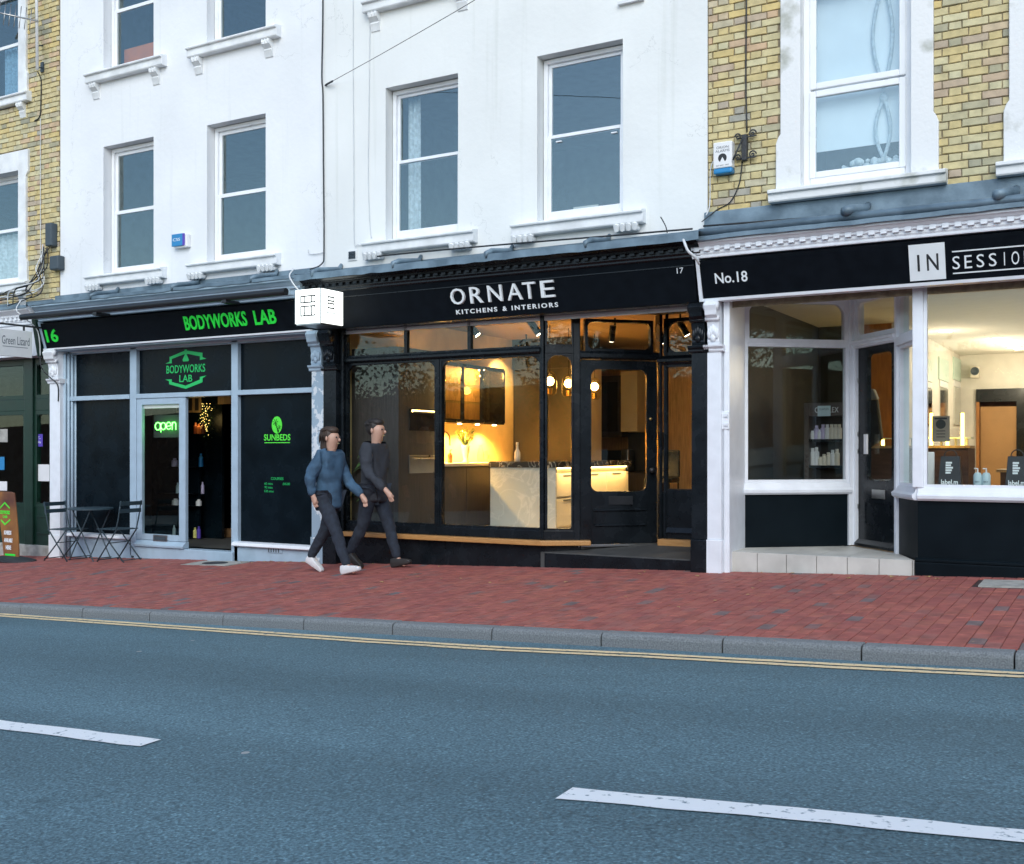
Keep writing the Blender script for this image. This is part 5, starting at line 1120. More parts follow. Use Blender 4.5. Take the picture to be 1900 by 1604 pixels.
text('Green Lizard', 'gtext2', nt, FG, FG.u(2), FG.u(53), hz0+.17, hz0+.29, -.0205, .001); MB(FG).box(FG.u(3), FG.u(50), -.0215, -.0205, hz0+.134, hz0+.142).build('small_print', 'gtext2', nt)
# notices in the green shop's windows
vy = .055
def notice(name, a, b, y0_, y1_, m, label, words=()):
    x0, x1, z0, z1 = WX(a, vy), WX(b, vy), WZ(a, y1_, vy), WZ(a, y0_, vy)
    t = thing(name, label, 'notice', (x0, vy, z0)); MB().box(x0, x1, vy, vy+.004, z0, z1).build('sheet', m, t)
    for s, fa, fb, fc, fd, mm in words: text(s, mm, t, W, x0+(x1-x0)*fa, x0+(x1-x0)*fb, z0+(z1-z0)*fc, z0+(z1-z0)*fd, vy-.0005, .001)
    return t
n_ = notice('window_sticker', 54, 79, 806, 829, 'purple', 'purple shield-shaped sticker in the green shop window', (('See all our', .2, .8, .74, .84, 'wtext'), ('properties on', .15, .85, .58, .68, 'wtext'), ('Zoopla', .13, .87, .2, .46, 'wtext')))
px0, px1, pz_ = WX(54, vy), WX(79, vy), WZ(54, 829, vy); MB().poly([(px0+.1, pz_), (px1-.1, pz_), ((px0+px1)/2, pz_-.05)], vy, vy+.004).build('point', 'purple', n_)
notice('paper_notice', 70, 92, 862, 893, 'white_pl', 'blank white sheet taped low in the green shop window')
notice('paper_notice', -20, 14, 797, 821, 'concrete', 'grey notice card in the green shop window next to the post')
notice('paper_notice', -20, 8, 848, 872, 'blue', 'blue notice in the green shop window next to the post')
notice('paper_notice', -20, 13, 893, 910, 'white_pl', 'white notice low in the green shop window next to the post')
# loose wires round the joint of the cornices
cable('loose_cable', [fp_(62, 600, -.3), fp_(74, 640, -.3), fp_(76, 680, -.3), fp_(92, 700, -.22), fp_(107, 715, -.18), fp_(108, 745, -.16)], .009, 'cable', 'black cable sagging round the head of the white pilaster')
cable('loose_cable', [fp_(40, 556, -.4), fp_(30, 575, -.55), fp_(45, 590, -.5), fp_(70, 615, -.36), fp_(75, 665, -.3)], .008, 'cablew', 'white cable hanging off the corner of the grey cornice')
cable('loose_cable', [fp_(545, 500, -.4), fp_(537, 512, -.53), fp_(545, 528, -.54), fp_(555, 540, -.5)], .01, 'cablew', 'white cable curling over the lead at the glowing sign')
cable('loose_cable', [fp_(1262, 438, -.2), fp_(1268, 445, -.53), fp_(1276, 465, -.56), fp_(1290, 478, -.5), fp_(1297, 490, -.42)], .014, 'cablew', 'white cable bundle hanging over the cornice beside the No.18 board')
cable('loose_cable', [fp_(700, 476, -.1), fp_(800, 466, -.12), fp_(960, 452, -.12), fp_(1120, 439, -.12), fp_(1285, 425, -.12)], .010, 'cable', 'black cable lying along the lead over the ORNATE cornice')
cable('loose_cable', [fp_(1305, 420, -.15), fp_(1500, 405, -.1), fp_(1620, 398, -.12), fp_(1760, 380, -.1), fp_(1900, 362, -.12)], .010, 'cable', 'black cable lying along the lead over the salon cornice')
cable('roof_wire', [fp_(1226, 403, -.12), fp_(1235, 420, -.18), fp_(1238, 432, -.25)], .006, 'cable', 'short stiff wire sticking up from the lead beside the sash window')
# ------------------------------------------------------------------ kitchen showroom (no. 17)
KF, KC = -1.04, 1.78; KX0, KX1, KY0, KY1 = -8.62, -3.82, .12, 6.3
def slab(name, m, *a): return MB().box(*a).build(name, m, kind='structure')
MB().flat([(KX0, KY0), (P0[0]+.02, KY0), (P1[0]+.02, P1[1]+.07), (P2[0], P2[1]+.06), (KX1, P3[1]+.06), (KX1, KY1), (KX0, KY1)], KF-.08, KF).build('showroom_floor', 'ptile', kind='structure'); slab('showroom_ceiling', 'ceil', KX0-.1, KX1+.05, -.1, KY1, KC, KC+.1)
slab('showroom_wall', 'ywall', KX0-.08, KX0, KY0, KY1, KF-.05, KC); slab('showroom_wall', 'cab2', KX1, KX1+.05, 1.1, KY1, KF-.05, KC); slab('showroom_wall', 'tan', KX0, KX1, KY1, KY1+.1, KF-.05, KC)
# tall oven housing next to the window
FXo = -7.88
t = thing('oven_housing', 'tall dark oak cabinet with two built-in ovens inside the kitchen window', 'cabinet', (FXo-.3, .85, KF))
MB().box(KX0+.01, FXo, .30, 1.22, KF, 1.30).build('carcass', 'cab', t, bevel=.004)
SIDE = Fr((FXo, .0), (FXo, 5))     # u = depth into the shop, seen from the aisle
def su(px): return SIDE.u(px)
def szz(px, py): return SIDE.z(px, py)
u0, u1 = .52, 1.14
for nme, za, zb, hm in (('oven', .04, .40, 'ovenglass'), ('warming_drawer', -.36, -.06, 'steel')):
    z0, z1 = (szz(785, 800), szz(785, 760)) if nme == 'oven' else (szz(785, 878), szz(785, 845))
    o = MB(SIDE).box(u0, u1, -.012, .0, z0, z1).build(nme, hm, t, bevel=.004)
    MB(SIDE).tube([(u0+.05, -.04, z1-.04), (u1-.05, -.04, z1-.04)], .01, 8).build('handle', 'steel', o)
MB(SIDE).box(u0+.05, u1-.05, -.016, -.013, szz(785, 766), szz(785, 762)).build('oven_display', 'led', t)
MB(SIDE).box(1.225, 1.245, -.03, .06, KF+.9, 1.28).build('light_edge', 'led', t)
# base run, worktop, splashback
t = thing('base_units', 'run of dark oak base units under a pale worktop along the yellow wall', 'kitchen units', (FXo-.3, 2.6, KF))
for k in range(5):
    a = 1.25+k*.62; MB(SIDE).box(a+.003, a+.617, .0, .02, KF+.02, -.22).build('door', 'cab', t, bevel=.003)
MB().box(KX0+.01, FXo-.022, 1.25, 4.35, KF, -.20).build('carcass', 'cab2', t)
MB().box(KX0+.01, FXo+.03, 1.25, 4.35, -.199, -.16).build('worktop', 'worktop', t, bevel=.003)
t = thing('wall_cabinet', 'black framed glass wall cabinet lit from inside, over the worktop', 'cabinet', (-8.4, 2.7, .42))
CXF = -8.22; CB, CT = .42, 1.22; CY = [1.80, 2.28, 2.80, 3.46]
MB().box(KX0+.01, KX0+.03, CY[0], CY[-1], CB, CT).build('back', 'tan', t)
MB().box(KX0+.03, CXF, CY[0], CY[-1], CB-.02, CB).build('shelf_base', 'black', t); MB().box(KX0+.03, CXF, CY[0], CY[-1], CT, CT+.02).build('top', 'black', t)
for y in (CY[0], CY[-1]): MB().box(KX0+.03, CXF, y-.01, y+.01, CB, CT).build('side', 'black', t)
for a, b in zip(CY[:-1], CY[1:]):
    q = MB(); q.box(CXF, CXF+.02, a+.004, a+.04, CB, CT); q.box(CXF, CXF+.02, b-.04, b-.004, CB, CT); q.box(CXF, CXF+.02, a+.04, b-.04, CT-.035, CT); q.box(CXF, CXF+.02, a+.04, b-.04, CB, CB+.035)
    q = q.build('door', 'black', t, bevel=.003); MB().box(CXF+.008, CXF+.012, a+.035, b-.035, CB+.03, CT-.03).build('pane', 'lampglass', q)
SH = (CB+.29, CB+.53)
for z in SH: MB().box(KX0+.03, CXF-.01, CY[0]+.01, CY[-1]-.01, z-.006, z).build('glass_shelf', 'clear', t)
for y in (2.0, 3.1): 
    MB().lathe((KX0+.2, y, CT-.02), [(.03, 0), (.03, .018)], 12).build('cabinet_light', 'spot', t); lamp('cabinet_glow', 'POINT', (KX0+.25, y, CT-.07), 22, (1, .56, .18), t, .03)
for k in range(5):
    y = 1.45+k*.48; MB().lathe((KX0+.28, y, CB-.032), [(.03, 0), (.03, .01)], 12).build('downlight', 'spot', t)
    lamp('counter_glow', 'SPOT', (KX0+.26, y, CB-.045), 110, (1, .52, .12), t, .03, ang=140)
# glassware
def wineglass():
    t = bpy.data.objects.new('wine_glass', None); return t
gprof = [(.03, 0), (.03, .004), (.005, .01), (.004, .07), (.02, .085), (.036, .115), (.038, .15), (.032, .18)]
GM = MB().lathe((0, 0, 0), gprof, 12).mesh(name='wine_glass'); GM.materials.append(M['clear'])
TM = MB().lathe((0, 0, 0), [(.03, 0), (.036, .11)], 12).mesh(name='tumbler'); TM.materials.append(M['clear'])
for p in list(GM.polygons)+list(TM.polygons): p.use_smooth = True
spots = [(y, SH[0], 'w') for y in (1.93, 2.10, 2.40, 2.94, 3.06, 3.22)]+[(y, SH[1], 'w') for y in (2.98, 3.16)]+[(y, SH[1], 't') for y in (1.9, 1.99, 2.08, 2.2, 2.4)]+[(y, CB+.002, 't') for y in (1.95, 2.06, 2.17)]
for y, z, k in spots:
    o = bpy.data.objects.new('wine_glass' if k == 'w' else 'tumbler', GM if k == 'w' else TM); COL.objects.link(o); o.location = (KX0+.22, y, z)
    tag(o, 'stemmed wine glass sparkling on a shelf of the glass cabinet' if k == 'w' else 'straight clear tumbler standing inside the glass cabinet', 'glass', 'wine glasses in the cabinet' if k == 'w' else 'tumblers in the cabinet')
# things on the worktop
WT = -.158
t = thing('tap', 'tall bronze tap with a swan neck on the pale worktop', 'tap', (-8.2, 1.62, WT))
MB().tube([(-8.2, 1.62, WT), (-8.2, 1.62, WT+.16)], .024, 10).build('body', 'bronze', t, smooth='auto')
MB().tube([(-8.2, 1.62, WT+.16), (-8.2, 1.62, WT+.32)]+[(-8.2+.11*(1-math.cos(a))*.3, 1.62+.11*(1-math.cos(a)), WT+.32+.11*math.sin(a)) for a in [R(18*i) for i in range(1, 11)]]+[(-8.134, 1.84, WT+.24)], .014, 8).build('spout', 'bronze', t, smooth=True)
MB().tube([(-8.18, 1.63, WT+.08), (-8.14, 1.68, WT+.09), (-8.14, 1.68, WT+.15)], .007, 6).build('lever', 'bronze', t)
t = thing('soap_bottle', 'amber pump bottle beside the bronze tap', 'bottle', (-8.2, 1.95, WT))
MB().lathe((-8.2, 1.95, WT), [(.034, 0), (.034, .11), (.02, .13), (.012, .14)], 14).build('bottle', 'amber', t, smooth=True); MB().tube([(-8.2, 1.95, WT+.14), (-8.2, 1.95, WT+.175), (-8.17, 1.95, WT+.18)], .008, 6).build('pump', 'black_plastic', t)
t = thing('flower_vase', 'white vase of cream flowers on the pale worktop', 'vase', (-8.2, 2.35, WT))
MB().lathe((-8.2, 2.35, WT), [(.05, 0), (.05, .015), (.03, .04), (.045, .1), (.06, .2), (.058, .25), (.052, .245), (.04, .15)], 16).build('vase', 'porcelain', t, smooth=True)
q = MB(); g = MB(); rr = random.Random(5)
for k in range(42):
    a, b = rr.uniform(0, 6.28), rr.uniform(0, 1); c = Vector((-8.2+.15*math.cos(a)*b, 2.38+.20*math.sin(a)*b, WT+.38+rr.uniform(-.09, .11)*(1.1-b*.5)))
    for j in range(7): 
        d = Vector((rr.uniform(-1, 1), rr.uniform(-1, 1), rr.uniform(-.4, 1))).normalized()*.034; e = d.cross(Vector((rr.random(), rr.random(), 1))).normalized()*.017
        q.add([c, c+d*.6+e, c+d, c+d*.6-e], [(0, 1, 2, 3)])
    g.tube([(-8.2, 2.35, WT+.22), tuple(c)], .004, 4)
q.build('petals', 'petal', t); g.build('stems', 'leaf', t)
def houseplant(name, label, loc, n, h, s, potm, pot=True, rr=None):
    t = thing(name, label, 'plant', loc); q = MB(); rr = rr or random.Random(9)
    for k in range(n):
        a = rr.uniform(0, 6.28); l = s*rr.uniform(.6, 1); z0 = loc[2]+h*rr.uniform(.3, 1); w = l*.09; d = Vector((math.cos(a), math.sin(a), 0)); e = Vector((-d.y, d.x, 0))*w
        p = [Vector((loc[0], loc[1], z0))+d*l*i/3+Vector((0, 0, l*(.55*i/3-.75*(i/3)**2))) for i in range(4)]
        q.add([p[0], p[1]+e, p[1]-e, p[2]+e*.9, p[2]-e*.9, p[3]], [(0, 1, 2), (1, 3, 4, 2), (3, 5, 4)])
    q.build('leaves', 'leaf', t); MB().tube([loc, (loc[0], loc[1], loc[2]+h)], .012, 6).build('stem', 'bark', t)
    if pot: MB().lathe(loc, [(s*.22, 0), (s*.3, s*.4), (s*.27, s*.4), (s*.25, s*.3)], 14).build('pot', potm, t, smooth='auto')
    return t
houseplant('herb_pot', 'small leafy plant on the worktop by the oven housing', (-8.45, 1.45, WT), 26, .16, .16, 'porcelain')
houseplant('herb_pot', 'little green plant under the glass cabinet behind the vase', (-8.5, 2.15, WT), 22, .2, .14, 'porcelain')
for k, (y, h, r) in enumerate(((2.75, .24, .05), (2.9, .16, .04), (3.02, .1, .06))):
    t = MB().lathe((-8.2, y, WT), [(r, 0), (r, h*.6), (r*.55, h*.75), (r*.5, h), (r*.7, h+.01)], 12).build('glass_jar', 'clear', smooth=True); tag(t, ('tall stoppered glass carafe on the worktop', 'mid-sized glass jar on the worktop', 'low round glass bowl on the worktop')[k], 'jar')
# island
t = thing('kitchen_island', 'cream marble island with a black veined top and lit drawers', 'kitchen island', (-7.07, 3.2, KF))
IX0, IX1, IY0, IY1 = -7.58, -6.58, 2.0, 4.4
MB().box(IX0, IX1, IY0, IY0+.04, KF, -.215).build('end_panel', 'cmarble', t); MB().box(IX0, IX1-.06, IY0+.04, IY1, KF, -.215).build('carcass', 'cream', t)
MB().box(IX0-.02, IX1+.02, IY0-.02, IY1+.02, -.214, -.135).build('worktop', 'bmarble', t, bevel=.004)
for j, (z0, z1) in enumerate(((-.60, -.30), (-1.0, -.63))):
    for k in range(3):
        a = IY0+.06+k*.78; d = MB().box(IX1-.06, IX1-.02, a+.005, a+.775, z0, z1).build('drawer', 'cream', t, bevel=.003)
        MB().box(IX1-.02, IX1-.012, a+.2, a+.5, z1-.03, z1-.015).build('handle', 'greybox', d)
MB().box(IX1-.05, IX1-.035, IY0+.05, IY1-.03, -.232, -.217).build('led_strip', 'led', t)
lamp('strip_glow', 'AREA', (IX1+.05, 3.2, -.24), 16, (1, .58, .2), t, .08, 2.2, (0, R(-20), 0))
t = MB().lathe((-7.3, 2.25, -.135), [(.04, 0), (.042, .05), (.04, .12), (.016, .17), (.014, .22), (.017, .23), (.017, .26)], 14).build('bottle', 'porcelain', smooth=True); tag(t, 'pale bottle with a foil neck standing on the black marble top', 'bottle')
t = thing('bar_stool', 'dark stool back showing above the far end of the island', 'stool', (-5.9, 4.0, KF))
MB().box(-6.1, -5.7, 3.8, 4.2, -.45, -.38).build('seat', 'black', t, bevel=.02); MB().box(-6.1, -5.7, 4.18, 4.22, -.38, .02).build('backrest', 'black', t, bevel=.02)
for a, b in ((-6.08, 3.82), (-5.72, 3.82), (-6.08, 4.18), (-5.72, 4.18)): MB().tube([(a, b, KF), (a, b, -.45)], .013, 6).build('leg', 'black', t)
# pendant lamps over the island
ISL = Fr((-7.07, 0), (-7.07, 5))
for k, (y, lb) in enumerate(((2.76, 'amber glass pendant lamp over the island, the one nearest the window'), (3.34, 'amber glass pendant lamp over the middle of the island'), (4.2, 'amber glass pendant lamp over the far end of the island'))):
    z = ISL.z(1020+k*30, 700) if k < 2 else .88
    z = .98
    t = thing('pendant_lamp', lb, 'lamp', (-7.07, y, z-.2)); c = (-7.07, y, z)
    MB().lathe((c[0], c[1], z-.2), [(.05, 0), (.09, .03), (.10, .08), (.10, .24), (.08, .3), (.03, .335)], 18).build('glass_shade', 'lampglass', t, smooth=True)
    MB().ball(c, .062, 14).build('bulb', 'bulb', t, smooth=True); MB().lathe((c[0], c[1], z-.2), [(.035, .02), (.035, .1)], 12).build('cup', 'brass', t)
    MB().tube([(c[0], c[1], z+.13), (c[0], c[1], KC)], .005, 5).build('flex', 'black', t)
    lamp('pendant_glow', 'POINT', c, 9, (1, .58, .2), t, .062)
# back of the showroom
t = thing('tall_units', 'charcoal tall units at the end of the yellow wall', 'cabinet', (-8.0, 4.9, KF))
for k in range(2): MB().box(KX0+.02+k*.62, KX0+.63+k*.62, 4.40, 5.0, KF, 1.3).build('door', 'cab2', t, bevel=.004)
MB().box(KX0+1.27, KX0+1.29, 4.38, 5.0, KF, 1.3).build('end_panel', 'worktop', t)
MB().box(KX0+.02, KX0+1.26, 4.36, 5.0, 1.301, KC).build('bulkhead', 'cab2', t)
BK = Fr((0, 6.2), (1, 6.2))
bx = lambda px: BK.u(px)
bz_ = lambda px, py: BK.z(px, py)
t = thing('display_wall', 'pale oak display wall with a dark screen, seen through the black door', 'display', (bx(1135), 6.2, KF))
MB(BK).box(bx(1106), bx(1168), -.06, .0, bz_(1135, 835), bz_(1135, 688)).build('oak_panel', 'tan', t)
MB(BK).box(bx(1106), bx(1168), -.30, -.065, bz_(1135, 812), bz_(1135, 700)).build('shadow_box', 'cab', t); MB(BK).box(bx(1115), bx(1160), -.34, -.31, bz_(1135, 802), bz_(1135, 712)).build('screen', 'ovenglass', t)
MB(BK).box(bx(1106), bx(1168), -.05, .0, KF, bz_(1135, 836)).build('lower_panel', 'cab2', t)
t = thing('cream_wall_unit', 'cream wall unit over a dark recess, seen through the black door', 'cabinet', (bx(1190), 6.0, .2))
MB(BK).box(bx(1170), bx(1200), -.4, -.0, bz_(1185, 802), bz_(1185, 692)).build('door', 'cream', t, bevel=.004); MB(BK).box(bx(1170), bx(1232), -.1, -.0, bz_(1185, 875), bz_(1185, 803)).build('splashback', 'cab2', t)
MB(BK).box(bx(1170), bx(1232), -.6, -.0, KF, bz_(1185, 876)).build('base', 'cab', t)
o = MB(BK).box(bx(1172), bx(1186), -.45, -.2, bz_(1185, 874), bz_(1185, 834)).build('coffee_machine', 'steel', bevel=.02); tag(o, 'steel coffee machine on the dark recess counter', 'appliance')
t = thing('wardrobe', 'brown panelled double wardrobe behind the lobby side window', 'wardrobe', (-4.3, 2.2, KF))
for k in range(2):
    d = MB().box(-4.72+k*.43, -4.30+k*.43, 2.2, 2.24, KF, 1.1).build('door', 'cab', t, bevel=.004)
    for zz in (-.9, .1):
        MB().box(-4.66+k*.43, -4.36+k*.43, 2.185, 2.2, zz, zz+.8).build('panel', 'cab', d, bevel=.006)
    MB().ball((-4.325+k*.07, 2.17, -.1), .02, 8).build('knob', 'brass', t)
MB().box(-4.72, -3.86, 2.24, 2.8, KF, 1.1).build('carcass', 'cab2', t)
# track spots and ceiling lights
for k, (x, y, tx) in enumerate(((-7.35, 1.05, .3), (-6.6, 1.35, .25), (-6.0, 2.6, -.1), (-5.6, 3.2, .1), (-5.0, 2.4, .2), (-4.55, 1.9, .15), (-8.0, 3.75, -.35))):
    t = thing('track_spot', 'black cylindrical spotlight on the showroom ceiling, '+('aimed at the oven housing', 'over the floor before the island', 'above the lit drawers of the island', 'above the far end of the island', 'behind the glazed door', 'behind the lobby side window', 'beside the glass wall cabinet')[k], 'spotlight', (x, y, KC), 'spotlights on the showroom ceiling')
    MB().tube([(x, y, KC), (x, y, KC-.1)], .012, 6).build('stem', 'black', t); a = Vector((x-.03, y, KC-.1)); b = a+Vector((tx*.5, .06, -.20))
    MB().tube([a, b], .045, 12).build('can', 'black', t, smooth='auto'); MB().tube([b, b+(b-a).normalized()*.004], .036, 12).build('lens', 'spot', t)
    lamp('spot_glow', 'SPOT', b+(b-a).normalized()*.012, (45, 14, 80, 80, 80, 80, 40)[k], (1, .66, .32), t, .03, rot=(b-a).to_track_quat('-Z', 'Y').to_euler(), ang=95)
o = MB().box(-8.55, -5.9, .95, 1.05, KC-.05, KC-.002).build('lighting_track', 'black'); tag(o, 'black lighting track running along the showroom ceiling', 'track')
# plant in the window
houseplant('window_plant', 'spiky potted palm standing inside the dark end of the kitchen window', (WX(692, .45), .45, -.95), 60, 1.0, .42, 'pot', rr=random.Random(2))

# ------------------------------------------------------------------ sunbed shop interior (no. 16)
slab('tanning_floor', 'dfloor', -13.7, -8.75, .14, 4.2, -1.42, -1.335); slab('tanning_ceiling', 'blackmatt', -13.7, -8.75, -.1, 4.2, 1.5, 1.6)
slab('tanning_wall', 'blackmatt', -13.72, -13.66, .14, 4.2, -1.4, 1.5); slab('tanning_wall', 'blackmatt', -8.80, -8.74, .14, 4.2, -1.4, 1.5); slab('tanning_wall', 'blackmatt', -13.7, -8.75, 4.15, 4.25, -1.4, 1.5)
SCR = Fr((0, 1.5), (1, 1.5)); scu = SCR.u; scz = SCR.z
slab('partition', 'vinyl', -13.6, scu(412), 1.5, 1.55, -1.335, 1.5)
for k, px in enumerate((330, 352, 364)):
    t = thing('picture_frame', 'framed photograph on the dark tanning shop wall, '+('partly behind the neon sign', 'at the edge of the open doorway', 'nearest the light garland')[k], 'picture', (scu(px), 1.45, scz(px, 765)), 'pictures in the tanning shop'); a, b, z0, z1 = scu(px), scu(px+10), scz(px, 766), scz(px, 738)
    MB(SCR).box(a, b, -.04, -.005, z0, z1).build('frame', 'tan', t); MB(SCR).box(a+.02, b-.02, -.044, -.041, z0+.03, z1-.02).build('print', 'cab2', t)
t = thing('light_garland', 'trailing leafy garland with tiny warm lights inside the open doorway', 'garland', (scu(390), 1.42, scz(390, 818)))
q = MB(); l = MB(); rr = random.Random(8)
for s in range(6):
    px = 383+s*2.6; n = 22; zt, zb = scz(390, 750), scz(390, 792+s*5)
    for k in range(n):
        z = zt+(zb-zt)*k/n; x = scu(px)+rr.uniform(-.03, .03); y = 1.42+rr.uniform(-.05, .05)
        d = Vector((rr.uniform(-1, 1), rr.uniform(-1, 1), rr.uniform(-1, .4))).normalized()*.035; e = Vector((-d.y, d.x, 0))*.4
        q.add([(x, y, z), tuple(Vector((x, y, z))+d*.6+e), tuple(Vector((x, y, z))+d), tuple(Vector((x, y, z))+d*.6-e)], [(0, 1, 2, 3)])
        if rr.random() < .4: l.ball((x, y-.02, z), .005, 6)
q.build('leaves', 'leaf', t); l.build('lights', 'string', t)
lamp('garland_glow', 'POINT', (scu(390), 1.25, scz(390, 780)), 1.2, (1, .7, .25), t, .1)
t = thing('product_stand', 'black stand of tanning lotions just inside the open doorway', 'stand', (scu(368), 1.3, -1.335))
MB(SCR).box(scu(318), scu(384), -.16, -.12, -1.335, scz(368, 800)).build('back', 'vinyl', t)
LV = [scz(368, y) for y in (806, 866, 915, 937, 996)]
for z in LV: MB(SCR).box(scu(318), scu(384), -.28, -.16, z-.012, z).build('shelf', 'black', t)
cols = ['amber', 'orange', 'lilac', 'blue', 'white_pl', 'card', 'petal', 'purple']
for px, lv, h, m, r, lb in ((363, 0, .17, 'amber', .03, 'amber lotion bottle on the lit top shelf'), (369, 0, .15, 'orange', .032, 'orange lotion bottle on the lit top shelf'), (377, 0, .16, 'amber', .03, 'brown lotion bottle at the end of the lit top shelf'), (324, 1, .13, 'lilac', .05, 'pink lotion bottle behind the door glass'), (373, 1, .2, 'blue', .035, 'blue and white lotion bottle in the open doorway'), (330, 2, .16, 'card', .03, 'pale tube standing behind the door glass'), (376, 2, .18, 'lilac', .025, 'mauve tube standing in the open doorway'), (326, 3, .1, 'white_pl', .06, 'squat white jar behind the door glass'), (369, 3, .1, 'white_pl', .045, 'squat white jar in the open doorway'), (323, 4, .18, 'card', .025, 'slim pale bottle low behind the door glass'), (362, 4, .16, 'petal', .03, 'yellow bottle low in the open doorway'), (369, 4, .18, 'purple', .032, 'purple bottle low in the open doorway')):
    x, z = scu(px, -.22), LV[lv]; o = MB().lathe((x, 1.28, z), [(r, 0), (r, h*.7), (r*.5, h*.82), (r*.5, h)], 12).build('lotion_bottle', m, smooth='auto'); tag(o, lb, 'bottle')
t = thing('wooden_steps', 'two wooden steps at the back of the open doorway', 'steps', (scu(420), 1.8, -1.335))
MB().box(scu(392), -8.85, 1.75, 2.1, -1.335, -1.20).build('tread', 'stairwood', t, bevel=.006); MB().box(scu(408), -8.85, 2.1, 2.5, -1.335, -1.0).build('tread', 'stairwood', t, bevel=.006)
o = MB(SCR).box(scu(406), scu(440), -.02, .02, scz(420, 750), scz(420, 730)).build('menu_panel', 'tan'); tag(o, 'pale panel hanging high at the back of the open doorway', 'panel')

# ------------------------------------------------------------------ salon interior (no. 18)
SF, SC = -1.0, 1.66; LX = -2.62
slab('salon_floor', 'ptile', -3.7, XR-.1, .1, 9.7, SF-.1, SF-.02); slab('salon_ceiling', 'ceilw', -3.7, XR-.1, .05, 9.7, SC, SC+.1)
slab('salon_wall', 'wallw', LX-.1, LX, 4.0, 9.6, SF, SC); slab('salon_wall', 'cab2', -3.74, -3.66, .5, 4.1, SF, SC); _f4 = Fr((0, 4.0), (1, 4.0)); slab('salon_wall', 'warmwood', _f4.u(1585), LX-.1, 4.0, 4.1, SF, SC); slab('salon_wall', 'cab2', -3.7, _f4.u(1585), 4.0, 4.1, SF, SC); slab('salon_wall', 'wallw', XR-.14, XR-.08, .1, 9.6, SF, SC)
SB = Fr((0, 9.5), (1, 9.5)); bu_ = SB.u
ox0, ox1, oz = bu_(1812), bu_(1905), SB.z(1850, 722)
slab('salon_wall', 'wallw', LX, ox0, 9.5, 9.6, SF, SC); slab('salon_wall', 'wallw', ox0, XR-.1, 9.5, 9.6, oz, SC); slab('salon_wall', 'ywall', ox0, XR-.1, 10.6, 10.7, SF, SC)
t = thing('salon_doorway', 'dark framed opening to a warm back room at the end of the salon', 'doorway', (ox0, 9.5, SF))
MB().box(ox0, ox1+.4, 9.44, 9.5, oz-.22, oz).build('header', 'black', t); MB().box(ox0, ox0+.05, 9.44, 9.5, SF, oz-.22).build('jamb', 'warmwood', t); MB().box(ox1-.15, ox1+.4, 9.44, 9.5, SF, oz-.22).build('pier', 'black', t)
MB().box(ox0+.06, ox1-.16, 9.52, 9.54, SF+.2, oz-.3).build('panel', 'amberwall', t)
t = thing('wall_speaker', 'small cream loudspeaker high on the salon back wall', 'speaker', (bu_(1814), 9.35, SB.z(1814, 705)))
z0, z1 = SB.z(1814, 703), SB.z(1814, 682); MB().box(bu_(1804), bu_(1820), 9.2, 9.42, z0, z1).build('case', 'ivory', t, bevel=.02)
for zz, r in ((z0+.11, .07), (z1-.08, .045)): MB().lathe((bu_(1813), 9.2, zz), [(r, 0), (r, -.012), (r*.5, -.004), (.005, -.006)], 14, 'y').build('cone', 'greybox', t)
SW = Fr((LX, 0), (LX, 9)); swu = lambda px: SW.u(px); swz = SW.z
for k, (a, b) in enumerate(((1716, 1727), (1742, 1757), (1769, 1783))):
    t = thing('wall_mirror', ('tall mirror under pale green glass, the one beside the reception desk', 'tall mirror under pale green glass, middle of three on the salon wall', 'tall mirror under pale green glass, the one by the salon back wall')[k], 'mirror', (LX, (swu(a)+swu(b))/2, -.2))
    ua, ub = swu(a), swu(b)
    MB(SW).box(ua, ub, -.02, .0, swz(b, 790), swz(b, 723)).build('glass', 'mirror', t); MB(SW).box(ua-.1, ub+.05, -.025, -.0, swz(b, 710), swz(b, 670)).build('top_panel', 'aqua', t); MB(SW).box(ua, ub, -.02, 0, swz(b, 722), swz(b, 711)).build('lamp_panel', 'white_pl', t)
# reception desk
DK = Fr((0, 3.1), (1, 3.1)); dku = DK.u; dkz = DK.z
t = thing('reception_desk', 'walnut reception desk with a glass shelf behind the salon window', 'desk', (-2.2, 3.2, SF))
dz_ = dkz(1760, 832); x1 = dku(1797)
MB().box(-3.3, x1, 3.1, 3.16, SF, dz_).build('front', 'desk', t); MB().box(x1-.06, x1, 3.16, 3.7, SF, dz_).build('side', 'desk', t); MB().box(-3.3, x1+.02, 3.08, 3.5, dz_+.001, dz_+.03).build('top', 'tan', t)
MB().box(-3.3, x1+.03, 3.05, 3.35, dz_+.115, dz_+.125).build('glass_shelf', 'aqua', t)
for px in (1630, 1690, 1744, 1771, 1792): MB().box(dku(px)-.012, dku(px)+.012, 3.2, 3.22, dz_+.03, dz_+.115).build('post', 'steel', t)
for k, (px, h) in enumerate(((1727, 65), (1785, 65), (1757, 12), (1637, 16))):
    x = dku(px); t = MB().tube([(x, 3.14, dz_+.035), (x, 3.14, dkz(px, 832-h))], .018, 8).build('tube_lamp', 'tubel'); tag(t, ('tall glowing amber tube lamp on the desk beside the notice', 'tall glowing amber tube lamp at the open end of the desk', 'short glowing amber tube under the glass shelf', 'short glowing amber tube near the black door')[k], 'lamp')
    lamp('tube_glow', 'POINT', (x, 3.0, dz_+.15), .8, (1, .6, .1), t, .03)
    t.children[0].location = Vector((x, 3.0, dz_+.15))-t.location
t = thing('desk_notice', 'cream printed notice with a round emblem standing on the desk', 'notice', (dku(1750), 3.0, dz_)); a, b, z0, z1 = dku(1733), dku(1766), dkz(1750, 820), dkz(1750, 773)
MB(DK).box(a, b, -.16, -.155, z0, z1).build('sheet', 'paper', t); cx, cz = (a+b)/2, z0+(z1-z0)*.68
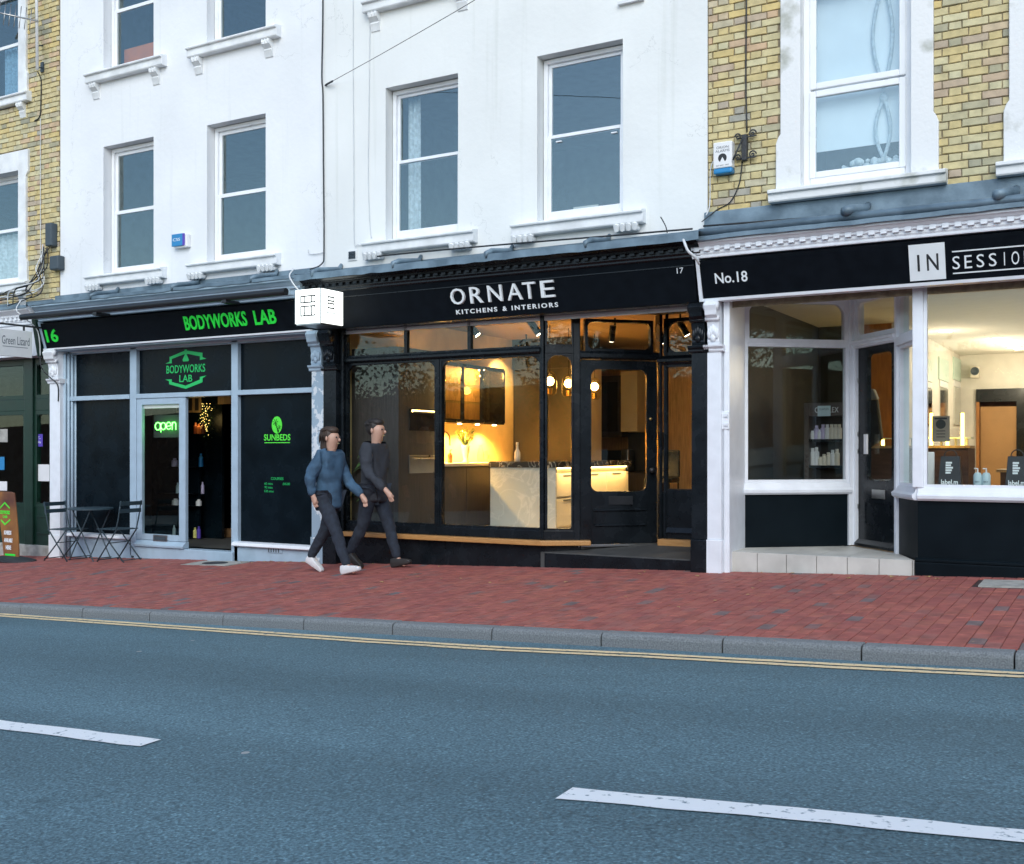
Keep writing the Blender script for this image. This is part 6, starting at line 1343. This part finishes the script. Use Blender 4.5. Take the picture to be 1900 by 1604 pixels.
MB(DK).poly([(cx+.055*math.cos(R(15*i)), cz+.055*math.sin(R(15*i))) for i in range(24)], -.163, -.161).build('emblem', 'gtext2', t)
MB(DK).box(a+.03, b-.03, -.162, -.161, z1-.04, z1-.02).build('heading', 'gtext2', t)
for k in range(3): MB(DK).box(a+.05, b-.05, -.162, -.161, z0+.05+.035*k, z0+.06+.035*k).build('text_line', 'gtext2', t)
# styling station further back
t = thing('styling_station', 'low brown styling counter behind the desk', 'counter', (-1.0, 5.2, SF)); MB().box(-1.55, -.2, 5.2, 5.7, SF, -.28).build('body', 'desk', t); MB().box(-1.6, -.15, 5.15, 5.75, -.279, -.24).build('top', 'tan', t)
# bags and bottles in the window
FWN = Fr((0, .28), (1, .28))
slab('window_board', 'desk', Q3[0]+.08, XR-.3, .1, .6, S1-.03, S1-.001)
for k, (a, b) in enumerate(((1744, 1783), (1868, 1907))):
    t = thing('carrier_bag', ('black paper carrier bag in the salon window beside the pump bottles', 'black paper carrier bag with a wire handle, farther along the salon window')[k], 'bag', (FWN.u(a), .3, S1)); x0, x1 = FWN.u(a), FWN.u(b); z1 = FWN.z(a, 847)
    MB().add([(x0-.01, .22, S1), (x1+.01, .22, S1), (x1+.01, .36, S1), (x0-.01, .36, S1), (x0+.01, .27, z1), (x1-.01, .27, z1), (x1-.01, .31, z1), (x0+.01, .31, z1)], [(0, 3, 2, 1), (4, 5, 6, 7), (0, 1, 5, 4), (1, 2, 6, 5), (2, 3, 7, 6), (3, 0, 4, 7)]).build('bag', 'black_plastic', t)
    BG = Fr((x0, .215), (x1, .215)); w = x1-x0; H = z1-S1
    tl = lambda z: (z-S1)/H*.05
    text('label.m', 'wtext', t, BG, .1*w, .9*w, S1+.09*H, S1+.25*H, -.002, .001, tl, bold=.02)
    for r_ in range(5): MB(BG).poly([(.3*w, S1+H*(.44+.08*r_)), ((.55+.05*(r_ % 3))*w, S1+H*(.44+.08*r_)), ((.55+.05*(r_ % 3))*w, S1+H*(.50+.08*r_)), (.3*w, S1+H*(.50+.08*r_))], tl(S1+H*(.5+.08*r_))-.004, tl(S1+H*(.44+.08*r_))-.002).build('print_line', 'wtext', t)
    q = MB().tube([(x0+.05, .29, z1)]+[(x0+w*.5+w*.3*math.cos(R(180-18*i)), .29, z1+.06*math.sin(R(18*i))) for i in range(11)], .006, 6); q.build('handle', 'cable', t)
for k, px in enumerate((1814, 1830)):
    x = FWN.u(px); t = thing('pump_bottle', ('pale blue pump bottle standing beside the black carrier bag', 'pale blue pump bottle, the farther of a pair from the door')[k], 'bottle', (x, .28, S1))
    MB().lathe((x, .28, S1), [(.036, 0), (.038, .01), (.038, .11), (.028, .135), (.012, .14)], 14).build('body', 'card', t, smooth='auto'); MB().tube([(x, .28, S1+.14), (x, .28, S1+.175), (x-.03, .28, S1+.175)], .008, 6).build('pump', 'white_pl', t)
    BG2 = Fr((x-.03, .24), (x+.03, .24)); text('label.m', 'gtext2', t, BG2, .01, .05, S1+.05, S1+.065, 0, .001)
o = MB(FV).box(.16, .19, .12, .26, S1+.0, S1+.11).build('small_box', 'card', bevel=.005); tag(o, 'small pale carton inside the splayed side light', 'box')
t = thing('patterned_bag', 'white and black patterned bag inside the splayed side light', 'bag', FV(.36, .2, S1)); MB(FV).box(.3, .42, .14, .24, S1, S1+.33).build('bag', 'white_pl', t, bevel=.01)
for k in range(5): MB(FV).poly([(.31+.02*(k % 2), S1+.03+.06*k), (.36+.02*(k % 2), S1+.02+.06*k), (.37+.01*(k % 2), S1+.06+.06*k)], .134, .139).build('patch', 'black', t)
# product shelf behind the left-hand window
SHF = Fr((-2.95, 2.0), (-1.9, 2.0))
pu = SHF.u; pzf = SHF.z
t = thing('product_shelf', 'dark brown salon shelf unit stocked with white bottles', 'shelf', (-2.6, 2.2, SF)); a, b = pu(1493), pu(1600); zt_ = pzf(1530, 748)
MB(SHF).box(a, a+.05, -.02, .32, SF, zt_).build('side', 'shelf', t); MB(SHF).box(a, b, .3, .33, SF, zt_).build('back', 'shelf', t); MB(SHF).box(a+.05, b, -.0, .3, pzf(1530, 772), zt_).build('header', 'shelf', t)
lev = [pzf(1530, 815), pzf(1530, 864), pzf(1530, 900)]
for z in lev: MB(SHF).box(a+.05, b, .0, .3, z-.03, z).build('board', 'black', t)
text('OLAPLEX', 'wtext', t, SHF, pu(1512), pu(1556), pzf(1530, 766), pzf(1530, 756), -.001, .002); 
o = MB(SHF).box(pu(1521), pu(1545), -.1, -.095, pzf(1530, 773), pzf(1530, 754)).build('price_card', 'card'); tag(o, 'pale blue card hanging in front of the shelf heading', 'card')
text('OLAPLEX', 'gtext2', o, SHF, pu(1524), pu(1542), pzf(1530, 762), pzf(1530, 758), -.1005, .001)
for lv, items in ((0, ((1508, .10, 'white_pl'), (1515, .16, 'lilac'), (1521, .11, 'white_pl'), (1527, .17, 'lilac'), (1535, .17, 'white_pl'), (1543, .17, 'ivory'), (1550, .17, 'ivory'), (1557, .17, 'ivory'))), (1, ((1508, .2, 'white_pl'), (1515, .21, 'white_pl'), (1522, .1, 'ivory'), (1529, .13, 'ivory'), (1537, .15, 'ivory'), (1545, .18, 'white_pl'), (1553, .19, 'ivory')))):
    for px, h, m in items:
        p = SHF(pu(px, .1), .1, lev[lv]); r = .032; o = MB().lathe(p, [(r, 0), (r, h*.72), (r*.6, h*.8), (r*.6, h)], 12).build('hair_bottle', m, smooth='auto'); tag(o, '%s hair product bottle on the %s of the brown salon shelf' % ({'white_pl': 'white', 'lilac': 'lilac', 'ivory': 'ivory'}[m], ('upper shelf', 'lower shelf')[lv]), 'bottle', 'bottles on the salon shelf')
t = thing('hung_coat', 'dark coat hanging against the orange timber behind the salon door', 'coat', (-2.9, 3.4, -.2)); CT_ = Fr((0, 3.0), (1, 3.0))
MB(CT_).poly([(CT_.u(1604), CT_.z(1600, 840)), (CT_.u(1640), CT_.z(1620, 815)), (CT_.u(1631), CT_.z(1617, 745)), (CT_.u(1620), CT_.z(1606, 725)), (CT_.u(1604), CT_.z(1590, 735))], -.1, .02).build('cloth', 'coat', t, bevel=.03); MB(CT_).poly([(CT_.u(1612), CT_.z(1606, 745)), (CT_.u(1632), CT_.z(1618, 742)), (CT_.u(1624), CT_.z(1606, 723)), (CT_.u(1613), CT_.z(1600, 722))], -.12, .03).build('collar', 'pot', t, bevel=.02)
tg = MB().box(_f4.u(1590), -2.7, 3.95, 3.99, SF, .35).build('timber_panel', 'warmwood'); tag(tg, 'orange timber panel behind the hanging coat', 'panel')
# ceiling lights
for k, (x, y) in enumerate(((-2.25, 5.3), (-1.75, 6.8), (-1.7, 7.4), (-1.65, 8.0), (-1.6, 8.6), (.5, 3.5), (1.8, 4.5), (-.2, 7.0), (.7, 6.2))):
    t = thing('ceiling_spot', 'small round white downlight in the salon ceiling', 'downlight', (x, y, SC), 'downlights in the salon ceiling')
    MB().lathe((x, y, SC-.012), [(.085, 0), (.085, .011)], 14).build('lens', 'spotw', t); lamp('downlight_glow', 'POINT', (x, y, SC-.45), 7.5, (1, .84, .6), t, .06)
# ------------------------------------------------------------------ street furniture
def bistro_chair(label, loc, rz):
    t = thing('folding_chair', label, 'chair', (0, 0, 0), 'slate folding bistro chairs'); m = 'furniture'; w = .19
    for s in (-1, 1):
        MB().tube([(.22, s*w, 0), (-.12, s*w, .43), (-.17, s*w, .62), (-.21, s*w, .84)], .0095, 6).build('back_leg', m, t, smooth=True)
        MB().tube([(-.24, s*(w-.025), 0), (.02, s*(w-.025), .27), (.17, s*(w-.025), .44)], .0095, 6).build('front_leg', m, t, smooth=True)
    for k in range(6):
        x = -.16+k*.068; MB().box(x, x+.055, -.19, .19, .44, .453).build('seat_slat', m, t, bevel=.003)
    for z, x in ((.70, -.187), (.80, -.205)): MB().box(x-.012, x+.004, -.205, .205, z-.025, z+.03).build('back_slat', m, t, bevel=.003)
    for x, z in ((.20, .025), (-.215, .03), (.02, .26)): MB().tube([(x, -w, z), (x, w, z)], .007, 6).build('stretcher', m, t)
    t.location = loc; t.rotation_euler = (0, 0, rz); ORG[t.name] = Vector(loc); return t
cx2 = (-12.16, -.34); cx1 = (-13.26, -.36); tx = (-12.80, -.30)
bistro_chair('slate metal folding chair with its back to the grey door frame', (*cx2, pav_z(*cx2)), math.pi+.1)
bistro_chair('slate metal folding chair beside the white pilaster', (*cx1, pav_z(*cx1)), .12)
t = thing('bistro_table', 'small round slate metal table between two folding chairs', 'table', (*tx, pav_z(*tx))); g = pav_z(*tx)
MB().lathe((tx[0], tx[1], g+.735), [(.30, -.02), (.305, -.018), (.305, .0), (.29, .006), (.02, .006)], 28).build('top', 'furniture', t, smooth='auto')
for s in (-1, 1):
    MB().tube([(tx[0]-.24, tx[1]+s*.17, g), (tx[0]+.2, tx[1]+s*.17, g+.715)], .009, 6).build('leg', 'furniture', t); MB().tube([(tx[0]+.24, tx[1]+s*.15, g), (tx[0]-.2, tx[1]+s*.15, g+.715)], .009, 6).build('leg', 'furniture', t)
for x in (-.22, .22): MB().tube([(tx[0]+x, tx[1]-.17, g+.04), (tx[0]+x, tx[1]+.17, g+.04)], .007, 6).build('stretcher', 'furniture', t)
# pavement sign
ab = (-14.10, -.60); g = pav_z(*ab)
t = thing('pavement_sign', 'curved amber pavement sign advertising sunbeds on a black rubber base', 'sign', (ab[0], ab[1], g))
q = MB(); n = 20
outl = [(.46*math.cos(2*math.pi*i/n)*1.0, .19*math.sin(2*math.pi*i/n)) for i in range(n)]
q.add([(ab[0]+a, ab[1]+b, g) for a, b in outl]+[(ab[0]+a*.98, ab[1]+b*.98, g+.035) for a, b in outl]+[(ab[0]+a*.45, ab[1]+b*.3, g+.075) for a, b in outl], [tuple(range(n))[::-1], tuple(range(2*n, 3*n))]+[(k*n+i, k*n+(i+1) % n, (k+1)*n+(i+1) % n, (k+1)*n+i) for k in (0, 1) for i in range(n)])
q.build('base', 'rubber', t, smooth='auto')
AF = Fr((ab[0]-.27, ab[1]-.03), (ab[0]+.25, ab[1]-.03)); hz = g+.06; HH = .93
lean = lambda z: (z-hz)/HH*(-.13)          # the panel narrows and sways a little to the left
pts = []
for i in range(11): z = hz+HH*i/10; pts.append((.46-.02-.10*(i/10)**1.6, z))
pts += [(.30, hz+HH+.012), (.26, hz+HH+.02)]
left = [(.10-.17*(i/10)**1.1, hz+HH*i/10) for i in range(11)]; pts += [(left[-1][0]+.05, hz+HH+.02)]+left[::-1]
MB(AF).poly(pts, -.012, .012).build('panel', 'board', t, bevel=.006)
def edge(pl, off): return [(u, z) for u, z in pl]
bwm = (.5*(left[7][0]+pts[7][0]))
for pl in ([(.02, .72), (.13, .80), (.245, .72), (.245, .70), (.13, .775), (.03, .70)], [(.045, .52), (.135, .46), (.255, .53), (.255, .555), (.135, .485), (.05, .545)]): MB(AF).poly([(u, hz+z) for u, z in pl], -.016, -.0125).build('badge_band', 'lime', t)
text('BODYWORKS', 'lime', t, AF, .03, .245, hz+.62, hz+.675, -.0125, .003, bold=.03); text('LAB', 'lime', t, AF, .09, .19, hz+.565, hz+.605, -.0125, .003, bold=.03)
for s, a, b, z in (('SUNBEDS', .115, .28, .325), ('AVAILABLE', .115, .305, .215), ('HERE', .155, .275, .11)): text(s, 'wtext', t, AF, a, b, hz+z, hz+z+.06, -.0125, .003, bold=.04)
MB(AF).box(.14, .37, -.015, -.0125, hz+.022, hz+.05).build('footer', 'gtext', t)

# fallen leaves swept against the shop fronts
rr = random.Random(21)
for k in range(46):
    if k < 30: x = rr.choice([rr.uniform(-8.6, -4.2), rr.uniform(-3.6, -.6), rr.uniform(-10, -9)]); y = -.06-abs(rr.gauss(0, .13))
    else: x, y = rr.uniform(-7, -.6), rr.uniform(-2.6, -.4)
    s = rr.uniform(.012, .030); a = rr.uniform(0, 6.28); q = MB(); z = pav_z(x, y)+.004; n = 9; vs = [(x, y, z+.006)]
    for i in range(n):
        b = a+2*math.pi*i/n; r = s*(1 if i % 2 else .62)*(1.5 if i == 0 else 1); vs.append((x+r*math.cos(b), y+r*math.sin(b)*.8, z+rr.uniform(0, .012)))
    q.add(vs, [(0, i+1, (i+1) % n+1) for i in range(n)]); tag(q.build('fallen_leaf', 'dry_leaf'), 'small dry tan leaf lying on the red paving', 'leaf', 'fallen leaves on the pavement')

# ------------------------------------------------------------------ two people walking past, caught mid-stride
def skinned(name, pts, edges, m, parent, root=0, sub=2, crease=0, seed=0):
    keys = list(pts); me = bpy.data.meshes.new(name); me.from_pydata([pts[k][0] for k in keys], [(keys.index(a), keys.index(b)) for a, b in edges], [])
    o = bpy.data.objects.new(name, me); COL.objects.link(o)
    o.modifiers.new('skin', 'SKIN'); sv = me.skin_vertices[0].data
    for i, k in enumerate(keys):
        r = pts[k][1]; sv[i].radius = r if isinstance(r, tuple) else (r, r); sv[i].use_root = (i == root)
    s = o.modifiers.new('sub', 'SUBSURF'); s.levels = sub; s.render_levels = sub
    if crease:
        tx_ = bpy.data.textures.new('folds', 'CLOUDS'); tx_.noise_scale = .07+.01*seed; tx_.noise_depth = 2
        d_ = o.modifiers.new('folds', 'DISPLACE'); d_.texture = tx_; d_.strength = crease; d_.mid_level = .45; d_.texture_coords = 'LOCAL'
    dg = bpy.context.evaluated_depsgraph_get(); dg.update(); fin = bpy.data.meshes.new_from_object(o.evaluated_get(dg))
    bpy.data.objects.remove(o); bpy.data.meshes.remove(me)
    for p in fin.polygons: p.use_smooth = True
    fin.materials.clear(); fin.materials.append(M[m]); q = bpy.data.objects.new(name, fin); COL.objects.link(q)
    if parent: q.parent = parent
    return q
def walker(label, loc, top, legm, shoem, hairm, h=1.0, step=.36, swing=1, longhair=True):
    t = thing('person', label, 'person', loc); S = h
    P = lambda x, y, z: (x*S, y*S, z*S)
    ff, rf = step, -step                      # front foot flat on its heel, rear foot on its toes
    fs, rs = -.085*swing, .085*swing
    body = {'pel': (P(0, 0, .90), .125*S), 'wai': (P(.01, 0, 1.05), .112*S), 'che': (P(.025, 0, 1.24), .13*S), 'nek': (P(.04, 0, 1.40), .055*S), 'hd0': (P(.055, 0, 1.48), .068*S), 'hd1': (P(.07, 0, 1.565), .092*S), 'hd2': (P(.06, 0, 1.64), .075*S)}
    E = [('pel', 'wai'), ('wai', 'che'), ('che', 'nek'), ('nek', 'hd0'), ('hd0', 'hd1'), ('hd1', 'hd2')]
    for n, s, sw in (('l', 1, -1*swing), ('r', -1, 1*swing)):
        body['sh'+n] = (P(.02, s*.165, 1.345), .062*S); body['el'+n] = (P(.02-.09*sw-.03, s*.215, 1.09), .043*S); body['wr'+n] = (P(.02+.05-.19*sw+.07, s*.205, .90), .030*S); body['hn'+n] = (P(.05+.06-.21*sw+.06, s*.20, .845), .034*S)
        E += [('che', 'sh'+n), ('sh'+n, 'el'+n), ('el'+n, 'wr'+n), ('wr'+n, 'hn'+n)]
        for k, dx in enumerate((-.02, -.005, .01, .024)):
            b0 = P(.05+.065-.21*sw+.06+dx, s*.195, .81); b1 = P(.05+.08-.21*sw+.06+dx*1.1, s*.185, .765+.006*abs(k-1)); body['f%d%s' % (k, n)] = (b0, .010*S); body['g%d%s' % (k, n)] = (b1, .008*S); E += [('hn'+n, 'f%d%s' % (k, n)), ('f%d%s' % (k, n), 'g%d%s' % (k, n))]
        body['t'+n] = (P(.05+.10-.21*sw+.06, s*.175, .82), .011*S); E += [('hn'+n, 't'+n)]
    legs = {}
    for n, s, fx, front in (('f', fs, ff, True), ('b', rs, rf, False)):
        legs[n] = ((P(.0, s, .86), .092*S), (P(fx*.45+(.05 if not front else .035), s, .48), .060*S), (P(fx*.72+(.01 if front else -.0), s, .28), .050*S), (P(fx*.98, s, .10 if front else .15), .038*S))
        for k in range(4): body['%s%d' % (n, k)] = (legs[n][k][0], legs[n][k][1]*.86)
        body[n+'t'] = (P(fx+.11, s, .045 if front else .05), .03*S)
        E += [('pel', n+'0'), (n+'0', n+'1'), (n+'1', n+'2'), (n+'2', n+'3'), (n+'3', n+'t')]
    covered = ('pel', 'wai', 'che', 'shl', 'shr', 'ell', 'elr')
    skinned('body', {k: (v[0], v[1]*(.5 if k in covered else 1)) for k, v in body.items()}, E, 'skin', t)
    J = {k: (v[0], v[1]*1.14+(.03 if k[:2] == 'sh' else .016)) for k, v in body.items() if k in ('wai', 'che', 'shl', 'shr', 'ell', 'elr', 'wrl', 'wrr')}
    J['pel'] = (P(0, 0, .93), .158*S); J['hem'] = (P(.005, 0, .83), .165*S); J['he2'] = (P(.005, 0, .765), .16*S); J['he3'] = (P(.005, 0, .75), .13*S); J['col'] = (P(.037, 0, 1.395), .07*S)
    skinned('jacket', J, [('he3', 'he2'), ('he2', 'hem'), ('hem', 'pel'), ('pel', 'wai'), ('wai', 'che'), ('che', 'col'), ('che', 'shl'), ('shl', 'ell'), ('ell', 'wrl'), ('che', 'shr'), ('shr', 'elr'), ('elr', 'wrr')], top, t, 1, 3, .035, int(swing)+1)
    T = {'pel': (P(0, 0, .90), .132*S)}; TE = []
    for n in 'fb':
        for k in range(4): T['%s%d' % (n, k)] = (legs[n][k][0], legs[n][k][1]+.012)
        TE += [('pel', n+'0'), (n+'0', n+'1'), (n+'1', n+'2'), (n+'2', n+'3')]
    skinned('trousers', T, TE, legm, t, 0, 3, .025, 1)
    for n, s, fx, front in (('f', fs, ff, True), ('b', rs, rf, False)):
        tip = R(-14) if front else R(26); c, sn = math.cos(tip), math.sin(tip); ax, az = fx*.98, (.0 if front else .0)
        prof = [(-.075, 0), (-.08, .05), (-.065, .105), (.0, .11), (.05, .085), (.13, .065), (.185, .045), (.195, .02), (.18, 0)]
        q = MB(); W_ = [.030, .036, .036, .038, .042, .044, .036, .028, .03]; vs = []
        piv = (-.07, 0) if front else (.15, 0)
        for y in (-1, 1):
            for (a, b), w in zip(prof, W_):
                a2, b2 = a-piv[0], b-piv[1]; xx = piv[0]+a2*c+b2*sn; zz = b2*c-a2*sn
                vs.append((ax*S+xx*S, s*S+y*w*S, zz*S+.004))
        m = len(prof); q.add(vs, [tuple(range(m))[::-1], tuple(range(m, 2*m))]+[(i, (i+1) % m, m+(i+1) % m, m+i) for i in range(m)])
        ORG[t.name] = Vector(); o = q.build('shoe', shoem, t, bevel=.018*S)
        for p in o.data.polygons: p.use_smooth = True
    q = MB(); q.ball(P(.012, 0, 1.60), (.102*S, .094*S, .105*S), 16); q.ball(P(.055, 0, 1.655), (.085*S, .075*S, .05*S), 14)
    if longhair: q.ball(P(-.03, 0, 1.49), (.06*S, .085*S, .15*S), 14)
    hr = random.Random(4)
    for i in range(150):
        a = hr.uniform(0, 6.28); e0 = hr.uniform(.1, 1.0); c0 = Vector(P(.015, 0, 1.60)); d0 = Vector((math.cos(a)*math.sin(e0)-.15, math.sin(a)*math.sin(e0), math.cos(e0)))
        p0_ = c0+d0*.104*S; ln = (.17 if longhair else .07)*S*hr.uniform(.6, 1.1); back = Vector((-.12, d0.y*.2, -.95)) if d0.x < .35 else Vector((-.6, d0.y*.8, -.1))
        p1_ = p0_+back*ln*.5+Vector((d0.x, d0.y, 0))*.012; p2_ = p0_+back*ln; q.tube([tuple(p0_), tuple(p1_), tuple(p2_)], [.007, .006, .002], 4)
    q.build('hair', hairm, t, smooth=True)
    f = MB(); f.ball(P(.165, 0, 1.545), (.018*S, .012*S, .02*S), 8); f.build('nose', 'skin', t, smooth=True)
    e = MB()
    for s in (-1, 1): e.ball(P(.150, s*.033, 1.575), .010*S, 8)
    e.build('eyes', 'dtext', t, smooth=True); mo = MB().ball(P(.150, 0, 1.505), (.008*S, .024*S, .006*S), 8); mo.build('mouth', 'brick', t, smooth=True)
    for s in (-1, 1): MB().ball(P(.05, s*.092, 1.56), (.018*S, .01*S, .03*S), 8).build('ear', 'skin', t, smooth=True)
    return t
pa = (-7.98, -.92); pb = (-7.72, -.42)
walker('person in a blue jacket, dark jeans and white trainers striding past the black shopfront', (*pa, pav_z(*pa)), 'jacket', 'navy', 'trainer', 'hair', .985)
walker('person in a dark coat and boots walking on the shop side of a companion', (*pb, pav_z(*pb)), 'coat', 'navy', 'boot', 'hair2', 1.03, .29, -1, False)

# ------------------------------------------------------------------ the other side of the street: mirrored in the panes
def tree(x, y, h, r, lab, seed):
    rr = random.Random(seed); gz = road_z(x, -10.3)+.1; t = thing('street_tree', lab, 'tree', (x, y, gz), 'trees on the opposite side of the street')
    q = MB(); q.tube([(x, y, gz-.3), (x+.05, y, gz+h*.3), (x, y+.1, gz+h*.6)], [.2, .15, .08], 8)
    tips = []
    for k in range(12):
        a = rr.uniform(0, 6.28); z0 = gz+h*rr.uniform(.25, .5); e = Vector((x+math.cos(a)*r*.7, y+math.sin(a)*r*.7, z0+h*rr.uniform(.1, .35))); q.tube([(x, y, z0), tuple(Vector((x, y, z0)).lerp(e, .5)+Vector((0, 0, .2))), tuple(e)], [.07, .045, .015], 5); tips.append(e)
    q.build('trunk', 'bark', t, smooth=True); l = MB(); vs = []; fs = []
    cl = [(Vector((x, y, gz+h*.62))+Vector((rr.gauss(0, .5)*r, rr.gauss(0, .5)*r, rr.gauss(0, .2)*h)), rr.uniform(.25, .5)*r) for _ in range(26)]+[(e, .4*r) for e in tips]
    for c, cr in cl:
        for k in range(130):
            d = Vector((rr.gauss(0, 1), rr.gauss(0, 1), rr.gauss(0, .8))); p = c+d*cr*.45; s = rr.uniform(.05, .11); u = Vector((rr.uniform(-1, 1), rr.uniform(-1, 1), rr.uniform(-1, 1))).normalized()*s; w = u.cross(Vector((rr.random(), rr.random(), rr.random()))).normalized()*s*.55
            n = len(vs); vs += [p-u, p+w, p+u, p-w]; fs.append((n, n+1, n+2, n+3))
    l.v = [tuple(p) for p in vs]; l.f = fs; l.build('crown', 'foliage', t)
for k, (x, y, h, r, lab) in enumerate(((-13, -18, 5.6, 2.4, 'tall broad tree across the street towards the far brick house'), (-5.5, -20, 4.6, 2.0, 'rounded tree across the street facing the white houses'), (2.5, -17.5, 5.4, 2.4, 'tall tree across the street facing the salon'), (9, -19, 6, 2.6, 'spreading tree across the street beyond the salon'), (-22, -19, 5.5, 2.6, 'large tree across the street past the green shop'), (24, -15, 9, 3.6, 'broad tall tree farther up the street on the opposite side'), (34, -14, 10, 4, 'very tall tree at the top of the street on the opposite side'))): tree(x, y, h, r, lab, 40+k)
o = MB().flat([(-90, -22), (140, -22), (140, -21.6), (-90, -21.6)], lambda x, y: -4+.04*x, lambda x, y: 3.0+.04*x).build('reflection_wall', 'redbrick'); tag(o, 'long tall brick wall added unseen behind the trees across the street to darken the reflections', 'wall')  # added wall, out of view; its height keeps the shop glass reflections dark
